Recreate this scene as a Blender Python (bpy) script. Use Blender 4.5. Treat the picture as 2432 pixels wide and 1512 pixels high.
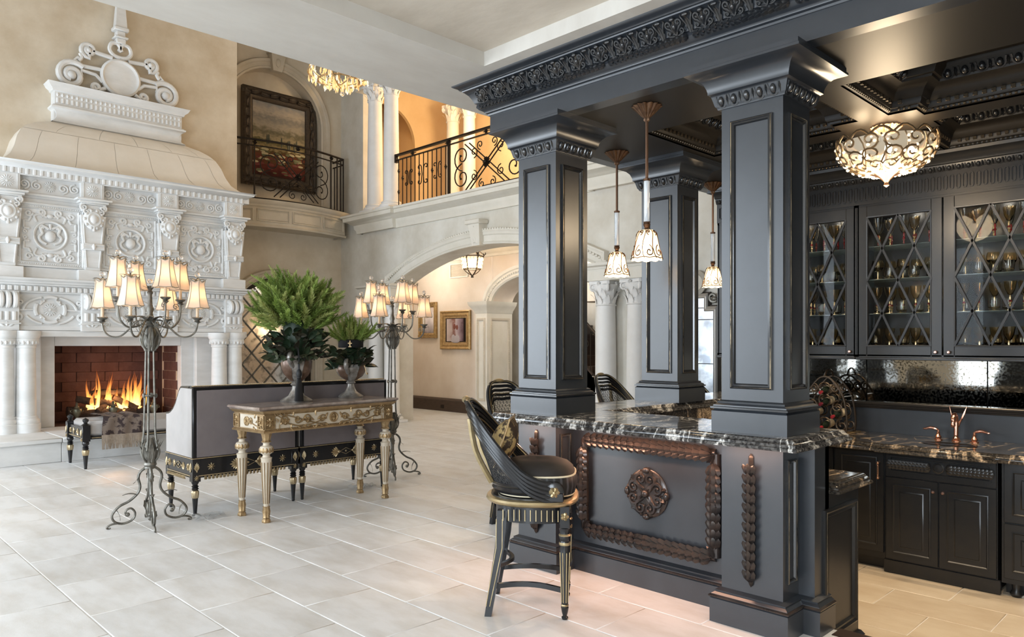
import bpy, math, random
import numpy as np
from mathutils import Vector, Matrix

random.seed(11)
for _o in list(bpy.data.objects):
    bpy.data.objects.remove(_o, do_unlink=True)
SC = bpy.context.scene
COL = SC.collection
PI = math.pi

# ------------------------------------------------------------------ camera, light, exposure
cam = bpy.data.cameras.new('camera')
cam.sensor_width = 36.0
cam.lens = 1757.0 / 2432.0 * 36.0
cam.shift_y = 59.0 / 2432.0
cam.clip_end = 200
camo = bpy.data.objects.new('camera', cam)
camo.location = (0, 0, 1.6)
camo.rotation_euler = (PI / 2, 0, -math.atan2(1757, 1774))
COL.objects.link(camo)
SC.camera = camo

SC.view_settings.view_transform = 'Standard'
SC.view_settings.look = 'None'
SC.view_settings.gamma = 1.0
SC.view_settings.use_curve_mapping = False
SC.view_settings.exposure = 0.03

world = bpy.data.worlds.new('world')
SC.world = world
world.use_nodes = True
world.node_tree.nodes['Background'].inputs[0].default_value = (0.80, 0.88, 1.0, 1)
world.node_tree.nodes['Background'].inputs[1].default_value = 0.6


def light(kind, loc, power, color=(1, 1, 1), size=0.1, rot=None, size_y=None, name='lamp_light', spread=None):
    l = bpy.data.lights.new(name, kind)
    l.energy = power
    l.color = color
    if kind == 'AREA':
        l.shape = 'RECTANGLE'
        l.size = size
        l.size_y = size_y or size
        if spread:
            l.spread = spread
    elif kind in ('POINT', 'SPOT'):
        l.shadow_soft_size = size
    o = bpy.data.objects.new(name, l)
    o.location = loc
    if rot:
        o.rotation_euler = rot
    COL.objects.link(o)
    return o


# daylight through four unseen windows; the first is added to light the near floor
DAY = (0.80, 0.90, 1.0)
WIN_L = [(-1.6, .8), (2.2, 4.6), (6.0, 8.4), (9.8, 12.4)]
for (a, b), pw in zip(WIN_L, (450, 195, 265, 440)):
    light('AREA', (-3.36, (a + b) / 2, 2.35), pw, DAY, 3.9, (0, -PI / 2, 0), b - a - .2, 'window_daylight')


# ------------------------------------------------------------------ materials
def mat(name, col, rough=.5, metal=0.0, col2=None, nscale=4.0, ndetail=6, stretch=None, bump=0.0, bscale=30.0,
        spec=.5, emit=None, estr=0.0, trans=0.0, ior=1.45, alpha=1.0, rand=0.0, coat=0.0, sss=0.0, rough2=None,
        ramp=(.35, .65), worldpos=True, edge=None):
    m = bpy.data.materials.new(name)
    m.use_nodes = True
    nt = m.node_tree
    b = nt.nodes['Principled BSDF']
    N = nt.nodes.new
    L = nt.links.new
    b.inputs['Roughness'].default_value = rough
    b.inputs['Metallic'].default_value = metal
    b.inputs['Specular IOR Level'].default_value = spec
    b.inputs['IOR'].default_value = ior
    b.inputs['Transmission Weight'].default_value = trans
    b.inputs['Alpha'].default_value = alpha
    b.inputs['Coat Weight'].default_value = coat
    c4 = (*col, 1)
    b.inputs['Base Color'].default_value = c4
    vec = None
    if col2 or bump or rand:
        if worldpos:
            g = N('ShaderNodeNewGeometry')
            vec = g.outputs['Position']
        else:
            g = N('ShaderNodeTexCoord')
            vec = g.outputs['Object']
        if stretch:
            mp = N('ShaderNodeMapping')
            mp.inputs['Scale'].default_value = stretch
            L(vec, mp.inputs['Vector'])
            vec = mp.outputs['Vector']
    out = None
    if rand:
        oi = N('ShaderNodeObjectInfo')
        mul = N('ShaderNodeMath'); mul.operation = 'MULTIPLY'; mul.inputs[1].default_value = 40
        L(oi.outputs['Random'], mul.inputs[0])
        cx = N('ShaderNodeCombineXYZ')
        L(mul.outputs[0], cx.inputs[0]); L(mul.outputs[0], cx.inputs[2])
        ad = N('ShaderNodeVectorMath'); ad.operation = 'ADD'
        L(vec, ad.inputs[0]); L(cx.outputs[0], ad.inputs[1])
        vec = ad.outputs[0]
    if col2:
        n = N('ShaderNodeTexNoise')
        n.inputs['Scale'].default_value = nscale
        n.inputs['Detail'].default_value = ndetail
        n.inputs['Roughness'].default_value = .62
        L(vec, n.inputs['Vector'])
        r = N('ShaderNodeValToRGB')
        r.color_ramp.elements[0].position = ramp[0]
        r.color_ramp.elements[1].position = ramp[1]
        r.color_ramp.elements[0].color = c4
        r.color_ramp.elements[1].color = (*col2, 1)
        L(n.outputs['Fac'], r.inputs[0])
        out = r.outputs[0]
        if rough2 is not None:
            mr = N('ShaderNodeMapRange')
            mr.inputs['To Min'].default_value = rough
            mr.inputs['To Max'].default_value = rough2
            L(n.outputs['Fac'], mr.inputs['Value'])
            L(mr.outputs[0], b.inputs['Roughness'])
    if rand:
        h = N('ShaderNodeHueSaturation')
        mr = N('ShaderNodeMapRange')
        mr.inputs['To Min'].default_value = 1 - rand
        mr.inputs['To Max'].default_value = 1 + rand
        L(oi.outputs['Random'], mr.inputs['Value'])
        L(mr.outputs[0], h.inputs['Value'])
        if out:
            L(out, h.inputs['Color'])
        else:
            h.inputs['Color'].default_value = c4
        out = h.outputs[0]
    if edge:   # worn paint on the arrises: pointiness shows the ground coat
        g2 = N('ShaderNodeNewGeometry')
        r = N('ShaderNodeValToRGB')
        r.color_ramp.elements[0].position = .52
        r.color_ramp.elements[1].position = .60
        r.color_ramp.elements[0].color = (0, 0, 0, 1)
        r.color_ramp.elements[1].color = (1, 1, 1, 1)
        L(g2.outputs['Pointiness'], r.inputs[0])
        mx = N('ShaderNodeMix'); mx.data_type = 'RGBA'
        L(r.outputs[0], mx.inputs['Factor'])
        if out:
            L(out, mx.inputs['A'])
        else:
            mx.inputs['A'].default_value = c4
        mx.inputs['B'].default_value = (*edge, 1)
        out = mx.outputs['Result']
    if out:
        L(out, b.inputs['Base Color'])
    if bump:
        n2 = N('ShaderNodeTexNoise')
        n2.inputs['Scale'].default_value = bscale
        n2.inputs['Detail'].default_value = 5
        L(vec, n2.inputs['Vector'])
        bp = N('ShaderNodeBump')
        bp.inputs['Strength'].default_value = bump
        bp.inputs['Distance'].default_value = .02
        L(n2.outputs['Fac'], bp.inputs['Height'])
        L(bp.outputs[0], b.inputs['Normal'])
    if emit:
        b.inputs['Emission Color'].default_value = (*emit, 1)
        b.inputs['Emission Strength'].default_value = estr
    return m


def granite(name, base, vein, fleck, vscale=1.6):
    m = mat(name, base, rough=.08, spec=.6)
    nt = m.node_tree; N = nt.nodes.new; L = nt.links.new
    b = nt.nodes['Principled BSDF']
    g = N('ShaderNodeNewGeometry')
    mp = N('ShaderNodeMapping')
    mp.inputs['Rotation'].default_value = (.2, .1, .5)
    mp.inputs['Scale'].default_value = (1.0, 2.2, 1.0)
    L(g.outputs['Position'], mp.inputs['Vector'])
    n0 = N('ShaderNodeTexNoise'); n0.inputs['Scale'].default_value = vscale * 1.3; n0.inputs['Detail'].default_value = 8
    n0.inputs['Distortion'].default_value = 1.4
    L(mp.outputs[0], n0.inputs['Vector'])
    r0 = N('ShaderNodeValToRGB')
    e = r0.color_ramp.elements
    e[0].position = .46; e[0].color = (0, 0, 0, 1)
    e[1].position = .535; e[1].color = (0, 0, 0, 1)
    q = e.new(.50); q.color = (1, 1, 1, 1)
    L(n0.outputs['Fac'], r0.inputs[0])
    n1 = N('ShaderNodeTexNoise'); n1.inputs['Scale'].default_value = 60; n1.inputs['Detail'].default_value = 4
    L(g.outputs['Position'], n1.inputs['Vector'])
    r1 = N('ShaderNodeValToRGB')
    r1.color_ramp.elements[0].position = .40; r1.color_ramp.elements[0].color = (0, 0, 0, 1)
    r1.color_ramp.elements[1].position = .62; r1.color_ramp.elements[1].color = (1, 1, 1, 1)
    L(n1.outputs['Fac'], r1.inputs[0])
    mx = N('ShaderNodeMix'); mx.data_type = 'RGBA'
    mx.inputs['A'].default_value = (*base, 1); mx.inputs['B'].default_value = (*fleck, 1)
    L(r1.outputs[0], mx.inputs['Factor'])
    ml = N('ShaderNodeMath'); ml.operation = 'MULTIPLY'
    ad = N('ShaderNodeMath'); ad.operation = 'ADD'; ad.inputs[1].default_value = .35
    L(r1.outputs[0], ad.inputs[0])
    L(r0.outputs[0], ml.inputs[0]); L(ad.outputs[0], ml.inputs[1])
    ml.use_clamp = True
    m2 = N('ShaderNodeMix'); m2.data_type = 'RGBA'
    L(ml.outputs[0], m2.inputs['Factor']); L(mx.outputs['Result'], m2.inputs['A'])
    m2.inputs['B'].default_value = (*vein, 1)
    L(m2.outputs['Result'], b.inputs['Base Color'])
    return m


# ------------------------------------------------------------------ mesh builder
def T(x=0, y=0, z=0):
    return Matrix.Translation((x, y, z))


def R(a, ax='Z'):
    return Matrix.Rotation(a, 4, ax)


def S(x, y=None, z=None):
    y = x if y is None else y
    z = x if z is None else z
    return Matrix.Diagonal((x, y, z, 1))


def frame(o, x, y, z):
    """matrix with given origin and axes"""
    M = Matrix.Identity(4)
    for i, a in enumerate((x, y, z)):
        for j in range(3):
            M[j][i] = a[j]
    for j in range(3):
        M[j][3] = o[j]
    return M


class MB:
    def __init__(s):
        s.v = []; s.f = []; s.M = Matrix.Identity(4); s.n = 0

    def at(s, M):
        s.M = M
        return s

    def add(s, vs, fs):
        a = np.asarray(vs, dtype=float)
        m = np.array(s.M)
        a = a @ m[:3, :3].T + m[:3, 3]
        n = s.n
        flip = s.M.to_3x3().determinant() < 0
        s.v.append(a)
        for f in fs:
            f = [i + n for i in f]
            s.f.append(f[::-1] if flip else f)
        s.n += len(a)
        return s

    def box(s, x0, x1, y0, y1, z0, z1, bev=0.0):
        if bev <= 0:
            vs = [(x0, y0, z0), (x1, y0, z0), (x1, y1, z0), (x0, y1, z0), (x0, y0, z1), (x1, y0, z1), (x1, y1, z1), (x0, y1, z1)]
            fs = [(3, 2, 1, 0), (4, 5, 6, 7), (0, 1, 5, 4), (1, 2, 6, 5), (2, 3, 7, 6), (3, 0, 4, 7)]
            return s.add(vs, fs)
        b = min(bev, abs(x1 - x0) * .49, abs(y1 - y0) * .49, abs(z1 - z0) * .49)
        vs = []; idx = {}
        for i, (X, dx) in enumerate(((x0, b), (x1, -b))):
            for j, (Y, dy) in enumerate(((y0, b), (y1, -b))):
                for k, (Z, dz) in enumerate(((z0, b), (z1, -b))):
                    idx[i, j, k] = len(vs)
                    vs += [(X, Y + dy, Z + dz), (X + dx, Y, Z + dz), (X + dx, Y + dy, Z)]
        g = lambda i, j, k, a: idx[i, j, k] + a
        fs = [(g(0, 0, 0, 0), g(0, 0, 1, 0), g(0, 1, 1, 0), g(0, 1, 0, 0)), (g(1, 0, 0, 0), g(1, 1, 0, 0), g(1, 1, 1, 0), g(1, 0, 1, 0)),
              (g(0, 0, 0, 1), g(1, 0, 0, 1), g(1, 0, 1, 1), g(0, 0, 1, 1)), (g(0, 1, 0, 1), g(0, 1, 1, 1), g(1, 1, 1, 1), g(1, 1, 0, 1)),
              (g(0, 0, 0, 2), g(0, 1, 0, 2), g(1, 1, 0, 2), g(1, 0, 0, 2)), (g(0, 0, 1, 2), g(1, 0, 1, 2), g(1, 1, 1, 2), g(0, 1, 1, 2))]
        for k in (0, 1):
            for j in (0, 1):
                q = (g(0, j, k, 1), g(1, j, k, 1), g(1, j, k, 2), g(0, j, k, 2)); fs.append(q if (j ^ k) else q[::-1])
            for i in (0, 1):
                q = (g(i, 0, k, 0), g(i, 1, k, 0), g(i, 1, k, 2), g(i, 0, k, 2)); fs.append(q[::-1] if (i ^ k) else q)
        for i in (0, 1):
            for j in (0, 1):
                q = (g(i, j, 0, 0), g(i, j, 1, 0), g(i, j, 1, 1), g(i, j, 0, 1)); fs.append(q if (i ^ j) else q[::-1])
        for i in (0, 1):
            for j in (0, 1):
                for k in (0, 1):
                    q = (g(i, j, k, 0), g(i, j, k, 1), g(i, j, k, 2)); fs.append(q if (i + j + k) % 2 else q[::-1])
        return s.add(vs, fs)

    def frus(s, x0, x1, y0, y1, z0, X0, X1, Y0, Y1, z1):
        vs = [(x0, y0, z0), (x1, y0, z0), (x1, y1, z0), (x0, y1, z0), (X0, Y0, z1), (X1, Y0, z1), (X1, Y1, z1), (X0, Y1, z1)]
        return s.add(vs, [(3, 2, 1, 0), (4, 5, 6, 7), (0, 1, 5, 4), (1, 2, 6, 5), (2, 3, 7, 6), (3, 0, 4, 7)])

    def prism(s, poly, z0, z1):
        n = len(poly)
        vs = [(p[0], p[1], z0) for p in poly] + [(p[0], p[1], z1) for p in poly]
        fs = [tuple(range(n))[::-1], tuple(range(n, 2 * n))] + [(i, (i + 1) % n, (i + 1) % n + n, i + n) for i in range(n)]
        return s.add(vs, fs)

    def lathe(s, prof, seg=20, a0=0.0, a1=2 * PI, sx=1.0, sy=1.0, flute=0, fd=0.0):
        full = abs(a1 - a0 - 2 * PI) < 1e-6
        k = seg if full else seg + 1
        vs = []; fs = []
        for (r, z) in prof:
            for i in range(k):
                a = a0 + (a1 - a0) * i / seg
                rr = r * (1 - fd * (.5 - .5 * math.cos(a * flute))) if flute else r
                vs.append((rr * math.cos(a) * sx, rr * math.sin(a) * sy, z))
        for j in range(len(prof) - 1):
            for i in range(seg):
                i2 = (i + 1) % k
                fs.append((j * k + i, j * k + i2, (j + 1) * k + i2, (j + 1) * k + i))
        if full:
            if prof[0][0] > 1e-5: fs.append(tuple(range(k))[::-1])
            if prof[-1][0] > 1e-5: fs.append(tuple(range((len(prof) - 1) * k, len(prof) * k)))
        return s.add(vs, fs)

    def sph(s, c, r, seg=10, ring=6):
        if not hasattr(r, '__len__'): r = (r, r, r)
        vs = [(c[0], c[1], c[2] - r[2])]
        for j in range(1, ring):
            t = PI * j / ring - PI / 2
            for i in range(seg):
                a = 2 * PI * i / seg
                vs.append((c[0] + r[0] * math.cos(t) * math.cos(a), c[1] + r[1] * math.cos(t) * math.sin(a), c[2] + r[2] * math.sin(t)))
        vs.append((c[0], c[1], c[2] + r[2]))
        fs = [(0, 1 + (i + 1) % seg, 1 + i) for i in range(seg)]
        for j in range(ring - 2):
            for i in range(seg):
                a = 1 + j * seg
                fs.append((a + i, a + (i + 1) % seg, a + seg + (i + 1) % seg, a + seg + i))
        l = len(vs) - 1; a = 1 + (ring - 2) * seg
        fs += [(l, a + i, a + (i + 1) % seg) for i in range(seg)]
        return s.add(vs, fs)

    def tube(s, pts, r, seg=6, closed=False, flat=1.0, up=None):
        P = [Vector(p) for p in pts]
        n = len(P)
        if not hasattr(r, '__len__'): r = [r] * n
        vs = []; fs = []
        prev = None
        for i in range(n):
            if closed: t = P[(i + 1) % n] - P[i - 1]
            else: t = P[min(i + 1, n - 1)] - P[max(i - 1, 0)]
            if t.length < 1e-9: t = Vector((0, 0, 1))
            t.normalize()
            if up is not None:
                u = Vector(up); u = u - t * u.dot(t)
            elif prev is None:
                u = Vector((0, 0, 1)) if abs(t.z) < .9 else Vector((1, 0, 0)); u = u - t * u.dot(t)
            else:
                u = prev - t * prev.dot(t)
            if u.length < 1e-6: u = t.orthogonal()
            u.normalize(); prev = u
            w = t.cross(u)
            for k in range(seg):
                a = 2 * PI * (k + .5) / seg
                vs.append(P[i] + u * (math.cos(a) * r[i] * flat) + w * (math.sin(a) * r[i]))
        m = n if closed else n - 1
        for i in range(m):
            for k in range(seg):
                a = i * seg; b = ((i + 1) % n) * seg; k2 = (k + 1) % seg
                fs.append((a + k, a + k2, b + k2, b + k))
        if not closed:
            fs.append(tuple(range(seg))[::-1]); fs.append(tuple(range((n - 1) * seg, n * seg)))
        return s.add([tuple(v) for v in vs], fs)

    def mould(s, path, prof, nrm, closed=False, capends=True):
        """sweep a 2-d profile (a = sideways in the plane, b = along nrm) along a path with mitred corners"""
        P = [Vector(p) for p in path]; N = Vector(nrm).normalized(); n = len(P); k = len(prof)
        vs = []; fs = []
        for i in range(n):
            t1 = (P[i] - P[i - 1]) if (closed or i > 0) else None
            t2 = (P[(i + 1) % n] - P[i]) if (closed or i < n - 1) else None
            if t1 is None: t1 = t2
            if t2 is None: t2 = t1
            n1 = N.cross(t1).normalized(); n2 = N.cross(t2).normalized()
            m = (n1 + n2) / max(.15, 1 + n1.dot(n2))
            for (a, b) in prof:
                vs.append(tuple(P[i] + m * a + N * b))
        for i in range(n if closed else n - 1):
            a = i * k; b = ((i + 1) % n) * k
            for j in range(k - 1):
                fs.append((a + j, b + j, b + j + 1, a + j + 1))
        if not closed and capends and k > 2:
            fs.append(tuple(range(k))); fs.append(tuple(range((n - 1) * k, n * k))[::-1])
        return s.add(vs, fs)

    def grid(s, fn, nu, nv, thick=None):
        vs = [fn(i / nu, j / nv) for j in range(nv + 1) for i in range(nu + 1)]
        fs = [(j * (nu + 1) + i, j * (nu + 1) + i + 1, (j + 1) * (nu + 1) + i + 1, (j + 1) * (nu + 1) + i) for j in range(nv) for i in range(nu)]
        return s.add(vs, fs)

    def leaf(s, L=1.0, W=.35, curl=.25, lobes=5, ridge=.06, nu=9):
        """acanthus leaf growing along +x, face towards +z, tip curling towards +z"""
        vs = []; fs = []
        for i in range(nu + 1):
            u = i / nu
            w = W * (math.sin(PI * min(1, .12 + .88 * u) ** .8) ** .7) * (1 - .25 * abs(math.sin(u * PI * lobes))) if u < 1 else .004
            x = L * u * (1 - .15 * curl * u); z = curl * L * u ** 3
            for q, h in ((-1, 0), (-.5, ridge * .55), (0, ridge * .2), (.5, ridge * .55), (1, 0)):
                vs.append((x - (abs(q) * L * .06), q * w * .5, z + h * L * (1 - u * .7)))
        for i in range(nu):
            for j in range(4):
                a = i * 5 + j
                fs.append((a, a + 5, a + 6, a + 1))
        return s.add(vs, fs)

    def petal(s, L=1.0, W=.4, h=.2):
        vs = [(0, 0, 0), (L * .35, -W * .45, 0), (L * .8, -W * .4, 0), (L, 0, 0), (L * .8, W * .4, 0), (L * .35, W * .45, 0), (L * .3, 0, h), (L * .75, 0, h * .9)]
        fs = [(0, 1, 6), (1, 2, 7, 6), (2, 3, 7), (3, 4, 7), (4, 5, 6, 7), (5, 0, 6)]
        return s.add(vs, fs)

    def mesh(s, name='m', sharp=38):
        me = bpy.data.meshes.new(name)
        if s.n:
            v = np.concatenate(s.v)
            me.from_pydata(v.tolist(), [], s.f)
            me.polygons.foreach_set('use_smooth', [True] * len(me.polygons))
            me.set_sharp_from_angle(angle=math.radians(sharp))
        return me


def spiral(cx, cy, r0, r1, a0, turns, n=16):
    """2-d points from the outside (r0) in to the eye (r1)"""
    out = []
    for i in range(n + 1):
        u = i / n
        r = r0 + (r1 - r0) * u ** .8; a = a0 + 2 * PI * turns * u
        out.append((cx + r * math.cos(a), cy + r * math.sin(a)))
    return out


def arc2(cx, cy, r, a0, a1, n=12, ry=None):
    ry = r if ry is None else ry
    return [(cx + r * math.cos(a0 + (a1 - a0) * i / n), cy + ry * math.sin(a0 + (a1 - a0) * i / n)) for i in range(n + 1)]


def smooth(pts, n=6, closed=False):
    """Catmull-Rom through the points"""
    P = [Vector(p) for p in pts]; m = len(P); out = []
    rng = range(m) if closed else range(m - 1)
    for i in rng:
        g = (lambda j: P[j % m]) if closed else (lambda j: P[max(0, min(m - 1, j))])
        a, b, c, d = g(i - 1), g(i), g(i + 1), g(i + 2)
        for k in range(n):
            t = k / n
            out.append(.5 * ((2 * b) + (c - a) * t + (2 * a - 5 * b + 4 * c - d) * t * t + (3 * b - a - 3 * c + d) * t ** 3))
    if not closed: out.append(P[-1])
    return out


# ------------------------------------------------------------------ objects
def mloc(o):
    return Matrix.LocRotScale(o.location, o.rotation_euler, o.scale)


def tag(o, label=None, cat=None, group=None, kind=None):
    if label: o['label'] = label
    if cat: o['category'] = cat
    if group: o['group'] = group
    if kind: o['kind'] = kind
    return o


def obj(name, mb, m, parent=None, world=False, M=None, label=None, cat=None, group=None, kind=None, sharp=38):
    me = mb if isinstance(mb, bpy.types.Mesh) else mb.mesh(name, sharp)
    if m is not None and not me.materials: me.materials.append(m)
    o = bpy.data.objects.new(name, me)
    COL.objects.link(o)
    if M is not None: o.matrix_basis = M
    if parent:
        o.parent = parent
        if world: o.matrix_parent_inverse = WM(parent).inverted()
    return tag(o, label, cat, group, kind)


def WM(o):
    M = mloc(o)
    return WM(o.parent) @ o.matrix_parent_inverse @ M if o.parent else M


def thing(name, label, cat, loc=(0, 0, 0), rz=0.0, group=None):
    o = bpy.data.objects.new(name, None)
    o.empty_display_size = .1
    o.location = loc; o.rotation_euler = (0, 0, rz)
    COL.objects.link(o)
    return tag(o, label, cat, group)


def struct(name, mb, m, parent=None, label=None, sharp=38):
    o = obj(name, mb, m, parent, world=bool(parent), sharp=sharp)
    if not parent: o['kind'] = 'structure'
    if label: o['label'] = label
    return o


def copy_tree(o, parent=None, loc=None, rz=None, label=None, group=None):
    c = o.copy(); COL.objects.link(c)
    if parent is not None: c.parent = parent
    if loc is not None: c.location = loc
    if rz is not None: c.rotation_euler = (0, 0, rz)
    if label: c['label'] = label
    if group: c['group'] = group
    for ch in list(o.children): copy_tree(ch, c)
    return c


def fpath(pts, plane='xz', d=0.0):
    """2-d points to 3-d"""
    if plane == 'xz': return [(p[0], d, p[1]) for p in pts]
    if plane == 'yz': return [(d, p[0], p[1]) for p in pts]
    return [(p[0], p[1], d) for p in pts]


def rect(u0, u1, v0, v1):
    return [(u0, v0), (u1, v0), (u1, v1), (u0, v1)]


def rosette(mb, n, r, h, w=.5, eye=.28):
    M0 = mb.M
    for i in range(n):
        mb.at(M0 @ R(2 * PI * i / n)).petal(r, 2 * PI * r / n * w * 1.4, h)
    mb.at(M0).sph((0, 0, h * .5), (r * eye, r * eye, h), 8, 4)


# basis on a wall that faces -Y (u = +x, v = +z, out = -y) or -X (u = -y (to the right as seen), v = +z, out = -x)
def onY(x, y, z):
    return frame((x, y, z), (1, 0, 0), (0, 0, 1), (0, -1, 0))


def onX(x, y, z):
    return frame((x, y, z), (0, -1, 0), (0, 0, 1), (-1, 0, 0))


def scroll_tube(mb, pts2, r, seg=6, flat=1.0, d=0.0):
    mb.tube([(p[0], p[1], d) for p in pts2], r, seg, flat=flat)

# ------------------------------------------------------------------ material palette
MT = {}
MT['plaster'] = mat('plaster_beige', (.50, .405, .285), .85, col2=(.68, .60, .48), ramp=(.3, .7), nscale=1.5, bump=.08, bscale=9)
MT['plaster_dim'] = mat('plaster_taupe', (.57, .49, .37), .85, col2=(.72, .65, .54), ramp=(.3, .7), nscale=1.6, bump=.08, bscale=9)
MT['plaster_warm'] = mat('plaster_hall', (.65, .56, .47), .85, col2=(.73, .655, .575), nscale=1.2, bump=.06, bscale=9)
MT['plaster_pale'] = mat('plaster_pale', (.55, .515, .44), .85, col2=(.71, .69, .63), ramp=(.3, .68), nscale=1.6, bump=.06, bscale=9)
MT['soffit'] = mat('soffit_plaster', (.475, .445, .40), .8, col2=(.545, .52, .475), nscale=1.2, stretch=(1, 2.5, 1), bump=.1, bscale=8)
MT['tray'] = mat('tray_plaster', (.51, .455, .38), .8, col2=(.61, .555, .475), nscale=1.5, stretch=(2, 1, 1), bump=.1, bscale=8)
MT['lime'] = mat('limestone', (.635, .632, .615), .6, col2=(.725, .725, .715), nscale=2.5, stretch=(1, 1, 3), bump=.05, bscale=40)
MT['limewarm'] = mat('limestone_hood', (.72, .66, .57), .55, col2=(.78, .73, .65), nscale=1.8, bump=.04, bscale=30)
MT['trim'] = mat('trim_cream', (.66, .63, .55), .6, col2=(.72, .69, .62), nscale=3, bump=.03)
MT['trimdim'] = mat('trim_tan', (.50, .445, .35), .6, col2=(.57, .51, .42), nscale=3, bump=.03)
MT['white'] = mat('column_white', (.76, .745, .72), .55, col2=(.82, .81, .79), nscale=3, bump=.03)
MT['tile'] = mat('travertine', (.60, .575, .535), .32, col2=(.755, .753, .745), ramp=(.28, .60), nscale=2.2, stretch=(2.2, .8, 1), bump=.03, bscale=60, rand=.055, spec=.45, rough2=.42)
MT['tile2'] = mat('travertine_tan', (.55, .44, .315), .36, col2=(.65, .55, .42), nscale=2.6, stretch=(2.0, .8, 1), bump=.03, bscale=60, rand=.04)
MT['grout'] = mat('grout', (.74, .725, .70), .8)
MT['darkwood'] = mat('dark_wood', (.045, .028, .020), .35, col2=(.07, .045, .032), nscale=6, stretch=(1, 1, 8))
MT['black'] = mat('bar_black_paint', (.020, .0235, .029), .30, spec=.9, col2=(.024, .028, .034), nscale=8)
MT['blackedge'] = mat('bar_black_moulding', (.013, .0145, .017), .20, spec=.9, col2=(.03, .025, .02), nscale=9, ramp=(.5, .75))
MT['rub'] = mat('worn_gilt_edge', (.30, .235, .15), .28, metal=.8, col2=(.03, .028, .025), nscale=5, ramp=(.42, .6))
MT['bronze'] = mat('rubbed_bronze', (.023, .0205, .020), .26, metal=.35, col2=(.050, .036, .030), nscale=12, spec=.7)
MT['cabblack'] = mat('cabinet_black', (.014, .0145, .0155), .30, spec=.5, col2=(.019, .018, .017), nscale=10)
MT['ceilblack'] = mat('coffer_black', (.016, .0135, .011), .44, spec=.4)
MT['ceilgilt'] = mat('coffer_ornament', (.07, .053, .034), .30, metal=.55)
MT['granite'] = granite('granite_black', (.018, .017, .017), (.62, .60, .56), (.10, .095, .09))
MT['granite2'] = granite('granite_gold', (.016, .014, .012), (.45, .34, .23), (.06, .05, .04), 1.2)
MT['iron'] = mat('wrought_iron', (.03, .022, .016), .5, metal=.6)
MT['lampiron'] = mat('lamp_iron', (.12, .115, .10), .42, metal=.75, col2=(.22, .21, .185), nscale=20)
MT['gold'] = mat('antique_gold', (.36, .245, .125), .40, metal=.7, col2=(.52, .38, .21), nscale=22)
MT['goldpale'] = mat('pale_gold', (.40, .31, .18), .38, metal=.75, col2=(.56, .46, .30), nscale=18)
MT['copper'] = mat('copper', (.72, .36, .24), .22, metal=.95)
MT['crystal'] = mat('crystal', (.95, .93, .90), .03, trans=.9, ior=1.5)
MT['glass'] = mat('clear_glass', (.98, .99, .98), .02, trans=1.0, ior=1.45)
MT['mirror'] = mat('antique_mirror', (.70, .69, .66), .06, metal=1.0, col2=(.20, .19, .16), nscale=7, ndetail=10, ramp=(.5, .68), rough2=.25)

# ------------------------------------------------------------------ floor
GX = [1.293 + .487 * k for k in range(-12, 24)]
ZS = -.30          # floor of the sunken bar
STEP = 4.20


def tile_mesh(w, l, h=.02, b=.004):
    m = MB(); m.box(-w / 2, w / 2, -l / 2, l / 2, -h, 0, b); return m.mesh('tile')


fl = MB()
fl.box(-3.6, STEP, -2.6, 14.6, -.35, -.006)
fl.box(STEP, 14.0, 3.6, 17.5, -.35, -.006)
floor = struct('floor', fl, MT['grout'], label='pale travertine tile floor laid in running bond')


def inview(x, y, z=0.0):
    A = math.atan2(1774, 1757); s_, c_ = math.sin(A), math.cos(A)
    r = x * s_ - y * c_; f = x * c_ + y * s_
    if f < .5: return None
    px = 1216 + 1757 * r / f; py = 815 + 1757 * (1.6 - z) / f
    if -150 < px < 2600 and py < 1700: return f
    return None


cand = []
for k in range(len(GX) - 1):
    xa, xb = GX[k] + .003, GX[k + 1] - .003
    off = 4.46 if (k % 2) else 4.83     # running bond
    n0 = -10
    for n in range(-10, 18):
        ya = off + .74 * n + .001; yb = ya + .74 - .002
        for (X0, X1, Y0, Y1) in ((-3.5, STEP, -2.5, 14.5), (STEP, 13.9, 3.6, 17.4)):
            x0, x1, y0, y1 = max(xa, X0), min(xb, X1), max(ya, Y0), min(yb, Y1)
            if x1 - x0 > .03 and y1 - y0 > .03:
                f = inview((x0 + x1) / 2, (y0 + y1) / 2)
                cand.append((f if f else 99 + abs(x0) + abs(y0), x0, x1, y0, y1))
cand.sort()
cache = {}
rest = MB()
for i, (f, x0, x1, y0, y1) in enumerate(cand):
    w, l = round(x1 - x0, 3), round(y1 - y0, 3)
    if i < 298 and f < 90:
        if (w, l) not in cache: cache[w, l] = tile_mesh(w, l)
        obj('tile', cache[w, l], MT['tile'], floor, M=T((x0 + x1) / 2, (y0 + y1) / 2, -.0012 * random.random()))
    else:
        rest.box(x0, x1, y0, y1, -.02, -.0005, .003)
obj('floor_tiles', rest, MT['tile'], floor, kind='stuff')

fb = MB(); fb.box(STEP, 7.3, -2.6, 3.6, ZS - .05, ZS - .006)
floor2 = struct('floor', fb, MT['grout'], label='warm travertine floor of the sunken bar')
for k in range(-1, 8):
    xa = 4.30 + .46 * k; xb = xa + .455
    off = 1.25 if k % 2 else 1.62
    for n in range(-5, 4):
        ya = off + .74 * n; yb = ya + .735
        x0, x1, y0, y1 = max(xa, STEP), min(xb, 7.28), max(ya, -2.5), min(yb, 3.4)
        if x1 - x0 > .03 and y1 - y0 > .03:
            w, l = round(x1 - x0, 3), round(y1 - y0, 3)
            if (w, l) not in cache: cache[w, l] = tile_mesh(w, l)
            me = cache[w, l] if False else tile_mesh(w, l)
            obj('tile', me, MT['tile2'], floor2, M=T((x0 + x1) / 2, (y0 + y1) / 2, ZS - .001 * random.random()))
st = MB(); st.box(STEP - .10, STEP + .035, -2.5, 1.66, -.035, .004, .01)
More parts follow.
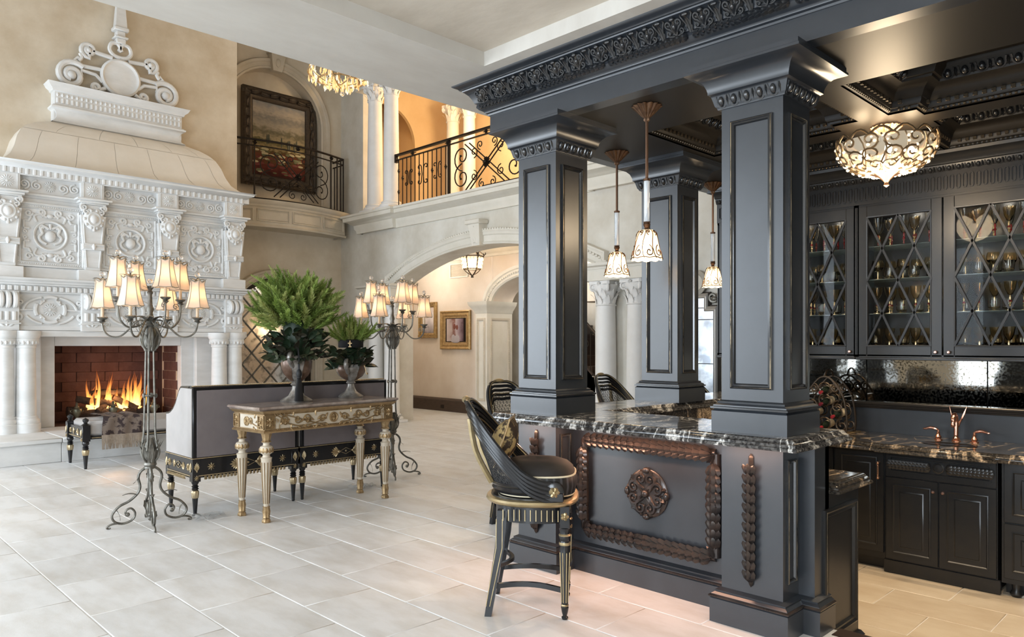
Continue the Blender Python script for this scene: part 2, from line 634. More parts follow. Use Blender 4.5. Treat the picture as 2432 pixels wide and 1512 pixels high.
struct('trim_1', st, MT['darkwood'], label='dark wooden step nosing beside the bar end')
sr = MB(); sr.box(STEP - .02, STEP + .005, -2.5, 1.66, ZS, -.03)
struct('trim_2', sr, MT['grout'], label='riser of the step down into the bar')

# ------------------------------------------------------------------ ceilings
ZC = 3.54
c = MB()
tx0, tx1, ty0, ty1 = -2.2, 3.507, -1.6, 3.818
c.box(-3.6, tx0, -2.6, 4.64, ZC, ZC + .3)
c.box(tx1, 9.0, -2.6, 4.64, ZC, ZC + .3)
c.box(tx0, tx1, -2.6, ty0, ZC, ZC + .3)
c.box(tx0, tx1, ty1, 4.64, ZC, ZC + .3)
ceil = struct('ceiling', c, MT['soffit'], label='pale plaster soffit over the near half of the room')
t = MB(); t.box(tx0 - .02, tx1 + .02, ty0 - .02, ty1 + .02, ZC + .10, ZC + .13)
struct('tray_panel', t, MT['tray'], ceil)
hc = MB(); hc.box(-3.6, 14.2, 4.5, 17.6, 8.6, 8.7)
struct('ceiling', hc, MT['soffit'], label='high ceiling of the great room')
hw = MB(); hw.box(-3.6, 9.0, 4.5, 4.64, ZC + .3, 8.6)
struct('wall_upper', hw, MT['plaster'], label='plaster wall above the soffit edge')

# ------------------------------------------------------------------ walls out of view: windows on the left, wall behind
w = MB()
ys = [-2.6]
for a, b in WIN_L: ys += [a, b]
ys.append(13.2)
for i in range(0, len(ys), 2): w.box(-3.6, -3.45, ys[i], ys[i + 1], -.3, 8.6)
for a, b in WIN_L:
    w.box(-3.6, -3.45, a, b, -.3, .35); w.box(-3.6, -3.45, a, b, 4.35, 8.6)
struct('wall_left', w, MT['plaster'], label='plaster wall with tall windows')
for i, (a, b) in enumerate(WIN_L):
    f = MB()
    f.at(frame((-3.44, 0, 0), (0, 1, 0), (0, 0, 1), (1, 0, 0)))
    f.mould([(p[0], p[1], 0) for p in rect(a, b, .35, 4.35)], [(0, 0), (0, .04), (.08, .04), (.1, 0)], (0, 0, 1), True)
    f.box(a + (b - a) / 2 - .03, a + (b - a) / 2 + .03, .35, 4.35, -.06, -.01)
    for z in (1.4, 2.4, 3.4): f.box(a, b, z - .02, z + .02, -.06, -.01)
    struct('window_%d' % (i + 1), f, MT['white'], label='tall white window frame')
w = MB(); w.box(-3.6, 7.4, -2.75, -2.6, -.4, ZC)
struct('wall_rear', w, MT['plaster'], label='plaster wall behind the viewpoint')
w = MB(); w.box(4.25, 7.28, -2.59, -2.5, ZS, ZC)  # out-of-view black wall, added to keep the nearest column's side dark
struct('wall_bar_added', w, MT['cabblack'], label='unseen black wall added at the bar end to darken reflections')

# ------------------------------------------------------------------ fireplace wall and niche wall
YW = 13.05
XC = 5.90
w = MB(); w.box(-3.6, XC, YW, 14.7, 0, 8.6)
# the fire box is cut out of this wall further down
w = MB()
FX0, FX1, FZ0, FZ1 = 2.97, 4.84, .33, 1.56
w.box(-3.6, FX0, YW, 14.7, 0, 8.6); w.box(FX1, XC, YW, 14.7, 0, 8.6)
w.box(FX0, FX1, YW, 14.7, FZ1, 8.6); w.box(FX0, FX1, YW, 14.7, 0, FZ0)
w.box(FX0, FX1, 13.75, 14.7, FZ0, FZ1)
struct('wall_fireplace', w, MT['plaster'], label='mottled beige plaster chimney wall')

YN = 14.56
NX, NR, NZ = 7.40, 1.07, 6.27


def arched_wall(x0, x1, z0, z1, holes, y0, y1, mb):
    """wall slab in the XZ plane with arched openings (cx, r, spring, bottom)"""
    holes = sorted(holes)
    edges = [x0]
    for h in holes: edges += [h[0] - h[1], h[0] + h[1]]
    edges.append(x1)
    for i in range(0, len(edges), 2): mb.box(edges[i], edges[i + 1], y0, y1, z0, z1)
    for (cx, r, sp, bot, rise) in holes:
        if bot > z0: mb.box(cx - r, cx + r, y0, y1, z0, bot)
        pts = arc2(cx, sp, r, PI, 0, 24, rise)
        n = len(pts)
        for (ya, fl_) in ((y0, 0), (y1, 1)):
            vs = [(p[0], ya, p[1]) for p in pts] + [(p[0], ya, z1) for p in pts]
            fs = [(i, i + 1, i + 1 + n, i + n) for i in range(n - 1)]
            mb.add(vs, [f[::-1] for f in fs] if fl_ else fs)
        vs = [(p[0], y0, p[1]) for p in pts] + [(p[0], y1, p[1]) for p in pts]
        mb.add(vs, [(i, i + n, i + 1 + n, i + 1) for i in range(n - 1)])


w = MB()
arched_wall(XC - .1, 9.0, 3.7, 8.6, [(NX, NR, NZ, 4.4, NR)], YN, YN + .28, w)
arched_wall(XC - .1, 9.0, 0, 3.7, [(NX, .92, 2.05, .0, .92)], YN, YN + .28, w)
w.box(XC - .1, 9.2, YN + .28, YN + .4, 0, 8.6)
struct('wall_niche', w, MT['plaster_dim'], label='shaded plaster wall with the arched painting niche')


def arch_path(cx, r, sp, bot, rise=None, n=28, y=0):
    p = [(cx + r, y, bot)] + [(q[0], y, q[1]) for q in arc2(cx, sp, r, 0, PI, n, rise)] + [(cx - r, y, bot)]
    return p


ARCHPROF = [(0, 0), (0, .05), (-.035, .07), (-.05, .055), (-.12, .055), (-.14, .08), (-.19, .09), (-.215, .05), (-.215, 0)]
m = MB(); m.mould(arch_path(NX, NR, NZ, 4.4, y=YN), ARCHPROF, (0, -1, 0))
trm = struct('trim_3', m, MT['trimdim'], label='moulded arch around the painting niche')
ks = MB(); ks.at(onY(NX, YN - .02, NZ + NR - .05)).frus(-.10, .10, 0, .0, 0, -.1, .1, 0, 0, 0) if False else None
ks = MB()
ks.at(onY(NX, YN, NZ + NR - .06))
ks.add([(-.10, 0, .0), (.10, 0, 0), (.16, .34, 0), (-.16, .34, 0), (-.10, 0, .14), (.10, 0, .14), (.16, .34, .18), (-.16, .34, .18)],
       [(3, 2, 1, 0), (4, 5, 6, 7), (0, 1, 5, 4), (1, 2, 6, 5), (2, 3, 7, 6), (3, 0, 4, 7)])
ks.box(-.19, .19, .34, .40, 0, .22, .01)
ks.sph((0, .17, .15), (.06, .1, .05), 8, 5)
obj('keystone', ks, MT['trimdim'], trm, world=True)
m = MB(); m.mould(arch_path(NX, .92, 2.05, 0, y=YN), [(q[0] * .85, q[1]) for q in ARCHPROF], (0, -1, 0))
trm = struct('trim_4', m, MT['trimdim'], label='arched stone surround of the leaded mirror')

# leaded mirror in the lower arch
t = thing('leaded_mirror', 'arched leaded mirror with dark diamond lattice behind the plants', 'mirror', (NX, YN, 0))
g = MB(); pts = [(.9, 0), ] + arc2(0, 2.05, .9, 0, PI, 20) + [(-.9, 0)]
g.at(onY(NX, YN + .2, 0)).prism(pts, 0, .02)
obj('mirror_glass', g, MT['mirror'], t, True)
fr = MB(); fr.mould(arch_path(NX, .90, 2.05, .0, y=YN + .18), [(.0, 0), (0, .06), (.08, .06), (.1, 0)], (0, -1, 0))
obj('mirror_frame', fr, MT['iron'], t, True)
for sgn in (1, -1):
    for k in range(-7, 8):
        # clip diagonal lines u*sgn + k*.42 = v-1.4 to the arch
        pp = []
        for i in range(61):
            u = -.88 + i * .0293; v = 1.4 + sgn * u * 1.12 + k * .47
            ok = 0.02 < v and (v < 2.05 or u * u + (v - 2.05) ** 2 < .88 ** 2)
            if ok: pp.append((u, v))
        if len(pp) > 2:
            b = MB(); b.at(onY(NX, YN + .165, 0)).tube([(p[0], p[1], 0) for p in (pp[0], pp[-1])], .014, 4)
            obj('lattice_bar', b, MT['lampiron'], t, True)

# ------------------------------------------------------------------ arch wall (x = 9) with gallery above
XA = 9.0
ACY, AHW, ASP, AAP = 9.87, 2.62, 2.83, 3.37
AR = (AHW ** 2 + (AAP - ASP) ** 2) / (2 * (AAP - ASP))


def seg_arc(hw, sp, ap, n=28):
    r = (hw ** 2 + (ap - sp) ** 2) / (2 * (ap - sp)); a = math.asin(hw / r)
    return [(r * math.sin(-a + 2 * a * i / n), ap - r + r * math.cos(-a + 2 * a * i / n)) for i in range(n + 1)]


w = MB()
w.box(XA, XA + .45, ACY + AHW, YN + .3, 0, 4.0)
w.box(XA, XA + .45, 2.9, ACY - AHW, 0, 4.0)
w.box(XA, XA + .45, 13.68, YN + .3, 4.0, 8.6)
pts = seg_arc(AHW, ASP, AAP)
n = len(pts)
for xa, fl_ in ((XA, 1), (XA + .45, 0)):
    vs = [(xa, ACY + p[0], p[1]) for p in pts] + [(xa, ACY + p[0], 4.0) for p in pts]
    fs = [(i, i + 1, i + 1 + n, i + n) for i in range(n - 1)]
    w.add(vs, [f[::-1] for f in fs] if fl_ else fs)
vs = [(XA, ACY + p[0], p[1]) for p in pts] + [(XA + .45, ACY + p[0], p[1]) for p in pts]
w.add(vs, [(i, i + 1, i + 1 + n, i + n) for i in range(n - 1)])
w.box(XA + .03, 12.38, 2.95, YN + .25, 4.01, 4.25)
struct('wall_back', w, MT['plaster_pale'], label='pale plaster wall with the wide arch below the gallery')
m = MB()
apath = [(XA, ACY + AHW, 2.75)] + [(XA, ACY - p[0], p[1]) for p in pts] + [(XA, ACY - AHW, 2.75)]
ap2 = [(0, 0), (0, .05), (.03, .07), (.05, .05), (.15, .06), (.17, .085), (.205, .09), (.225, .11), (.25, .10), (.26, .05), (.26, 0)]
m.mould(apath, ap2, (-1, 0, 0))
trm = struct('trim_5', m, MT['trim'], label='moulded frame of the wide arch')
bd = MB(); bd.sph((0, 0, 0), (.022, .03, .022), 6, 4); bd = bd.mesh('bead')
rr = seg_arc(AHW + .262, ASP + .02, AAP + .262, 92)
for p in rr:
    obj('bead', bd, MT['trim'], trm, M=T(XA - .09, ACY - p[0], p[1]))
ks = MB(); ks.at(onX(XA, ACY, AAP - .02))
ks.add([(-.10, 0, 0), (.10, 0, 0), (.15, .38, 0), (-.15, .38, 0), (-.10, 0, .14), (.10, 0, .14), (.15, .38, .2), (-.15, .38, .2)],
       [(3, 2, 1, 0), (4, 5, 6, 7), (0, 1, 5, 4), (1, 2, 6, 5), (2, 3, 7, 6), (3, 0, 4, 7)])
ks.box(-.19, .19, .38, .46, 0, .25, .015)
ks.at(onX(XA - .15, ACY, AAP + .04) @ R(PI / 2)).leaf(.3, .16, .15, 4, .12)
obj('keystone', ks, MT['trim'], trm, True)
# gallery ledge: the cornice under the gallery, with a break forward at the columns
LEDGE = [(0, 0), (.05, .0), (.06, .06), (.09, .10), (.10, .17), (.16, .20), (.19, .235), (.26, .25), (.27, .32), (.30, .33), (.31, .37), (0, .37)]
m = MB()
path = [(XA, 2.9, 3.96), (XA, 6.20, 3.96), (XA - .08, 6.20, 3.96), (XA - .08, 7.25, 3.96), (XA, 7.25, 3.96), (XA, 12.45, 3.96), (XA - .08, 12.45, 3.96), (XA - .08, 13.68, 3.96), (XA, 13.68, 3.96)]
m.mould(path[::-1], [(-a, b) for a, b in LEDGE], (0, 0, 1))
struct('trim_6', m, MT['trim'], label='stone cornice along the gallery edge')
m = MB()
path = [(XA - .05, 2.9, 6.98), (XA - .05, 13.68, 6.98)]
m.box(XA - .2, XA + .3, 2.9, 13.68, 7.0, 8.6)
m.mould([(XA - .2, 13.68, 7.1), (XA - .2, 2.9, 7.1)], [(0, 0), (-.03, 0), (-.04, .05), (-.09, .07), (-.1, .14), (0, .14)], (0, 0, 1))
struct('trim_7', m, MT['trim'], label='entablature above the gallery columns')
# gallery back wall, floor, hall below
w = MB(); w.box(12.4, 12.5, 2.9, YN + 3, 4.25, 8.6); arched_wall(XA + .45, 12.38, 4.25, 8.6, [(10.45, .85, 6.55, 4.25, .85)], 14.86, 14.95, w); w.box(9.5, 11.4, 16.2, 16.3, 4.25, 8.6); w.box(9.5, 9.6, 14.95, 16.2, 4.25, 8.6); w.box(11.3, 11.4, 14.95, 16.2, 4.25, 8.6)
struct('wall_gallery', w, mat('gallery_wall', (.72, .52, .30), .8, col2=(.78, .59, .37), nscale=1.2), label='amber wall at the back of the gallery')

# ------------------------------------------------------------------ columns
def capital_mb(r, h):
    m = MB()
    m.lathe([(r, 0), (r * 1.12, .01), (r * 1.12, h * .05), (r, h * .07), (r * .98, h * .3), (r * 1.08, h * .6), (r * 1.35, h * .86), (r * 1.2, h * .87)], 20)
    for ring, z, L, k, a in ((0, .06, .42, 8, 0), (1, .28, .42, 8, PI / 8)):
        for i in range(k):
            m.at(R(2 * PI * i / k + a) @ T(r * (1.0 + .03 * ring), 0, h * z) @ R(-PI / 2 + .12, 'Y') @ S(h, r * 2, h) ).leaf(L, .36, -.42, 4, -.10, 7)
    for i in range(4):
        M0 = R(PI / 4 + i * PI / 2)
        sp = spiral(r * 1.30, h * .74, h * .17, h * .02, PI * .5, -1.6, 18)
        m.at(M0).tube([(r * .9, 0, h * .45), (r * 1.1, 0, h * .8)] + [(p[0], 0, p[1]) for p in sp], [h * .03] * 2 + [h * .055] * 19, 6, flat=1.0)
        m.at(M0 @ T(r * 1.30, 0, h * .74) @ R(PI / 2, 'X')).lathe([(h * .05, -h * .06), (h * .05, h * .06)], 8)
        m.at(R(i * PI / 2) @ T(r * 1.28, 0, h * .9) @ R(PI / 2, 'Y'))
        rosette(m, 6, h * .09, h * .05)
    m.at(Matrix.Identity(4))
    pts = []
    for i in range(4):
        a = PI / 4 + i * PI / 2
        R1 = r * 1.78
        pts += [(R1 * math.cos(a - .07), R1 * math.sin(a - .07)), (R1 * math.cos(a + .07), R1 * math.sin(a + .07))]
        for q in (.3, .5, .7):
            b = a + q * PI / 2
            pts.append((r * (1.26 - .1 * math.sin(q * PI)) / max(.7, 1) * 1.02 * math.cos(b), r * (1.26 - .1 * math.sin(q * PI)) * 1.02 * math.sin(b)))
    m.prism(pts, h * .87, h)
    return m


def column(label, x, y, z0, z1, r, caph, m, group=None, name='column'):
    t = thing(name, label, 'column', (x, y, z0), 0, group)
    H = z1 - z0
    b = MB(); b.box(-r * 1.45, r * 1.45, -r * 1.45, r * 1.45, 0, r * .35, .005)
    b.lathe([(r * 1.42, r * .35), (r * 1.48, r * .5), (r * 1.42, r * .65), (r * 1.2, r * .7), (r * 1.15, r * .8), (r * 1.28, r * .9), (r * 1.2, r * 1.02), (r, r * 1.05)], 24)
    obj('column_base', b, m, t)
    s_ = MB(); h0 = r * 1.05; h1 = H - caph
    s_.lathe([(r * (1 - .14 * (u ** 1.6)), h0 + (h1 - h0) * u) for u in (0, .3, .5, .7, .85, 1)], 24)
    obj('column_shaft', s_, m, t)
    c_ = capital_mb(r * .88, caph)
    obj('capital', c_, m, t, M=T(0, 0, H - caph))
    return t


column('white gallery column nearest the painting balcony', 8.93, 13.12, 4.33, 7.0, .165, .34, MT['white'], 'gallery front columns')
column('white gallery column beside the end of the iron railing', 8.93, 12.54, 4.33, 7.0, .165, .34, MT['white'], 'gallery front columns')
column('far gallery column with carved capital, left one of the back pair', 11.6, 13.75, 4.25, 7.35, .17, .42, MT['white'], 'gallery back columns')
column('far gallery column with carved capital, right one of the back pair', 11.6, 13.15, 4.25, 7.35, .16, .42, MT['white'], 'gallery back columns')
column('white column at the arch foot, half hidden by the two plants', 8.86, 13.0, 0, 2.55, .16, .38, MT['white'], 'left arch columns')
column('white column at the arch foot directly behind the far floor lamp', 8.86, 12.42, 0, 2.55, .16, .38, MT['white'], 'left arch columns')
column('white column with carved capital left of the antique mirror', 8.86, 6.93, 0, 2.53, .165, .37, MT['white'], 'right arch columns')
column('white column with carved capital hidden beside the antique mirror', 8.86, 6.36, 0, 2.53, .165, .37, MT['white'], 'right arch columns')
for i, (ya, yb) in enumerate(((12.16, 13.26), (6.05, 7.22))):
    m = MB()
    m.mould([(8.62, yb, 0), (8.62, ya, 0), (9.05, ya, 0)], [(0, 0)], (0, 0, 1)) if False else None
    m.box(8.64, 9.0, ya, yb, 2.53, 2.72, .004)
    m.mould([(9.0, yb, 2.70), (8.64, yb, 2.70), (8.64, ya, 2.70), (9.0, ya, 2.70)], [(0, 0), (-.02, .0), (-.03, .03), (-.07, .05), (-.08, .09), (0, .09)], (0, 0, 1))
    m.box(8.64, 9.0, ya, yb, 2.72, 2.79)
    struct('trim_%d' % (8 + i), m, MT['trim'], label=('entablature block on the columns left of the arch', 'entablature block on the columns right of the arch')[i])

# ------------------------------------------------------------------ hall behind the arch
XH = 11.2
w = MB()
w.box(XH, XH + .5, 11.95, 15.6, 0, 4.0)
w.box(XH, XH + .5, 2.9, 8.6, 0, 4.0)
hp = arc2(0, 0, 1.2, PI, 0, 20, .62)
vs = [(XH, 10.72 - p[0], 2.42 + p[1]) for p in hp] + [(XH, 10.72 - p[0], 4.0) for p in hp]
nn = len(hp)
w.add(vs, [(i, i + 1, i + 1 + nn, i + nn) for i in range(nn - 1)])
vs = [(XH, 10.72 - p[0], 2.42 + p[1]) for p in hp] + [(XH + .6, 10.72 - p[0], 2.42 + p[1]) for p in hp]
w.add(vs, [(i, i + 1, i + 1 + nn, i + nn) for i in range(nn - 1)])
w.box(XH, XH + .5, 8.6, 9.52, 2.42, 4.0)
w.box(XA + .45, XH, 15.0, 15.1, 0, 4.0)
struct('wall_hall', w, MT['plaster_warm'], label='peach plaster hall wall hung with framed pictures')
m = MB(); m.box(XH - .05, XH, 12.36, 15.0, 0, .25); m.mould([(XH - .05, 15.0, .25), (XH - .05, 12.36, .25)], [(.0, 0), (-.01, .02), (.01, .04), (.03, .06), (.05, .06)], (0, 0, 1))
bb = struct('baseboard_hall', m, MT['darkwood'], label='tall dark wooden baseboard of the hall')
o_ = MB(); o_.at(onX(XH - .051, 13.6, .11)).box(-.06, .06, -.04, .04, 0, .008, .003)
obj('socket', o_, MT['iron'], bb, True)
m = MB(); m.mould([(XH, 15.0, 3.52), (XH, 2.9, 3.52)], [(0, 0), (-.03, .01), (-.05, .06), (-.12, .10), (-.2, .2), (-.26, .3), (-.28, .48), (0, .48)], (0, 0, 1))
trm = struct('trim_10', m, MT['trim'], label='carved crown moulding of the hall')
lf = MB(); lf.at(R(PI, 'Z') @ R(-.9, 'Y')).leaf(.17, .10, .2, 3, .12, 5); lf = lf.mesh('leaf')
for i in range(46): obj('leaf', lf, MT['trimdim'], trm, M=T(XH - .10, 14.6 - .115 * i, 3.63))
# second arch with panelled jamb
m = MB()
apth = [(XH - .06, 10.72 + 1.2, 2.42)] + [(XH - .06, 10.72 - p[0], 2.42 + p[1]) for p in hp] + [(XH - .06, 9.52, 2.42)]
m.mould(apth, [(0, -.06), (0, .0), (.03, .03), (.05, .0), (.16, .01), (.18, .04), (.24, .05), (.26, -.06)], (-1, 0, 0))
trm = struct('trim_11', m, MT['trim'], label='moulded second arch inside the hall')
for i in range(30):
    a = PI * i / 58
    obj('bead', bd, MT['trimdim'], trm, M=T(XH - .08, 10.72 + 1.31 * math.cos(a), 2.42 + .73 * math.sin(a)))
pl = MB()
pl.box(XH - .16, XH + .62, 11.93, 12.30, 0, 2.28); pl.box(XH - .2, XH + .66, 11.90, 12.34, 0, .18, .01); pl.box(XH - .18, XH + .64, 11.91, 12.32, .18, .24, .01)
pl = struct('trim_12', pl, MT['trim'], label='panelled pilaster of the second hall arch')
cp = MB(); cp.mould([(XH, 12.36, 2.26), (XH - .16, 12.30, 2.26), (XH - .16, 11.93, 2.26), (XH + .62, 11.93, 2.26)], [(0, 0), (-.02, .02), (-.03, .06), (-.10, .14), (-.14, .19), (-.16, .26), (0, .26)], (0, 0, 1))
cp.box(XH - .16, XH + .62, 11.93, 12.30, 2.26, 2.42)
obj('pilaster_cap', cp, MT['trim'], pl, True)
for i in range(8): obj('leaf', lf, MT['trimdim'], pl, M=T(XH - .17, 12.29 - i * .05, 2.31))
for k, M_ in enumerate((onX(XH - .16, 12.115, 0), onY(XH + .23, 11.93, 0))):
    hw = .135 if k == 0 else .30
    f = MB(); f.at(M_).mould([(p[0], p[1], 0) for p in rect(-hw, hw, .32, 2.16)], [(0, 0), (0, .02), (.02, .03), (.05, .02), (.06, 0)], (0, 0, 1), True)
    for i in range(36):
        f.at(M_ @ T(-hw + .03, .36 + i * .05, .025)).sph((0, 0, 0), (.012, .02, .012), 5, 3)
        f.at(M_ @ T(hw - .03, .36 + i * .05, .025)).sph((0, 0, 0), (.012, .02, .012), 5, 3)
    obj('panel_moulding', f, MT['trimdim'], pl, True)
# panelled wall seen through the second arch
w = MB(); w.box(12.6, 12.7, 2.9, 15.7, 0, 4.25); w.box(XH + .5, 12.6, 15.6, 15.7, 0, 4.25); w.box(12.38, 12.6, 2.95, 15.6, 4.05, 4.2)
wp = struct('wall_panelled', w, MT['plaster_pale'], label='pale panelled wall beyond the second arch')
f = MB()
for (u0, u1, v0, v1) in ((-.62, .62, .3, 1.15), (-.62, .62, 1.75, 2.6)):
    f.at(onX(12.6, 11.2, 0)).mould([(p[0], p[1], 0) for p in rect(u0, u1, v0, v1)], [(0, 0), (0, .03), (.05, .03), (.06, 0)], (0, 0, 1), True)
f.at(onX(12.6, 11.2, 1.45)).mould([(p[0], p[1], 0) for p in arc2(0, 0, .34, 0, 2 * PI, 24)[:-1]], [(0, 0), (0, .03), (.06, .03), (.07, 0)], (0, 0, 1), True)
f.at(onX(12.59, 11.2, 1.45)); rosette(f, 8, .22, .04)
obj('panel_moulding', f, MT['trimdim'], wp, True)

# ------------------------------------------------------------------ framed pictures
def ramp_mat(name, stops, nscale=6, amount=.25, axis=1, extra=None, stretch=(1, 1, 1), red=None):
    """a painted picture: bands of colour along local v, broken up by brushy noise"""
    m = mat(name, stops[0][1], .75, spec=.2)
    nt = m.node_tree; N = nt.nodes.new; L = nt.links.new
    tc = N('ShaderNodeTexCoord')
    sp = N('ShaderNodeSeparateXYZ'); L(tc.outputs['Generated'], sp.inputs[0])
    mp = N('ShaderNodeMapping'); mp.inputs['Scale'].default_value = stretch
    L(tc.outputs['Generated'], mp.inputs['Vector'])
    n = N('ShaderNodeTexNoise'); n.inputs['Scale'].default_value = nscale; n.inputs['Detail'].default_value = 7
    L(mp.outputs[0], n.inputs['Vector'])
    a = N('ShaderNodeMath'); a.operation = 'MULTIPLY_ADD'; a.inputs[1].default_value = amount
    L(n.outputs['Fac'], a.inputs[0]); L(sp.outputs[axis], a.inputs[2])
    b = N('ShaderNodeMath'); b.operation = 'SUBTRACT'; b.inputs[1].default_value = amount * .5
    L(a.outputs[0], b.inputs[0])
    r = N('ShaderNodeValToRGB'); e = r.color_ramp.elements
    e[0].position = stops[0][0]; e[0].color = (*stops[0][1], 1)
    e[1].position = stops[-1][0]; e[1].color = (*stops[-1][1], 1)
    for p_, c_ in stops[1:-1]:
        q = e.new(p_); q.color = (*c_, 1)
    L(b.outputs[0], r.inputs[0])
    L(r.outputs[0], nt.nodes['Principled BSDF'].inputs['Base Color'])
    return m


def picture(label, M, w, h, fw, fm, cm, name='framed_picture', depth=.06, ornate=0, liner=None):
    loc = M.to_translation()
    t = thing(name, label, 'picture', loc)
    f = MB(); f.at(M).mould([(p[0], p[1], 0) for p in rect(-w / 2, w / 2, -h / 2, h / 2)],
                            [(0, 0), (0, depth * .8), (fw * .15, depth), (fw * .3, depth * .8), (fw * .45, depth * .55), (fw * .7, depth * .75), (fw * .85, depth * .6), (fw, depth * .3), (fw, 0)], (0, 0, 1), True)
    obj('picture_frame', f, fm, t, True)
    if liner:
        l = MB(); l.at(M).mould([(p[0], p[1], 0) for p in rect(-w / 2 + fw * .95, w / 2 - fw * .95, -h / 2 + fw * .95, h / 2 - fw * .95)], [(0, 0), (0, depth * .3), (fw * .28, depth * .22), (fw * .3, 0)], (0, 0, 1), True)
        obj('liner', l, liner, t, True)
    c_ = MB(); c_.at(M).box(-w / 2 + fw * .8, w / 2 - fw * .8, -h / 2 + fw * .8, h / 2 - fw * .8, .002, depth * .2)
    o = bpy.data.objects.new('canvas', None)
    me = MB().box(-w / 2 + fw * .8, w / 2 - fw * .8, -h / 2 + fw * .8, h / 2 - fw * .8, .002, depth * .2).mesh('canvas')
    bpy.data.objects.remove(o)
    oc = obj('canvas', me, cm, t)
    oc.matrix_parent_inverse = WM(t).inverted(); oc.matrix_basis = M
    if ornate:
        lm = MB(); lm.leaf(fw * .9, fw * .5, .12, 3, .14, 5); lm = lm.mesh('leaf')
        nu = int(w / (fw * .8)); nv = int(h / (fw * .8))
        for i in range(nu):
            for sv in (-1, 1):
                oo = obj('frame_leaf', lm, fm, t)
                oo.matrix_parent_inverse = WM(t).inverted(); oo.matrix_basis = M @ T(-w / 2 + (i + .5) * w / nu - fw * .5, sv * (h / 2 - fw * .42), depth * .8) @ R(.15 * (1 if i % 2 else -1))
        for i in range(nv):
            for su in (-1, 1):
                oo = obj('frame_leaf', lm, fm, t)
                oo.matrix_parent_inverse = WM(t).inverted(); oo.matrix_basis = M @ T(su * (w / 2 - fw * .42), -h / 2 + (i + .5) * h / nv - fw * .5, depth * .8) @ R(PI / 2 + .15 * (1 if i % 2 else -1))
    return t


frame_dark = mat('picture_frame_dark', (.035, .024, .016), .4, metal=.3, col2=(.06, .042, .026), nscale=20)
paint1 = ramp_mat('vineyard_painting', [(.0, (.03, .012, .008)), (.10, (.085, .018, .012)), (.18, (.13, .03, .018)), (.25, (.10, .06, .02)), (.30, (.15, .035, .02)), (.36, (.09, .06, .02)), (.40, (.30, .22, .10)), (.47, (.10, .085, .035)), (.52, (.34, .27, .16)), (.60, (.14, .12, .07)), (.68, (.36, .30, .22)), (.78, (.22, .20, .17)), (.86, (.42, .35, .27)), (1.0, (.20, .21, .22))], 9, .22, stretch=(1.2, 2.6, 1))
pt = picture('large dark framed landscape painting with red flowers in the arched niche', onY(7.58, YN + .17, 5.90), 1.68, 2.02, .24, frame_dark, paint1, 'landscape_painting', .12, 1)
# cypresses, shrubs and poppies laid thick in paint
PM = [mat('paint_red', (.15, .022, .015), .6), mat('paint_olive', (.10, .10, .03), .4), mat('paint_straw', (.42, .34, .18), .4), mat('paint_dark', (.035, .04, .02), .4)]
for i in range(60):
    u = random.uniform(-.55, .55); v = random.uniform(-.72, -.12)
    w_ = random.uniform(.025, .06)
    d = MB(); d.at(onY(7.58 + u, YN + .138, 5.90 + v)).sph((0, 0, 0), (w_ * 1.5, w_ * .55, .003), 8, 4)
    obj('brush_stroke', d, PM[random.choice((0, 0, 0, 1, 2))] if v < -.38 else PM[random.choice((1, 2, 2))], pt, True)
for u, v in ((-.28, .0), (-.24, .01), (.2, -.06), (.35, -.08), (.4, -.02), (.24, -.05), (.05, -.02)):
    d = MB(); d.at(onY(7.58 + u, YN + .137, 5.90 + v)).sph((0, 0, 0), (.018, .12, .003), 8, 5)
    obj('brush_stroke', d, PM[3], pt, True)

gp = mat('frame_gold', (.34, .22, .09), .38, metal=.7, col2=(.5, .35, .17), nscale=18)
ph = ramp_mat('portrait_photo', [(0, (.10, .06, .07)), (.25, (.30, .22, .25)), (.45, (.45, .38, .40)), (.6, (.22, .10, .08)), (.75, (.42, .34, .33)), (1, (.50, .42, .40))], 3.2, .5)
p2 = picture('gilt framed wedding photograph with black mat beside the second arch', onX(XH - .01, 13.15, 1.91), 1.07, .90, .14, gp, MT['iron'], 'framed_photograph', .06, 0, MT['gold'])
d = MB(); d.at(onX(XH - .03, 13.15, 1.91)).box(-.30, .30, -.26, .26, 0, .012)
oo = obj('photograph', d, ph, p2, True)
fig = MB(); fig.at(onX(XH - .04, 13.15, 1.80)); fig.sph((-.06, -.08, 0), (.08, .10, .006), 10, 6); fig.sph((.07, -.09, 0), (.10, .10, .006), 10, 6); fig.sph((.01, -.13, 0), (.17, .06, .006), 10, 6)
obj('printed_dress', fig, mat('print_white', (.40, .36, .38), .7), p2, True)
fig = MB(); fig.at(onX(XH - .042, 13.15, 1.95)); fig.sph((-.02, .04, 0), (.05, .07, .006), 8, 6); fig.sph((.07, .02, 0), (.045, .06, .006), 8, 6)
obj('printed_hair', fig, mat('print_brown', (.17, .05, .035), .5), p2, True)
ph2 = ramp_mat('pale_photo', [(0, (.10, .07, .06)), (.3, (.5, .45, .46)), (.6, (.8, .74, .74)), (1, (.6, .5, .45))], 2.6, .5)
picture('ornate gilt framed pale print behind the far floor lamp', onX(XH - .01, 14.17, 2.16), .68, .86, .12, gp, ph2, 'framed_print', .07, 1)

# return-air grille and hall lantern
t = thing('vent_grille', 'cream slatted air grille high on the hall wall', 'vent', (XH, 13.05, 3.29))
v = MB(); v.at(onX(XH - .005, 13.05, 3.29)).mould([(p[0], p[1], 0) for p in rect(-.32, .32, -.17, .17)], [(0, 0), (0, .015), (.03, .015), (.03, 0)], (0, 0, 1), True)
obj('grille_frame', v, MT['trim'], t, True)
for i in range(12):
    v = MB(); v.at(onX(XH - .003, 13.05, 3.29 - .13 + i * .0235) @ R(.6, 'X')).box(-.29, .29, -.006, .006, -.01, .003)
    obj('slat', v, MT['trimdim'], t, True)

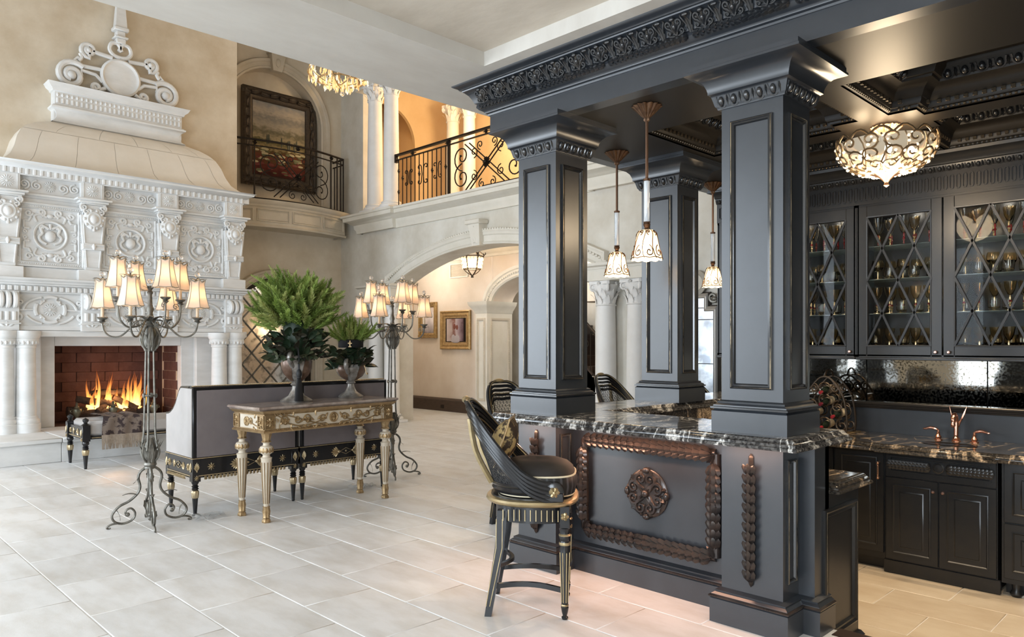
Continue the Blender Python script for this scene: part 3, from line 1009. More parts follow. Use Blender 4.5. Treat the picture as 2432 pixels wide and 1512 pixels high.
lant_gl = mat('lantern_glass', (1, .85, .62), .4, emit=(1, .66, .34), estr=1.3, alpha=.8)
def lantern(x, y, z):
    t = thing('hall_lantern', 'hexagonal iron and crystal lantern hanging in the hall', 'lantern', (x, y, z))
    f = MB(); n = 6
    for i in range(n):
        a = 2 * PI * i / n + .3; a2 = 2 * PI * (i + 1) / n + .3
        p = lambda r, q, zz: (r * math.cos(q), r * math.sin(q), zz)
        f.tube([p(.18, a, -.26), p(.24, a, .02), p(.235, a, .06)], .011, 5)
        f.tube([p(.24, a, .0), p(.24, a2, .0)], .011, 5); f.tube([p(.18, a, -.26), p(.18, a2, -.26)], .011, 5)
        f.tube(smooth([p(.235, a, .03), p(.15, a, .10), p(.05, a, .17), p(.07, a, .25), p(.12, a, .26), p(.12, a, .21)], 5), .010, 5)
        f.tube(smooth([p(.18, a, -.26), p(.10, a, -.34), p(.03, a, -.38), p(.0, a, -.42)], 4), .009, 5)
        f.tube(spiral(.24 * math.cos(a), .24 * math.sin(a), .0, .0, 0, 1, 2) and [p(.24, a, .02), p(.28, a, .05), p(.27, a, .08)], .009, 5)
    f.lathe([(.03, -.44), (.025, -.40), (.0, -.39)], 8); f.tube([(0, 0, .17), (0, 0, .5)], .008, 5)
    obj('iron_frame', f, MT['iron'], t)
    for i in range(n):
        a = 2 * PI * i / n + .3; a2 = 2 * PI * (i + 1) / n + .3
        g = MB()
        for r_, z_ in ((.03, -.22), (.03, -.14), (.03, -.06)):
            for q in (.2, .5, .8):
                b = a + (a2 - a) * q; rr_ = (.195 + .045 * (z_ + .26) / .26) * .97
                g.at(T(rr_ * math.cos(b), rr_ * math.sin(b), z_) @ R(b) @ R(PI / 2, 'Y')); rosette(g, 8, .042, .012)
        obj('crystal_panel', g, lant_gl, t)
    bl = MB(); bl.at(Matrix.Identity(4))
    for i in range(3): bl.sph((.06 * math.cos(i * 2.1), .06 * math.sin(i * 2.1), -.1), (.025, .025, .05), 8, 6)
    obj('bulb', bl, mat('bulb_warm', (1, .9, .7), .5, emit=(1, .8, .52), estr=14), t)
    light('POINT', (x, y, z - .1), 30, (1, .72, .44), .12)
lantern(10.2, 11.47, 3.40)

# stair, sconce and dark doorway glimpsed between the bar columns
t = thing('staircase', 'cream staircase with iron balustrade glimpsed between the bar columns', 'staircase', (11.4, 9.2, 0))
b = MB(); b.at(onX(11.35, 10.6, 0)).prism([(0, 0), (2.3, 0), (2.3, .12), (0, 2.22)], -.1, 0)
obj('stringer', b, MT['trim'], t, True)
b = MB(); b.at(onX(11.33, 10.6, 0)).mould([(p[0], p[1], 0) for p in ((.25, .2), (1.7, .2), (.25, 1.55))], [(0, 0), (0, .03), (.05, .03), (.06, 0)], (0, 0, 1), True)
obj('panel_moulding', b, MT['trimdim'], t, True)
b = MB(); b.at(onX(11.3, 10.6, 0)).tube([(0, 3.15, 0), (2.3, 1.05, 0)], .035, 8); b.tube([(0, 2.32, 0), (2.3, .22, 0)], .015, 6)
obj('handrail', b, MT['iron'], t, True)
for i in range(19):
    u = .06 + i * .12; zb_ = 2.32 - u * .913
    b = MB(); b.at(onX(11.3, 10.6, 0)).tube([(u, zb_, 0), (u, zb_ + .83, 0)], .009, 5)
    if i % 3 == 1: b.tube([(p[0], p[1], 0) for p in arc2(u, zb_ + .42, .07, 0, 2 * PI, 12)[:-1]], .009, 5, True)
    obj('baluster', b, MT['iron'], t, True)
b = MB()
for i in range(10): b.box(11.35, 12.5, 10.6 - .23 * (i + 1), 10.6 - .23 * i, 0, 2.2 - .21 * i)
obj('steps', b, MT['darkwood'], t, True)
dd = MB(); dd.at(onX(12.55, 8.9, 0)).prism([(-.9, 0), (.9, 0)] + arc2(0, 2.1, .9, 0, PI, 14, .5), -.03, 0)
struct('door_1', dd, MT['darkwood'], label='dark arched doorway behind the stair')
w = MB(); w.box(11.0, 11.06, 5.2, 8.3, 0, 3.9)
struct('wall_lobby', w, mat('lobby_plaster', (.70, .52, .33), .8, col2=(.76, .6, .42), nscale=2), label='golden plaster wall with the sconce')
t = thing('wall_sconce', 'small gilt wall sconce beside the white column', 'sconce', (10.95, 7.75, 1.9))
b = MB(); b.at(onX(10.99, 7.72, 1.88)).lathe([(.05, 0), (.05, .02), (.02, .04)], 10); b.tube(smooth([(0, 0, .03), (0, -.08, .1), (0, -.02, .14)], 5), .012, 6); b.at(onX(10.99, 7.72, 1.88)).tube(smooth([(0, 0, .02), (0, .12, .03), (.03, .2, .03)], 4), .01, 5)
obj('sconce_arm', b, MT['gold'], t, True)
b = MB(); b.at(T(10.85, 7.72, 1.88)).lathe([(.045, 0), (.035, .12)], 10)
obj('sconce_shade', b, mat('sconce_glow', (1, .9, .7), .5, emit=(1, .74, .42), estr=5), t, True)
light('POINT', (10.8, 7.72, 2.1), 18, (1, .72, .42), .08)
b = MB(); b.at(onX(10.98, 7.62, .9)).box(-.3, .3, -.55, .45, 0, .03)
obj('hall_tapestry', b, mat('tapestry', (.10, .03, .02), .9, col2=(.30, .18, .09), nscale=14), None, label='dark patterned wall hanging behind the white column', cat='tapestry')

# warm lamps of hall and gallery
light('POINT', (10.6, 11.6, 6.6), 230, (1, .70, .38), .3, name='gallery_light')
light('POINT', (10.4, 7.2, 6.6), 110, (1, .72, .42), .3, name='gallery_light')
light('POINT', (10.3, 13.6, 3.3), 46, (1, .89, .77), .2, name='hall_light')
light('POINT', (12.0, 10.6, 3.3), 42, (1, .91, .80), .2, name='hall_light')
light('POINT', (10.2, 9.0, 3.5), 52, (1, .90, .78), .2, name='hall_light')

# ------------------------------------------------------------------ antique mirror on the pale wall
t = thing('wall_mirror', 'tall antique mirror with stepped silver frame between the black columns', 'mirror', (8.95, 5.83, 0))
outl = [(-.74, .05), (.74, .05), (.74, 2.12), (.60, 2.12), (.60, 2.30), (-.60, 2.30), (-.60, 2.12), (-.74, 2.12)]
b = MB(); b.at(onX(8.99, 5.83, 0)).prism(outl, 0, .03)
obj('frame_back', b, MT['iron'], t, True)
b = MB(); b.at(onX(8.96, 5.83, 0)).mould([(p[0], p[1], 0) for p in outl], [(.02, 0), (.02, .03), (.04, .045), (.06, .03), (.075, .04), (.09, 0)], (0, 0, 1), True)
obj('mirror_frame', b, mat('silver_leaf', (.55, .53, .50), .35, metal=.8), t, True)
mm_ = mat('mirror_antiqued', (.40, .43, .46), .16, metal=1.0, col2=(.20, .22, .25), nscale=4, ndetail=8, ramp=(.42, .62), rough2=.3)
for (v0, v1) in ((.12, .72), (.725, 1.32), (1.325, 1.92), (1.925, 2.08)):
    b = MB(); b.at(onX(8.955, 5.83, 0)).box(-.66, .66, v0, v1, 0, .006, .003)
    obj('mirror_pane', b, mm_, t, True)
b = MB(); b.at(onX(8.955, 5.83, 0)).box(-.52, .52, 2.085, 2.24, 0, .006, .003)
obj('mirror_pane', b, mm_, t, True)
for sg in (-1, 1):
    b = MB(); b.at(onX(8.93, 5.83, 0))
    b.tube([(p[0], p[1], 0) for p in spiral(sg * .66, 2.22, .075, .015, 0 if sg > 0 else PI, 1.5 * -sg, 18)], .022, 6)
    b.sph((sg * .69, 2.2, .02), (.05, .035, .03), 8, 5)
    obj('corner_scroll', b, MT['lampiron'], t, True)
b = MB(); b.at(onX(8.95, 5.43, 2.43)).lathe([(.16, 0), (.16, .03), (.12, .05), (.1, .03), (0, .03)], 20, sy=1.1)
obj('crest_medallion', b, mat('crest', (.45, .42, .36), .5, metal=.3), t, True)

# ------------------------------------------------------------------ painting balcony
BX0, BX1 = 6.05, 8.78


def bow(u, d=0.0):
    """front line of the bowed balcony, u 0..1 from left to right"""
    x = BX0 + (BX1 - BX0) * u
    return (x, 14.06 - .30 * math.sin(PI * u) - d)


t = thing('painting_balcony', 'bowed tan stone balcony with panels under the painting', 'balcony', ((BX0 + BX1) / 2, YN, 3.9))
NB = 18
front = [bow(i / NB) for i in range(NB + 1)]
poly = [(BX0, YN)] + front + [(BX1, YN)]
m = MB(); m.prism(poly, 3.94, 4.36)
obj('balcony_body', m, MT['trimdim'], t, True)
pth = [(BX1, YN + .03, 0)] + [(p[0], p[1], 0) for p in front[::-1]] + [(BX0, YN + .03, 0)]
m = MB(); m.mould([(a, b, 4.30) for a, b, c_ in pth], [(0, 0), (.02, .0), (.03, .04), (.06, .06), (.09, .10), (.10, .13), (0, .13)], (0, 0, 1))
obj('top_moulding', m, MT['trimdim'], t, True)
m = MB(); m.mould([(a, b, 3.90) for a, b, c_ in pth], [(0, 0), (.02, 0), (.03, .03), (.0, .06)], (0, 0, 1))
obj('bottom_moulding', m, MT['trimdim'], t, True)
for (a, b) in ((.04, .20), (.23, .46), (.49, .74), (.77, .98)):
    pts = []
    k = 6
    for i in range(k + 1):
        q = bow(a + (b - a) * i / k, .004); pts.append((q[0], q[1], 4.02))
    for i in range(k, -1, -1):
        q = bow(a + (b - a) * i / k, .004); pts.append((q[0], q[1], 4.25))
    m = MB(); m.tube(pts, .016, 6, True)
    m.tube([Vector(p) + Vector(((p[0] < (bow(a)[0] + bow(b)[0]) / 2) * .05 - .025, 0, (.03 if p[2] < 4.1 else -.03))) for p in pts], .007, 5, True)
    obj('panel_moulding', m, MT['trimdim'], t, True)


def scroll_panel(mb, W, H, r=.011):
    """wrought iron railing panel W x H: crossing bars, boss and C-scrolls; local u 0..W, v 0..H"""
    cx, cy = W / 2, H * .47
    for sg in (-1, 1):
        for off in (-.06, .06):
            mb.tube([(cx - sg * W * .26 + off, H * .03, 0), (cx + sg * W * .26 + off, H * .9, 0)], r, 5)
        x0 = cx + sg * W * .33
        R_ = min(H * .26, W * .17)
        for vy, d in ((H * .68, 1), (H * .30, -1)):
            sp = spiral(x0, vy, R_, R_ * .16, -PI / 2 * d, sg * d * 1.35, 22)
            mb.tube([(p[0], p[1], 0) for p in sp], r, 5)
            mb.sph((sp[-1][0], sp[-1][1], 0), r * 1.8, 6, 4)
            sp = spiral(cx + sg * W * .17, vy + d * H * .03, R_ * .42, R_ * .1, -PI / 2 * d, -sg * d * 1.2, 14)
            mb.tube([(p[0], p[1], 0) for p in sp], r * .8, 5)
        sp = spiral(cx + sg * W * .09, H * .82, R_ * .36, R_ * .08, -PI / 2, sg * 1.3, 14)
        mb.tube([(p[0], p[1], 0) for p in sp], r * .8, 5)
        sp = spiral(cx + sg * W * .07, H * .10, R_ * .36, R_ * .08, PI / 2, -sg * 1.3, 14)
        mb.tube([(p[0], p[1], 0) for p in sp], r * .8, 5)
    return mb


# local mesh of the panel is bent onto the bow afterwards
t = thing('balcony_railing', 'black wrought iron scroll railing in front of the painting', 'railing', ((BX0 + BX1) / 2, 14.0, 4.43))
LB = BX1 - BX0


def bend(mb, u0, z0):
    vv = np.concatenate(mb.v); out = []
    for p in vv:
        q = bow(min(1, max(0, (u0 + p[0]) / LB)), -.06)
        out.append((u0 + p[0] + BX0, q[1] + p[2], z0 + p[1]))
    mb.v = [np.array(out)]
    return mb


for u0, W in ((.62, 1.72),):
    m = MB(); scroll_panel(m, W, 1.0, .012)
    obj('scroll_panel', bend(m, u0, 4.50), MT['iron'], t, True)
bz = MB(); bz.at(T(BX0 + .62 + .86, bow(.55, -.06)[1] - .03, 4.98) @ R(PI / 2, 'X')); rosette(bz, 10, .085, .03)
obj('boss', bz, MT['iron'], t, True)
m = MB()
for z in (5.62, 5.50, 4.47):
    m.tube([(bow(i / 24, -.06)[0], bow(i / 24, -.06)[1], z) for i in range(25)] + ([(BX1, YN - .02, z)]), .022 if z > 5.6 else .014, 6)
obj('rails', m, MT['iron'], t, True)
for i, u in enumerate((.10, .22, .86, .93, .97, 1.0)):
    q = bow(u, -.06); m = MB(); m.tube([(q[0], q[1], 4.43), (q[0], q[1], 5.62)], .016, 6)
    obj('post', m, MT['iron'], t, True)
for dy in (.12, .24, .36):
    m = MB(); m.tube([(BX1, 14.12 + dy, 4.43), (BX1, 14.12 + dy, 5.5)], .012, 6); obj('post', m, MT['iron'], t, True)
for u in (.22, .54, .86):
    q = bow(u, -.06); m = MB(); m.at(T(q[0], q[1] - .02, 5.56) @ R(PI / 2, 'X')); rosette(m, 6, .05, .03); obj('rail_rosette', m, MT['iron'], t, True)

# ------------------------------------------------------------------ gallery railing (straight, along y)
t = thing('gallery_railing', 'black wrought iron railing along the upper gallery', 'railing', (8.92, 10.5, 4.33))
G0 = 12.28
def gal(u, v): return (8.90, G0 - u, 4.30 + v)
GM = frame((8.90, G0, 4.30), (0, -1, 0), (0, 0, 1), (-1, 0, 0))
m = MB(); m.at(GM)
for v_ in (1.09, 1.00): m.box(-.05, 6.2, v_, v_ + (.035 if v_ > 1.05 else .018), -.02 if v_ < 1.05 else -.035, .02 if v_ < 1.05 else .035)
m.box(-.05, 6.2, .06, .08, -.012, .012)
m.box(-.07, -.02, .96, 1.13, -.03, .03)
obj('rails', m, MT['iron'], t, True)
for k in range(12):
    u = .04 + .135 * k
    m = MB(); m.at(GM).tube([(u, .0 if k in (0, 6, 11) else .07, 0), (u, 1.0, 0)], .011, 5)
    vs_ = (.36, .78) if k == 0 else ((.62,) if k in (1, 5, 8, 11) else ())
    for q in vs_: m.sph((u, q, 0), (.028, .03, .028), 6, 5); m.sph((u, q + .035, 0), (.02, .012, .02), 6, 4); m.sph((u, q - .035, 0), (.02, .012, .02), 6, 4)
    obj('baluster', m, MT['iron'], t, True)
for u, s_ in ((.04 + .135 * 2.5, 1.0), (.04 + .135 * 5.8, 1.25), (.04 + .135 * 9.2, 1.0)):
    m = MB(); m.at(GM)
    for sx in (-1, 1):
        for sv in (-1, 1):
            sp = spiral(u + sx * .085 * s_, .60 + sv * .11 * s_, .055 * s_, .012, PI if sx > 0 else 0, sx * sv * -.9, 12)
            m.tube([(u + sx * .02, .60, 0)] + [(p[0], p[1], 0) for p in sp], .010, 5)
    obj('scroll', m, MT['iron'], t, True)
for u in (1.62, 3.72, 5.8):
    m = MB(); m.at(GM).box(u - .022, u + .022, 0, 1.09, -.022, .022); obj('post', m, MT['iron'], t, True)
for u in (.55, 1.62, 2.68, 3.72, 4.8):
    m = MB(); m.at(GM @ T(u, 1.045, .03)); rosette(m, 6, .045, .03); m.at(GM).tube([(u - .09, 1.05, .02), (u + .09, 1.05, .02)], .008, 5); obj('rail_rosette', m, MT['iron'], t, True)
for u0 in (1.64, 3.74):
    m = MB(); scroll_panel(m, 2.06, .98, .013); vv = np.concatenate(m.v); mm2 = MB(); mm2.at(GM @ T(u0, .05, 0)); mm2.add(vv, m.f)
    obj('scroll_panel', mm2, MT['iron'], t, True)
    m = MB(); m.at(GM @ T(u0 + 1.03, .51, .015)); rosette(m, 12, .10, .04); obj('boss', m, MT['iron'], t, True)
# railing on the far side of the gallery
t = thing('stair_railing', 'second iron railing at the back of the upper gallery', 'railing', (11.8, 12.2, 4.25))
m = MB(); M2 = frame((11.7, 12.75, 4.25), (0, -1, 0), (0, 0, 1), (-1, 0, 0)); m.at(M2)
m.box(0, 5, 1.0, 1.04, -.03, .03); m.box(0, 5, .88, .9, -.012, .012); m.box(0, 5, .08, .1, -.012, .012); obj('rails', m, MT['iron'], t, True)
for k in range(24):
    m = MB(); m.at(M2).tube([(.1 + k * .2, 0, 0), (.1 + k * .2, .9, 0)], .014, 5); obj('baluster', m, MT['iron'], t, True)
# wall light on the gallery
m = MB(); m.at(onX(12.38, 12.9, 5.0)).box(-.03, .03, -.35, .35, 0, .05, .01)
obj('wall_light', m, mat('lit_strip', (1, .9, .7), .5, emit=(1, .78, .45), estr=6), None, label='narrow lit wall light behind the gallery railing', cat='light')

# ------------------------------------------------------------------ bar: ornaments shared by the parts
def egg_mesh():
    m = MB(); m.sph((0, -.002, .012), (.021, .030, .022), 10, 6)
    m.tube([(p[0], p[1], .008) for p in arc2(0, .005, .033, PI, 2 * PI, 10, .043)], .008, 5)
    m.tube([(-.036, .03, .008), (-.031, .005, .008)], .007, 4); m.tube([(.036, .03, .008), (.031, .005, .008)], .007, 4)
    m.at(T(.045, .032, .006) @ R(-PI / 2)).petal(.07, .022, .014)
    return m.mesh('egg')


EGG = egg_mesh()


def laurel_mesh(L=.075, W=.03):
    """one cluster of the laurel garland along +x: three leaves and two berries on a half-round core"""
    m = MB()
    for a, o, k in ((.55, W * .42, 1), (-.55, -W * .42, 1), (0, 0, 1.05)):
        m.at(T(-L * .12, o * .5, .012 + .006 * (k > 1)) @ R(a * .55) @ R(-.18, 'Y')).petal(L * k, W * 1.15, .014)
    m.at(Matrix.Identity(4))
    m.sph((L * .2, W * .72, .012), .006, 6, 4); m.sph((L * .2, -W * .72, .012), .006, 6, 4)
    return m.mesh('laurel_leaves')


LAUREL = laurel_mesh()


def place(name, me, m, parent, M):
    o = obj(name, me, m, parent)
    o.matrix_parent_inverse = WM(parent).inverted()
    o.matrix_basis = M
    return o


def drop_ornament(parent, M, h=.72):
    """hanging laurel drop on a pier: bud, clusters, ribbon cross, pointed end"""
    n = 13
    st = (h - .13) / (n - 2)
    core = MB(); core.at(M).tube([(0, h / 2 - .05, .004), (0, -h / 2 + .05, .004)], .016, 8)
    core.at(M @ T(0, h / 2 - .07, .008) @ R(PI / 2)).petal(.09, .035, .02)
    core.at(M @ T(0, -h / 2 + .08, .008) @ R(-PI / 2)).petal(.09, .035, .02)
    core.at(M).tube([(-.024, -.02, .02), (.024, .03, .02)], .006, 5).tube([(.024, -.02, .02), (-.024, .03, .02)], .006, 5)
    d = obj('drop_core', core, MT['bronze'], parent, True)
    for i in range(n - 1):
        v = h / 2 - .10 - i * st
        up = 1 if v > 0.02 else -1
        place('laurel_leaves', LAUREL, MT['bronze'], parent, M @ T(0, v, .006) @ R(PI / 2) @ S(1.0, 1.15, 1.3))


def panel_frame(parent, M, u0, u1, v0, v1, name='panel_moulding', m=None, w=.028, d=.014):
    f = MB(); f.at(M).mould([(p[0], p[1], 0) for p in rect(u0, u1, v0, v1)], [(0, 0), (0, d * .7), (w * .25, d), (w * .5, d * .55), (w * .8, d * .75), (w, 0)], (0, 0, 1), True)
    o = obj(name, f, m or MT['blackedge'], parent, True)
    q = MB(); e = w * .25
    q.at(M).tube([(p[0], p[1], d * .95) for p in rect(u0 + e, u1 - e, v0 + e, v1 - e)], .0028, 4, True)
    obj('worn_edge', q, MT['rub'], o, True)
    return o


SLT = 1.098     # top of the granite bar
SLB = 1.036
ZB = 3.18       # underside of the black beams

COLS = [(3.87, 4.205, 1.817, 2.185), (3.87, 4.215, 3.471, 3.837), (5.413, 5.745, 3.471, 3.837), (6.93, 7.27, 3.471, 3.837)]
COLLAB = ['black panelled square column nearest the camera on the bar', 'black panelled square column at the far corner of the bar counter, behind the stool',
          'black panelled square column behind the middle pendants', 'black panelled square column at the back wall behind the nearest column']


def bar_column(i):
    x0, x1, y0, y1 = COLS[i]
    t = thing('bar_column', COLLAB[i], 'column', ((x0 + x1) / 2, (y0 + y1) / 2, SLT), 0, 'black columns of the bar')
    ring = [(x0, y1, 0), (x0, y0, 0), (x1, y0, 0), (x1, y1, 0)]
    m = MB(); m.box(x0, x1, y0, y1, SLT, 3.15)
    obj('shaft', m, MT['black'], t, True)
    m = MB(); m.mould([(a, b, SLT) for a, b, c_ in ring], [(.0, 0), (-.042, 0), (-.042, .115), (-.030, .125), (-.036, .135), (-.034, .150), (-.016, .160), (-.018, .170), (0, .178)], (0, 0, 1), True)
    obj('column_base', m, MT['blackedge'] if False else MT['black'], t, True)
    m = MB(); m.mould([(a, b, SLT + .126) for a, b, c_ in ring], [(-.03, 0), (-.047, .004), (-.047, .014), (-.03, .018)], (0, 0, 1), True)
    obj('base_bead', m, MT['blackedge'], t, True)
    m = MB(); m.mould([(a, b, 2.945) for a, b, c_ in ring], [(0, 0), (-.016, .0), (-.020, .012), (-.028, .02), (-.042, .07), (-.048, .08), (-.058, .085), (-.058, .098), (-.062, .115), (-.075, .145), (-.098, .168), (-.128, .182), (-.150, .188), (-.158, .192), (-.158, .206), (-.150, .210), (-.150, .235), (0, .235)], (0, 0, 1), True)
    obj('capital', m, MT['black'], t, True)
    for (M, w) in ((onX(x0, (y0 + y1) / 2, 0), y1 - y0), (onY((x0 + x1) / 2, y0, 0), x1 - x0)):
        panel_frame(t, M, -w / 2 + .058, w / 2 - .058, SLT + .245, 2.865, w=.030, d=.016)
        n = 5
        for k in range(n):
            place('egg', EGG, MT['blackedge'], t, M @ T(-w / 2 - .01 + (k + .35) * (w + .02) / n, 2.990, .026) @ R(.42, 'X') @ S(.86, 1.0, .8))
    return t


for i in range(4): bar_column(i)

# ------------------------------------------------------------------ granite bar top
SLAB = [(0, 0), (.0, 0)]
ED = [(.055, 0), (.0, 0), (-.004, .008), (.0, .018), (.010, .022), (.012, .030), (.010, .036), (.020, .040), (.028, .048), (.030, .056), (.040, .0625), (.055, .0625)]
outer = [(3.695, 3.985), (3.695, 1.665), (4.43, 1.665), (4.43, 3.42), (7.26, 3.42), (7.26, 3.985)]
inn = [(3.75, 3.93), (3.75, 1.72), (4.375, 1.72), (4.375, 3.475), (7.205, 3.475), (7.205, 3.93)]
m = MB()
m.mould([(p[0], p[1], SLB) for p in outer], ED, (0, 0, 1), True)
m.prism(inn[:], SLB, SLT)
obj('granite_countertop', m, MT['granite'], None, label='black granite bar counter with white veins and moulded edge', cat='countertop')

# ------------------------------------------------------------------ bar front: piers, panel, base
BASE = [(0, 0), (-.05, 0), (-.05, .135), (-.042, .142), (-.046, .150), (-.044, .160), (-.026, .172), (-.028, .182), (-.012, .190), (0, .196)]
t = thing('bar_counter', 'black panelled bar front with carved bronze garland frame', 'bar counter', (4.0, 2.8, 0))
m = MB()
m.box(3.87, 4.25, 1.817, 2.185, 0, SLB); m.box(3.87, 4.25, 3.471, 3.837, 0, SLB)
m.box(4.06, 4.25, 1.725, 3.837, 0, SLB); m.box(4.06, 7.26, 3.471, 3.837, ZS, SLB); m.box(4.2, 4.25, 1.725, 3.837, ZS, SLB)
obj('bar_body', m, MT['black'], t, True)
m = MB()
m.mould([(4.25, 3.837, 0), (3.87, 3.837, 0), (3.87, 3.471, 0), (4.06, 3.471, 0), (4.06, 2.185, 0), (3.87, 2.185, 0), (3.87, 1.817, 0), (4.06, 1.817, 0), (4.06, 1.725, 0), (4.22, 1.725, 0)], [(-a * -1 if False else a, b) for a, b in BASE], (0, 0, 1))
obj('base_moulding', m, MT['black'], t, True)
m = MB()
m.mould([(4.25, 3.837, .14), (3.87, 3.837, .14), (3.87, 3.471, .14), (4.06, 3.471, .14), (4.06, 2.185, .14), (3.87, 2.185, .14), (3.87, 1.817, .14), (4.06, 1.817, .14), (4.06, 1.725, .14), (4.22, 1.725, .14)], [(-.04, 0), (-.055, .004), (-.057, .012), (-.04, .02)], (0, 0, 1))
obj('base_bead', m, MT['bronze'], t, True)
panel_frame(t, onY(3.965, 1.817, 0), -.055, .055, .28, .96, w=.022)
panel_frame(t, onY(3.965, 3.471, 0), -.055, .055, .28, .96, w=.022)
for yc in (2.001, 3.654): drop_ornament(t, onX(3.87, yc, .605))
# garland frame
GMx = onX(4.06, 2.843, .612)
hw, hh = .5175, .315
m = MB()
for (a, b) in (((-hw, hh), (hw, hh)), ((hw, hh), (hw, -hh)), ((hw, -hh), (-hw, -hh)), ((-hw, -hh), (-hw, hh))):
    m.at(GMx).tube([(a[0], a[1], 0), (b[0], b[1], 0)], .030, 10, flat=1)
for sx in (-1, 1):
    for sy in (-1, 1):
        for q in (-.18, 0, .18):
            m.at(GMx @ T(sx * (hw + .01), sy * (hh + .01), .02) @ R(math.atan2(-sy, -sx) + q * 2)).petal(.10, .035, .02)
gf = obj('garland_core', m, MT['bronze'], t, True)
def garland(p, q, n, mid=True):
    L = math.hypot(q[0] - p[0], q[1] - p[1]); a = math.atan2(q[1] - p[1], q[0] - p[0])
    for i in range(n):
        u = (i + .5) / n
        flip = u > .5
        M = GMx @ T(p[0] + (q[0] - p[0]) * u, p[1] + (q[1] - p[1]) * u, .020) @ R(a + (PI if flip else 0))
        place('laurel_leaves', LAUREL, MT['bronze'], t, M @ S(1.05, 1.45, 1.2))
    m = MB(); m.at(GMx @ T((p[0] + q[0]) / 2, (p[1] + q[1]) / 2, .030) @ R(a)).tube([(-.03, -.036, 0), (.03, .036, 0)], .008, 5).tube([(.03, -.036, 0), (-.03, .036, 0)], .008, 5)
    for u in (.25, .75):
        m.at(GMx @ T(p[0] + (q[0] - p[0]) * u, p[1] + (q[1] - p[1]) * u, .030) @ R(a)).tube([(-.025, -.036, 0), (.025, .036, 0)], .007, 5).tube([(-.01, -.036, 0), (.04, .036, 0)], .007, 5)
    obj('ribbon', m, MT['bronze'], t, True)
garland((-hw, hh), (hw, hh), 20); garland((-hw, -hh), (hw, -hh), 20)
garland((-hw, -hh + .04), (-hw, hh - .04), 11); garland((hw, -hh + .04), (hw, hh - .04), 11)
# carved rosette of four scrolled leaves
RM = onX(4.06, 2.828, .616)
m = MB(); m.at(RM).lathe([(.160, 0), (.160, .010), (.145, .022), (.10, .030), (.0, .026)], 32)
obj('rosette_back', m, MT['bronze'], t, True)
for k in range(4):
    m = MB(); a = PI / 4 + k * PI / 2
    M0 = RM @ R(a)
    m.at(M0 @ T(.03, 0, .022)).leaf(.135, .17, .06, 3, .12, 8)
    for sg in (-1, 1):
        sp = spiral(.090, sg * .040, .048, .010, -sg * PI * .75, sg * 1.35, 18)
        m.at(M0).tube([(.03, sg * .012, .026)] + [(p[0], p[1], .030) for p in sp], [.008] + [.013 - .006 * i / 18 for i in range(19)], 6)
        m.at(M0).sph((sp[-1][0], sp[-1][1], .034), .012, 6, 5)
        m.at(M0 @ T(.095, sg * .055, .02) @ R(sg * .5)).petal(.05, .04, .022)
    obj('rosette_leaf', m, MT['bronze'], t, True)
    m = MB(); m.at(RM @ R(k * PI / 2)).sph((.152, 0, .018), (.022, .030, .022), 10, 6).at(RM @ R(k * PI / 2) @ T(.05, 0, .02)).petal(.09, .03, .018)
    obj('rosette_bud', m, MT['bronze'], t, True)
m = MB(); m.at(RM).sph((0, 0, .036), (.026, .026, .020), 12, 6); obj('rosette_eye', m, MT['bronze'], t, True)

# inner low counter of the bar (sunken side) with its end panel
t = thing('low_counter_cabinet', 'low black cabinet end with raised panel beside the step', 'cabinet', (4.45, 2.4, ZS))
m = MB(); m.box(4.25, 4.69, 1.725, 3.42, ZS, .745); obj('cabinet_body', m, MT['cabblack'], t, True)
panel_frame(t, onY(4.47, 1.725, 0), -.30, .17, ZS + .22, .66, m=MT['cabblack'], w=.05, d=.02)
m = MB(); m.mould([(4.20, 1.725, ZS), (4.69, 1.725, ZS), (4.69, 3.42, ZS)], [(0, 0), (-.035, 0), (-.035, .10), (-.026, .11), (-.03, .125), (-.012, .15), (0, .155)], (0, 0, 1)); obj('base_moulding', m, MT['cabblack'], t, True)
m = MB(); o2 = [(4.25, 1.665), (4.755, 1.665), (4.755, 3.42), (4.25, 3.42)]
m.mould([(p[0], p[1], .745) for p in o2], ED, (0, 0, 1), True); m.prism([(4.3, 1.72), (4.70, 1.72), (4.70, 3.37), (4.3, 3.37)], .745, .807)
obj('low_countertop', m, MT['granite2'], None, label='lower granite worktop inside the bar beside the nearest column', cat='countertop')
m = MB(); m.box(4.75, 7.2, 3.43, 3.47, ZS, SLB); obj('granite_upstand', m, MT['granite2'], t, True)

# warm strip lamps under the bar overhang
for (y0, y1, x) in ((2.25, 3.42, 3.88), (1.82, 2.17, 3.79), (3.5, 3.82, 3.79)):
    light('AREA', (x, (y0 + y1) / 2, SLB - .012), 8.0 * (y1 - y0), (1, .55, .36), .03, (0, 0, 0), y1 - y0, 'strip_light')

# ------------------------------------------------------------------ entablature and cornice
t = thing('bar_entablature', 'black entablature with carved cornice above the bar', 'cornice', (3.82, 1.5, ZB))
m = MB(); m.box(3.82, 3.93, -2.58, 4.092, ZB, 3.52); m.box(3.93, 7.28, 3.98, 4.092, ZB, 3.52)
obj('fascia', m, MT['black'], t, True)
path = [(7.28, 4.092), (3.82, 4.092), (3.82, -2.58)]
CORN = [(0, 0), (-.012, 0), (-.014, .012), (-.03, .018), (-.034, .03), (-.04, .034), (-.06, .045), (-.075, .062), (-.072, .08), (-.07, .086), (-.082, .09), (-.088, .10), (-.096, .12), (-.115, .15), (-.138, .172), (-.150, .178), (-.152, .186), (-.165, .188), (-.172, .198), (-.19, .206), (-.205, .214), (-.21, .222), (0, .222)]
m = MB(); m.mould([(a, b, 3.318) for a, b in path], [(a, b) for a, b in CORN], (0, 0, 1))
obj('cornice_moulding', m, MT['black'], t, True)


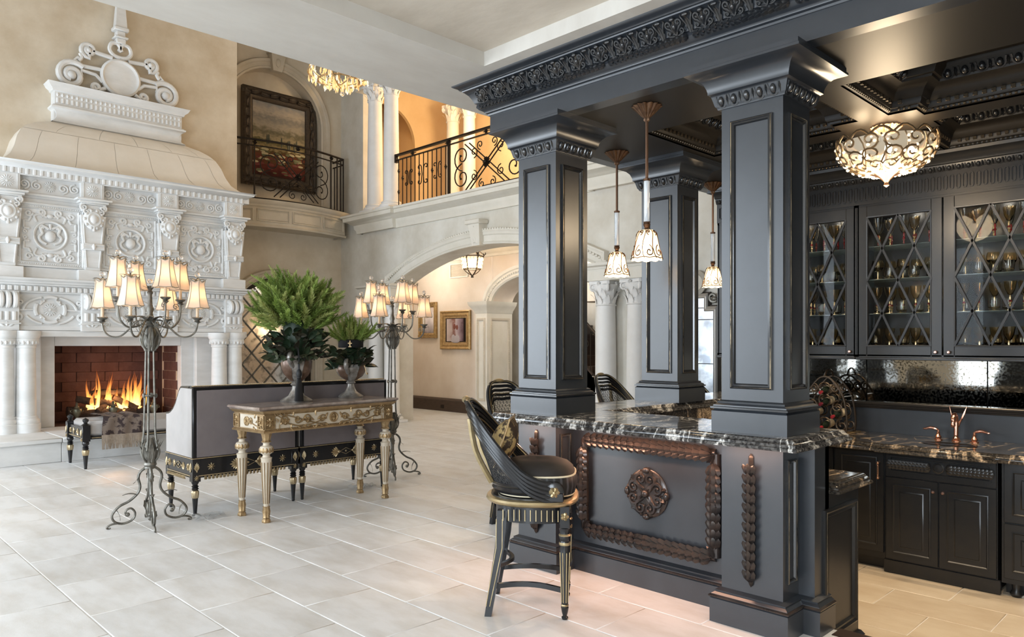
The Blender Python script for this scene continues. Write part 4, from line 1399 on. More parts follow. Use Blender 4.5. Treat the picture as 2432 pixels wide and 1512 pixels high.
def palmette():
    m = MB()
    for k, a in enumerate((-1.0, -.5, 0, .5, 1.0)):
        m.at(T(0, -.045, .008) @ R(PI / 2 + a * .8)).petal(.105 - .02 * abs(a), .035, .018)
    for sg in (-1, 1):
        sp = spiral(sg * .032, .022, .024, .006, -PI / 2, sg * 1.2, 12)
        m.at(Matrix.Identity(4)).tube([(0, -.05, .012)] + [(p[0], p[1], .016) for p in sp], .007, 5)
        sp = spiral(sg * .040, -.028, .018, .005, -PI / 2, sg * 1.1, 10)
        m.tube([(0, -.055, .012)] + [(p[0], p[1], .014) for p in sp], .006, 5)
    m.sph((0, .045, .02), (.018, .014, .014), 8, 5); m.sph((0, 0, .016), (.012, .02, .012), 8, 5)
    return m.mesh('palmette')


def calyx():
    m = MB()
    for sg in (-1, 1):
        m.at(Matrix.Identity(4)).tube(smooth([(sg * .004, -.055, .006), (sg * .010, -.02, .010), (sg * .024, .02, .016), (sg * .036, .045, .014), (sg * .030, .055, .018)], 4), [.006] * 17, 5)
    m.at(T(0, -.055, .01) @ R(PI / 2)).leaf(.11, .04, .25, 3, .12, 6)
    m.at(Matrix.Identity(4)).sph((0, .05, .028), (.022, .012, .012), 8, 5)
    return m.mesh('calyx')


PALM, CALX = palmette(), calyx()
for k in range(26):
    y = 4.06 - .185 * k
    M = onX(3.82 - .108, y, 3.318 + .130) @ R(.62, 'X')
    place('palmette', PALM, MT['blackedge'], t, M)
    place('calyx', CALX, MT['blackedge'], t, onX(3.82 - .108, y - .0925, 3.318 + .130) @ R(.62, 'X'))
lc = laurel_mesh(.05, .024)
for k in range(110):
    y = 4.12 - .038 * k
    place('laurel_leaves', lc, MT['blackedge'], t, onX(3.82 - .066, y, 3.318 + .064) @ R(.25, 'X') @ R(PI if (k // 8) % 2 else 0))

# ------------------------------------------------------------------ coffered ceiling over the bar
m = MB()
YA = [-2.6, -1.43, -.67, .57, 1.81, 2.01, 3.25, 4.05]
rows = ((4.63, 5.63), (5.83, 6.83))
cells = []
for (xa, xb) in rows:
    for (ya, yb) in ((-.87, .37), (.57, 1.81), (2.01, 3.25)):
        cells.append((xa, xb, ya, yb))
Z2 = ZB + .355
m.box(3.93, 4.63, -2.6, 3.98, ZB, Z2); m.box(5.63, 5.83, -2.6, 3.98, ZB, Z2); m.box(6.83, 7.29, -2.6, 3.98, ZB, Z2)
for (xa, xb) in rows:
    for (ya, yb) in ((-2.6, -.87), (.37, .57), (1.81, 2.01), (3.25, 3.98)): m.box(xa, xb, ya, yb, ZB, Z2)
nx, ny = .165, .18
LX, LY = 5.73, 1.91
for sx in (-1, 1):
    for sy in (-1, 1):
        x_ = LX + sx * .10; y_ = LY + sy * .10
        m.box(min(x_, x_ + sx * nx), max(x_, x_ + sx * nx), min(y_, y_ + sy * ny), max(y_, y_ + sy * ny), ZB, Z2)
m.box(4.63, 6.83, -.9, 3.3, Z2 - .02, Z2 + .05)
cf = struct('ceiling', m, MT['ceilblack'], label='black coffered ceiling with carved beams over the bar')
COFF = [(0, 0), (.0, .012), (.014, .016), (.018, .03), (.03, .034), (.04, .05), (.042, .075), (.05, .08), (.07, .12), (.10, .15), (.13, .165), (.135, .18), (.15, .185), (.165, .22), (.185, .24), (.19, .262), (.22, .27), (.235, .30), (.28, .31), (.285, .335), (.32, .345)]


def coffer_path(c):
    xa, xb, ya, yb = c
    P = [(xa, ya), (xb, ya), (xb, yb), (xa, yb)]
    out = []
    for (x, y) in P:
        if abs(x - LX) < .12 and abs(y - LY) < .12:
            sx = 1 if x > LX else -1; sy = 1 if y > LY else -1
            c1 = (x + sx * nx, y); c2 = (x + sx * nx, y + sy * ny); c3 = (x, y + sy * ny)
            # keep anticlockwise order
            i = P.index((x, y)); prv = P[i - 1]
            out += [c1, c2, c3] if abs(prv[1] - y) < 1e-6 else [c3, c2, c1]
        else:
            out.append((x, y))
    return out


EGGC = EGG
vis = [cells[1], cells[2], cells[4], cells[5]]
for c in cells:
    pth = coffer_path(c)
    q = MB(); q.mould([(p[0], p[1], ZB) for p in pth], COFF, (0, 0, 1), True)
    obj('coffer_moulding', q, MT['ceilblack'], cf, True)
    if c not in vis: continue
    bead = MB(); nP = len(pth)
    for i in range(nP):
        a = Vector((*pth[i], 0)); b = Vector((*pth[(i + 1) % nP], 0)); d = (b - a); L = d.length; d.normalize()
        nrm = Vector((-d.y, d.x, 0))
        for k in range(int((L - .06) / .032)):
            p = a + d * (.04 + k * .032) + nrm * .022
            bead.at(T(p.x, p.y, ZB + .022)).sph((0, 0, 0), (.010, .010, .010), 6, 4)
        ne = max(1, int((L - .28) / .095))
        for k in range(ne):
            p = a + d * (.14 + (k + .5) * (L - .28) / ne) + nrm * .155
            M = frame((p.x, p.y, ZB + .205), tuple(-d), tuple((Vector((0, 0, .8)) + nrm * .6)), tuple((-Vector((0, 0, .6)) + nrm * .8)))
            o = place('egg', EGGC, MT['ceilgilt'], cf, M)
        nd = max(1, int((L - .2) / .05))
        for k in range(nd):
            p = a + d * (.08 + (k + .5) * (L - .16) / nd) + nrm * .045
            dn = MB()
            bead.at(frame((p.x, p.y, ZB + .062), tuple(d), tuple(nrm), (0, 0, 1))).box(-.013, .013, -.008, .012, -.012, .012, .002)
    obj('bead_course', bead, MT['ceilgilt'], cf, True, kind='stuff')

# ------------------------------------------------------------------ pendants
shade_m = mat('pendant_glass', (1, .88, .66), .35, emit=(1, .68, .36), estr=.42, alpha=.68)
bulb_m = mat('pendant_bulb', (1, .9, .7), .4, emit=(1, .82, .56), estr=9)
wire_m = mat('pendant_wire', (.12, .066, .04), .35, metal=.8)


CANM = mat('canopy_bronze', (.085, .048, .030), .38, metal=.8, col2=(.17, .10, .06), nscale=30)


def pendant(x, y, label):
    t = thing('pendant_lamp', label, 'pendant lamp', (x, y, ZB), 0, 'glass pendants over the bar')
    m = MB(); m.lathe([(.012, -.105), (.022, -.095), (.020, -.08), (.045, -.06), (.085, -.02), (.105, -.004), (.098, 0)], 98, flute=14, fd=.16)
    obj('canopy', m, MT['bronze'] if False else CANM, t)
    m = MB(); m.tube([(0, 0, -.10), (0, 0, -.49)], .010, 8); obj('rod', m, wire_m, t)
    m = MB(); m.lathe([(.019, -.50), (.024, -.495), (.024, -.485), (.012, -.48)], 12); obj('collar', m, wire_m, t)
    m = MB(); m.lathe([(.0, -.775), (.017, -.775), (.020, -.77), (.020, -.50), (.017, -.497), (0, -.497)], 14)
    obj('glass_rod', m, mat('glass_rod', (.88, .92, .96), .05, trans=.55, ior=1.5, spec=.8), t)
    m = MB(); m.lathe([(.010, -.84), (.022, -.825), (.014, -.81), (.024, -.79), (.020, -.775), (.026, -.772), (0, -.77)], 14); obj('socket_cap', m, wire_m, t)
    prof = [(.018, -.822), (.045, -.828), (.062, -.85), (.072, -.89), (.082, -.94), (.094, -.99), (.102, -1.02)]
    n = 40; vs = []
    m = MB(); k = len(prof)
    for j, (r, z) in enumerate(prof):
        for i in range(n):
            a = 2 * PI * i / n
            zz = z - (.008 * abs(math.cos(a * 5)) if j == k - 1 else 0); rr = r * (1 + .035 * math.cos(a * 10) * j / k)
            vs.append((rr * math.cos(a), rr * math.sin(a), zz))
    m.add(vs, [(j * n + i, j * n + (i + 1) % n, (j + 1) * n + (i + 1) % n, (j + 1) * n + i) for j in range(k - 1) for i in range(n)])
    obj('glass_shade', m, shade_m, t)
    w = MB()
    def on(a, v):   # point on the shade: angle, 0 top .. 1 bottom
        f = v * (k - 1); j = min(k - 2, int(f)); q = f - j
        r = prof[j][0] * (1 - q) + prof[j + 1][0] * q + .004; z = prof[j][1] * (1 - q) + prof[j + 1][1] * q
        return (r * math.cos(a), r * math.sin(a), z)
    for i in range(8):
        a = 2 * PI * i / 8
        for (cv, sz, sg) in ((.28, .13, 1), (.80, .17, -1)):
            sp = spiral(0, 0, 1, .2, PI / 2 * sg, 1.2 * (1 if i % 2 else -1), 12)
            w.tube([on(a + p[0] * sz * 1.9, min(1, max(.02, cv + p[1] * sz * .95))) for p in sp], .0038, 4)
        w.tube([on(a + .39 + .12 * math.sin(v * 7), v) for v in (.1, .25, .4, .55, .7, .85, 1)], .0028, 4)
        w.tube([on(a + q * .785, 1 - .05 * math.sin(q * PI)) for q in (0, .25, .5, .75, 1)], .0034, 4)
    obj('wire_scrolls', w, wire_m, t)
    m = MB(); m.sph((0, 0, -.93), (.026, .026, .040), 10, 8); obj('bulb', m, bulb_m, t)
    light('POINT', (x, y, ZB - .95), 7, (1, .74, .46), .05)


pendant(4.93, 3.743, 'glass pendant over the side bar, just right of the far corner column')
pendant(4.108, 2.871, 'glass pendant hanging lowest and nearest, in front of the middle black column')
pendant(6.55, 3.795, 'glass pendant deepest in the bar, beside the antique mirror')

# ------------------------------------------------------------------ crystal bowl lamp at the beam crossing
t = thing('bowl_chandelier', 'scrolled crystal bowl ceiling lamp under the coffered ceiling', 'ceiling lamp', (LX, LY, ZB))
m = MB(); m.lathe([(.03, -.06), (.06, -.05), (.11, -.008), (.105, 0)], 126, flute=18, fd=.14); obj('canopy', m, MT['copper'] if False else mat('bowl_canopy', (.60, .38, .24), .35, metal=.8), t)
m = MB(); m.tube([(0, 0, -.06), (0, 0, -.39)], .010, 6); m.lathe([(.0, -.445), (.020, -.43), (.012, -.41), (.028, -.39), (.06, -.365), (.11, -.345), (.05, -.345)], 60, flute=10, fd=.1); obj('stem', m, wire_m, t)
RB, ZT, ZBo = .335, -.125, -.35
def bowlp(a, v):
    th = v * PI / 2
    r = RB * math.cos(th) ** .75 if v < 1 else .02
    return (r * math.cos(a), r * math.sin(a), ZT + (ZBo - ZT) * math.sin(th))
m = MB(); m.grid(lambda u, v: bowlp(2 * PI * u, v * .93), 40, 10); obj('bowl_glass', m, mat('bowl_glass', (1, .9, .72), .3, emit=(1, .74, .44), estr=.5, alpha=.38), t)
w = MB()
for i in range(14):
    a = 2 * PI * i / 14
    for (cv, sz, q) in ((.10, .16, 1), (.38, .17, -1), (.64, .15, 1)):
        sp = spiral(0, 0, 1, .18, PI / 2, 1.25 * (1 if (i + (q > 0)) % 2 else -1), 14)
        w.tube([tuple(q * 1.015 for q in bowlp(a + p[0] * sz * (1.3 + cv), max(-.08, cv + p[1] * sz * 1.1))[:2]) + (bowlp(a, max(-.08, cv + p[1] * sz * 1.1))[2],) for p in sp], .0072, 5)
    w.tube([bowlp(a + .22 * (1 + .5 * math.sin(v * 6)), v) for v in (0, .15, .3, .45, .6, .75, .9)], .006, 5)
    w.tube([bowlp(a + q * .4488, -.14 * math.sin(q * PI)) for q in (0, .2, .4, .6, .8, 1)], .009, 5)
obj('scroll_wires', w, mat('bowl_wire', (.26, .18, .10), .35, metal=.7), t)
cr = MB(); cr.sph((0, 0, 0), .011, 6, 4); cr = cr.mesh('crystal')
crm = mat('lit_crystal', (1, .92, .8), .1, emit=(1, .82, .56), estr=.55)
for i in range(150):
    a = random.random() * 2 * PI; v = random.random() ** .8 * .9
    p = bowlp(a, v); k = random.uniform(.7, 1.3)
    obj('crystal', cr, crm, t, M=T(p[0] * 1.01, p[1] * 1.01, p[2] - .004) @ S(k))
m = MB()
for i in range(4):
    a = i * PI / 2 + .4; m.sph((.16 * math.cos(a), .16 * math.sin(a), -.20), (.026, .026, .04), 8, 6)
obj('bulb', m, bulb_m, t)
for i in range(4):
    a = i * PI / 2 + .4
    light('POINT', (LX + .16 * math.cos(a), LY + .16 * math.sin(a), ZB - .15), 2.6, (1, .76, .48), .05)
light('POINT', (LX, LY, ZB - .46), 40, (1, .78, .52), .15)
# recessed downlights presumed in the coffers, added to brighten the bar floor
for (x, y) in ((5.13, 1.19), (5.13, 2.63), (6.33, 1.19), (6.33, 2.63), (5.13, -.25), (6.33, -.25)):
    q = MB(); q.at(T(x, y, Z2 - .03)).lathe([(.07, 0), (.07, -.012), (.055, -.016), (.05, 0)], 20); obj('added_downlight_ring', q, MT['copper'], cf, True)
    l_ = light('SPOT', (x, y, Z2 - .05), 95, (1, .80, .56), .05, name='added_downlight'); l_.data.spot_size = 1.7; l_.data.spot_blend = .6

# ------------------------------------------------------------------ back bar wall
XB = 7.30
w = MB(); w.box(XB, XB + .12, -2.6, 3.95, ZS, 3.54)
struct('wall_bar', w, MT['cabblack'], label='black wall behind the bar cabinets')
CF = 6.42       # front edge of the back counter
ZK = .775       # counter top
m = MB(); o3 = [(CF, 3.4), (CF, 2.215), (CF - .05, 2.215), (CF - .05, 1.36), (CF, 1.36), (CF, -.5), (XB, -.5), (XB, 3.4)]
m.mould([(p[0], p[1], ZK - .0625) for p in o3[::1]], [(a, b) for a, b in ED], (0, 0, 1), True)
m.prism([(CF + .05, -.45), (XB - .02, -.45), (XB - .02, 3.35), (CF + .05, 3.35)], ZK - .06, ZK)
obj('back_countertop', m, MT['granite2'], None, label='gold veined black granite counter with copper faucet', cat='countertop')

# splash, ledge and mirror
m = MB(); m.box(XB - .05, XB - .012, -.5, 3.4, ZK, 1.01)
sp_ = obj('back_splash', m, MT['black'], None, label='black upstand board above the back counter', cat='backsplash')
m = MB(); m.mould([(XB - .05, 3.4, .995), (XB - .05, -.5, .995)], [(0, 0), (-.015, .004), (-.02, .016), (-.032, .02), (-.036, .034), (-.05, .04), (-.054, .056), (-.05, .064), (.04, .066)], (0, 0, 1))
obj('ledge_moulding', m, mat('ledge', (.05, .045, .04), .25, metal=.5), sp_, True)
mir = mat('speckled_mirror', (.62, .60, .56), .02, metal=1.0)
nt = mir.node_tree; N_ = nt.nodes.new; L_ = nt.links.new
g_ = N_('ShaderNodeNewGeometry')
na = N_('ShaderNodeTexNoise'); na.inputs['Scale'].default_value = 55; na.inputs['Detail'].default_value = 3; L_(g_.outputs['Position'], na.inputs['Vector'])
nb = N_('ShaderNodeTexNoise'); nb.inputs['Scale'].default_value = 2.0; nb.inputs['Detail'].default_value = 3; L_(g_.outputs['Position'], nb.inputs['Vector'])
ad_ = N_('ShaderNodeMath'); ad_.operation = 'MULTIPLY_ADD'; ad_.inputs[1].default_value = .35
L_(nb.outputs['Fac'], ad_.inputs[0]); L_(na.outputs['Fac'], ad_.inputs[2])
rp = N_('ShaderNodeValToRGB'); rp.color_ramp.elements[0].position = .66; rp.color_ramp.elements[1].position = .80
rp.color_ramp.elements[0].color = (.40, .39, .36, 1); rp.color_ramp.elements[1].color = (.10, .09, .065, 1)
L_(ad_.outputs[0], rp.inputs[0]); L_(rp.outputs[0], nt.nodes['Principled BSDF'].inputs['Base Color'])
mr_ = N_('ShaderNodeMapRange'); mr_.inputs['From Min'].default_value = .6; mr_.inputs['From Max'].default_value = .85; mr_.inputs['To Min'].default_value = .03; mr_.inputs['To Max'].default_value = .12
L_(ad_.outputs[0], mr_.inputs['Value']); L_(mr_.outputs[0], nt.nodes['Principled BSDF'].inputs['Roughness'])
t = thing('mirror_backsplash', 'speckled antique mirror splashback behind the copper faucet', 'mirror', (XB - .02, 1.6, 1.06))
for (ya, yb) in ((2.60, 3.4), (1.62, 2.595), (.6, 1.615)):
    m = MB(); m.box(XB - .03, XB - .016, ya, yb, 1.055, 1.50, .003); obj('mirror_pane', m, mir, t, True)

# ------------------------------------------------------------------ base cabinets
DX = 6.55


def raised_door(parent, M, u0, u1, v0, v1, name='door'):
    d = MB(); d.at(M).box(u0 + .003, u1 - .003, v0, v1, 0, .02, .003)
    dd = obj(name, d, MT['cabblack'], parent, True)
    s_ = .055
    f = MB(); f.at(M).mould([(p[0], p[1], .02) for p in rect(u0 + s_, u1 - s_, v0 + s_, v1 - s_)], [(0, 0), (.0, .006), (.008, .008), (.016, .0), (.03, -.008), (.034, -.008), (.06, .004), (.062, .006)], (0, 0, 1), True)
    obj('door_moulding', f, MT['cabblack'], dd, True)
    p_ = MB(); p_.at(M).box(u0 + s_ + .06, u1 - s_ - .06, v0 + s_ + .06, v1 - s_ - .06, .018, .027, .003)
    obj('raised_panel', p_, MT['cabblack'], dd, True)
    return dd


KNOB = MB().lathe([(.0, .030), (.010, .029), (.0145, .022), (.013, .014), (.006, .010), (.008, 0)], 14).mesh('knob')
knobm = mat('knob_copper', (.62, .40, .33), .22, metal=.9)

t = thing('sink_cabinet', 'black sink base cabinet with carved drawer front and two knobs', 'cabinet', (6.9, 1.79, ZS))
m = MB(); m.box(DX, XB - .006, 1.39, 2.187, ZS + .02, ZK - .065); obj('cabinet_body', m, MT['cabblack'], t, True)
m = MB(); m.box(DX - .012, DX + .02, 1.37, 2.20, ZS + .005, ZS + .11, .004); obj('plinth', m, MT['cabblack'], t, True)
Md = onX(DX, 1.7885, 0)
d1 = raised_door(t, Md, -.397, -.001, ZS + .12, .495); d2 = raised_door(t, Md, .001, .397, ZS + .12, .495)
place('knob', KNOB, knobm, d1, Md @ T(-.035, .42, .02)); place('knob', KNOB, knobm, d2, Md @ T(.035, .42, .02))
m = MB(); m.at(Md).box(-.394, .394, .502, .705, 0, .02, .003); dr = obj('drawer_front', m, MT['cabblack'], t, True)
m = MB(); m.at(Md).mould([(p[0], p[1], .02) for p in rect(-.36, .36, .545, .672)], [(0, 0), (0, .008), (.01, .008), (.014, -.002)], (0, 0, 1), True); obj('drawer_moulding', m, MT['cabblack'], dr, True)
sw = laurel_mesh(.06, .05)
for k in range(11):
    for sg in (-1, 1): place('carved_leaf', sw, MT['cabblack'], dr, Md @ T(sg * (.06 + k * .027), .608, .018) @ R(0 if sg > 0 else PI) @ S(1, .9, 1))
m = MB(); m.at(Md @ T(0, .608, .02)).lathe([(.042, 0), (.042, .010), (.034, .014), (.03, .008), (0, .010)], 20); obj('roundel', m, MT['cabblack'], dr, True)

t = thing('corner_cabinet', 'black base cabinet with long copper pull behind the low counter', 'cabinet', (6.9, 2.6, ZS))
m = MB(); m.box(DX + .03, XB - .006, 2.20, 3.40, ZS + .10, ZK - .065); m.box(DX + .1, XB - .006, 2.2, 3.4, ZS, ZS + .1); obj('cabinet_body', m, MT['cabblack'], t, True)
Me = onX(DX + .03, 2.41, 0)
d1 = raised_door(t, Me, -.205, .205, ZS + .15, .70)
m = MB(); Mh = Me @ T(.165, .54, .02); m.at(Mh).tube(smooth([(0, -.065, 0), (0, -.062, .026), (0, -.03, .03), (0, .03, .03), (0, .062, .026), (0, .065, 0)], 4), [.008] * 21, 8)
for s_ in (-1, 1): m.at(Mh).sph((0, s_ * .062, .028), (.013, .016, .012), 8, 6); m.sph((0, s_ * .04, .03), (.010, .008, .010), 8, 5)
obj('pull_handle', m, mat('pull_copper', (.52, .30, .20), .3, metal=.9), d1, True)
raised_door(t, Me, -.99, -.215, ZS + .15, .70)

t = thing('drawer_cabinet', 'black drawer cabinet cut by the right edge of the picture', 'cabinet', (6.9, .9, ZS))
m = MB(); m.box(DX + .0, XB - .006, .35, 1.365, ZS + .10, ZK - .065); m.box(DX + .12, XB - .006, .35, 1.36, ZS, ZS + .1); obj('cabinet_body', m, MT['cabblack'], t, True)
Mg = onX(DX, .86, 0)
raised_door(t, Mg, -.49, .49, .26, .70, 'drawer'); raised_door(t, Mg, -.49, .49, ZS + .14, .25, 'drawer')
for s_ in (-.42, .42):
    m = MB(); m.at(T(DX + .05, .86 - s_, ZS)).lathe([(.03, 0), (.045, .02), (.03, .05), (.035, .1)], 12); obj('bun_foot', m, MT['cabblack'], t, True)
m = MB(); m.at(T(DX + .09, 1.22, ZS + .095)).lathe([(.03, .004), (.03, .0)], 12)
obj('toe_light', m, mat('toe_lamp', (1, 1, 1), .4, emit=(.9, .95, 1), estr=4), t, True)

# ------------------------------------------------------------------ upper glazed cabinets
UX = 6.90
pane = mat('cabinet_glass', (.93, .95, .95), .02, trans=1.0, ior=1.16, spec=.3)
SHG = mat('shelf_glass', (.75, .9, .85), .05, trans=.85, ior=1.4)
MUNT = mat('muntin_black', (.014, .015, .017), .42)


def upper_unit(label, y0, y1, doors):
    t = thing('glazed_cabinet', label, 'cabinet', (UX + .2, (y0 + y1) / 2, 1.47))
    m = MB(); m.box(UX, XB - .005, y0, y0 + .02, 1.48, 2.84); m.box(UX, XB - .005, y1 - .02, y1, 1.48, 2.84); m.box(UX, XB - .005, y0, y1, 1.47, 1.50); m.box(UX, XB - .005, y0, y1, 2.82, 2.84); m.box(XB - .02, XB - .006, y0, y1, 1.48, 2.84)
    obj('cabinet_body', m, MT['cabblack'], t, True)
    m = MB(); m.box(UX - .03, UX + .01, y0, y1, 1.455, 1.478, .004); obj('light_rail', m, MT['cabblack'], t, True)
    for z in (1.864, 2.169, 2.462):
        m = MB(); m.box(UX + .03, XB - .03, y0 + .02, y1 - .02, z - .006, z, .0); obj('glass_shelf', m, SHG, t, True)
    for (a, b, kn) in doors:
        M = onX(UX, (a + b) / 2, 0); W = b - a; hw_ = W / 2 - .003; g = hw_ - .082
        f = MB(); f.at(M)
        f.box(-hw_, -g, 1.485, 2.825, -.022, 0, .003); f.box(g, hw_, 1.485, 2.825, -.022, 0, .003); f.box(-g, g, 1.485, 1.575, -.022, 0, .003); f.box(-g, g, 2.725, 2.825, -.022, 0, .003)
        dr_ = obj('door', f, MT['cabblack'], t, True)
        q = MB(); q.at(M).mould([(p[0], p[1], 0) for p in rect(-g, g, 1.575, 2.725)], [(-.004, 0), (-.002, .006), (.006, .004), (.012, -.008)], (0, 0, 1), True); obj('door_moulding', q, MT['cabblack'], dr_, True)
        q = MB(); q.at(M).box(-g, g, 1.575, 2.725, -.016, -.013); obj('glass_pane', q, pane, dr_, True)
        v0, v1 = 1.578, 2.722; vm = (v0 + v1) / 2
        for (p0, p1) in (((-g, v1), (g, v0)), ((g, v1), (-g, v0)), ((0, v1), (-g, vm)), ((0, v1), (g, vm)), ((-g, vm), (0, v0)), ((g, vm), (0, v0))):
            q = MB(); q.at(M).tube([(p0[0], p0[1], -.003), (p1[0], p1[1], -.003)], .0125, 4, up=(0, 0, 1)); obj('muntin', q, MUNT, dr_, True)
        if kn: place('knob', KNOB, knobm, dr_, M @ T(kn * (hw_ - .045), 1.525, 0))
    return t


upper_unit('glazed black cabinet with diamond lattice, left one beside the nearest column', 2.557, 3.945, [(3.252, 3.942, 0), (2.560, 3.250, 1)])
upper_unit('glazed black cabinet with diamond lattice, right one behind the bowl lamp', 1.165, 2.553, [(1.860, 2.550, 1), (1.168, 1.857, -1)])
t = thing('cabinet_cornice', 'black fluted frieze and crown above the glazed cabinets', 'cornice', (UX, 2, 2.84))
m = MB(); m.box(UX - .01, XB, -.4, 3.945, 2.84, 3.03); m.mould([(UX - .01, 3.945, 3.03), (UX - .01, -.4, 3.03)], [(0, 0), (-.012, 0), (-.03, .03), (-.034, .05), (-.05, .055), (-.06, .08), (-.10, .12), (-.12, .125), (-.125, .15), (0, .15)], (0, 0, 1))
obj('frieze_board', m, MT['cabblack'], t, True)
fm = MB(); fm.mould([(p[0], p[1], 0) for p in [(-.012, -.045), (-.006, -.055), (.006, -.055), (.012, -.045), (.012, .045), (.006, .055), (-.006, .055), (-.012, .045)]], [(-.005, 0), (-.005, .012), (.002, .012), (.002, 0)], (0, 0, 1), True)
FLT = fm.mesh('flute')
fbm = mat('flute_black', (.010, .010, .011), .35)
for k in range(58): place('flute', FLT, fbm, t, onX(UX - .01, 3.9 - k * .048, 2.935))
e2 = EGG.copy(); e2.materials.clear()
for k in range(40): place('egg', e2, MT['cabblack'], t, onX(UX - .03, 3.9 - k * .07, 3.055) @ R(.5, 'X') @ S(.7))

# cabinet lamps (small pucks at the top of each cabinet)
for y in (3.25, 2.9, 2.2, 1.5): light('POINT', (UX + .2, y, 2.78), 1.0, (1, .9, .76), .03, name='cabinet_light')

# ------------------------------------------------------------------ glasses
gl_am = mat('amber_glass', (1, .84, .58), .02, trans=1.0, ior=1.4)
gl_cl = mat('crystal_glass', (1, .97, .90), .02, trans=1.0, ior=1.4)
red_m = mat('ruby_stem', (.18, .010, .010), .1, spec=.8)
gst = mat('gilt_stem', (.85, .62, .32), .15, metal=.7)


def glass_kind(kind):
    t = bpy.data.objects.new('wine_glass', None); COL.objects.link(t); t.empty_display_size = .02
    b, s_ = MB(), MB()
    if kind == 'flute':
        b.lathe([(.004, .11), (.014, .125), (.026, .18), (.034, .25), (.036, .265), (.034, .265), (.024, .18), (.004, .118)], 12)
        s_.lathe([(.032, 0), (.032, .004), (.006, .012), (.005, .05), (.012, .062), (.005, .075), (.010, .09), (.005, .11)], 10)
    elif kind == 'balloon':
        b.lathe([(.006, .07), (.03, .078), (.048, .105), (.05, .135), (.042, .17), (.04, .17), (.047, .135), (.045, .107), (.006, .076)], 14)
        s_.lathe([(.034, 0), (.034, .004), (.006, .012), (.005, .07)], 10)
    elif kind == 'tumbler':
        b.lathe([(.0, .004), (.034, .0), (.044, .03), (.046, .07), (.042, .105), (.04, .105), (.043, .07), (.04, .03), (0, .012)], 14)
        s_.lathe([(.030, 0), (.033, .003), (.03, .005)], 10)
    else:
        b.lathe([(.004, .12), (.02, .13), (.036, .17), (.046, .235), (.044, .235), (.034, .172), (.004, .126)], 12)
        s_.lathe([(.036, 0), (.036, .004), (.006, .012), (.005, .03), (.012, .04), (.005, .05), (.013, .065), (.006, .08), (.010, .1), (.005, .12)], 10)
    obj('glass_bowl', b, gl_am if kind in ('goblet', 'balloon') else gl_cl, t)
    obj('glass_stem', s_, gst if kind != 'flute' else red_m, t)
    if kind == 'goblet':
        r = MB(); r.sph((0, 0, .072), .013, 8, 6); obj('ruby_bead', r, red_m, t)
    tag(t, 'glass', 'glass')
    return t


protos = {k: glass_kind(k) for k in ('flute', 'balloon', 'tumbler', 'goblet')}
used = set()
SHZ = [(1.50, 'bottom', ('balloon', 'goblet')), (1.866, 'lower middle', ('goblet', 'goblet', 'tumbler')), (2.171, 'upper middle', ('balloon', 'tumbler')), (2.464, 'top', ('flute', 'goblet'))]
DOORS = [(3.27, 3.90, 'first'), (2.64, 3.17, 'left'), (1.94, 2.47, 'middle'), (1.25, 1.78, 'right')]
for (ya, yb, dn) in DOORS[1:]:
    for (z, sn, kinds) in SHZ:
        nn_ = 5
        for i in range(nn_):
            for row in (0, 1):
                kd = kinds[(i + row) % len(kinds)]
                y = ya + (i + .5 + .25 * row) * (yb - ya) / nn_ + random.uniform(-.012, .012)
                x = UX + (.12 if row == 0 else .25) + random.uniform(-.01, .01)
                kn = {'flute': 'tall ruby stemmed flute', 'balloon': 'amber balloon glass', 'tumbler': 'clear rounded tumbler', 'goblet': 'amber goblet with ruby bead'}[kd]
                lab = '%s on the %s shelf behind the %s lattice door' % (kn, sn, dn)
                grp = 'glasses on the %s shelf, %s door' % (sn, dn)
                if kd not in used:
                    used.add(kd); o = protos[kd]; o.location = (x, y, z); o['label'] = lab; o['group'] = grp
                else:
                    copy_tree(protos[kd], None, (x, y, z), random.random() * 6, lab, grp)

# ------------------------------------------------------------------ swan faucet
t = thing('swan_faucet', 'copper swan shaped faucet with winged spout on the back counter', 'faucet', (7.06, 1.80, ZK))
m = MB(); m.lathe([(.036, 0), (.036, .006), (.026, .012), (.030, .025), (.017, .04), (.019, .05), (.015, .056)], 16, flute=8, fd=.06); obj('spout_base', m, MT['copper'], t)
m = MB(); m.tube(smooth([(0, 0, .05), (.004, 0, .10), (.008, 0, .16), (-.005, 0, .205), (-.035, 0, .225), (-.07, 0, .21), (-.088, 0, .17), (-.09, 0, .135)], 5), [.018] * 10 + [.0165] * 10 + [.020] * 10 + [.014] * 6, 10)
m.sph((-.088, 0, .145), (.018, .018, .026), 10, 6); obj('swan_neck', m, MT['copper'], t)
for sg in (-1, 1):
    m = MB()
    for k in range(4):
        m.tube(smooth([(.012 + .004 * k, sg * .012, .12 + k * .012), (.03 + .006 * k, sg * (.030 + .004 * k), .18 + .008 * k), (.035 + .008 * k, sg * (.046 + .006 * k), .235 + .018 * k)], 5), [.009 - .0007 * i for i in range(11)], 6)
    obj('wing', m, MT['copper'], t)
for sg in (-1, 1):
    m = MB(); m.at(T(0, sg * .135, 0)).lathe([(.034, 0), (.034, .006), (.022, .014), (.026, .028), (.013, .05), (.015, .06), (.010, .066), (.011, .085)], 16, flute=8, fd=.06); h_ = obj('handle_base', m, MT['copper'], t)
    m = MB(); m.at(T(0, sg * .135, 0)).tube(smooth([(0, 0, .08), (-.004, sg * .02, .094), (-.008, sg * .06, .100), (-.012, sg * .10, .088), (-.012, sg * .115, .090)], 4), [.008, .009, .010, .011, .012, .013, .013, .013, .013, .012, .011, .010, .009, .008, .006, .005, .004], 8); obj('lever', m, MT['copper'], h_)
m = MB(); m.at(T(6.78, 1.78, ZK)).lathe([(.20, .001), (.205, .003), (.195, .0035), (.18, -.0), (.15, -.03), (.03, -.045)], 32, sx=.55)
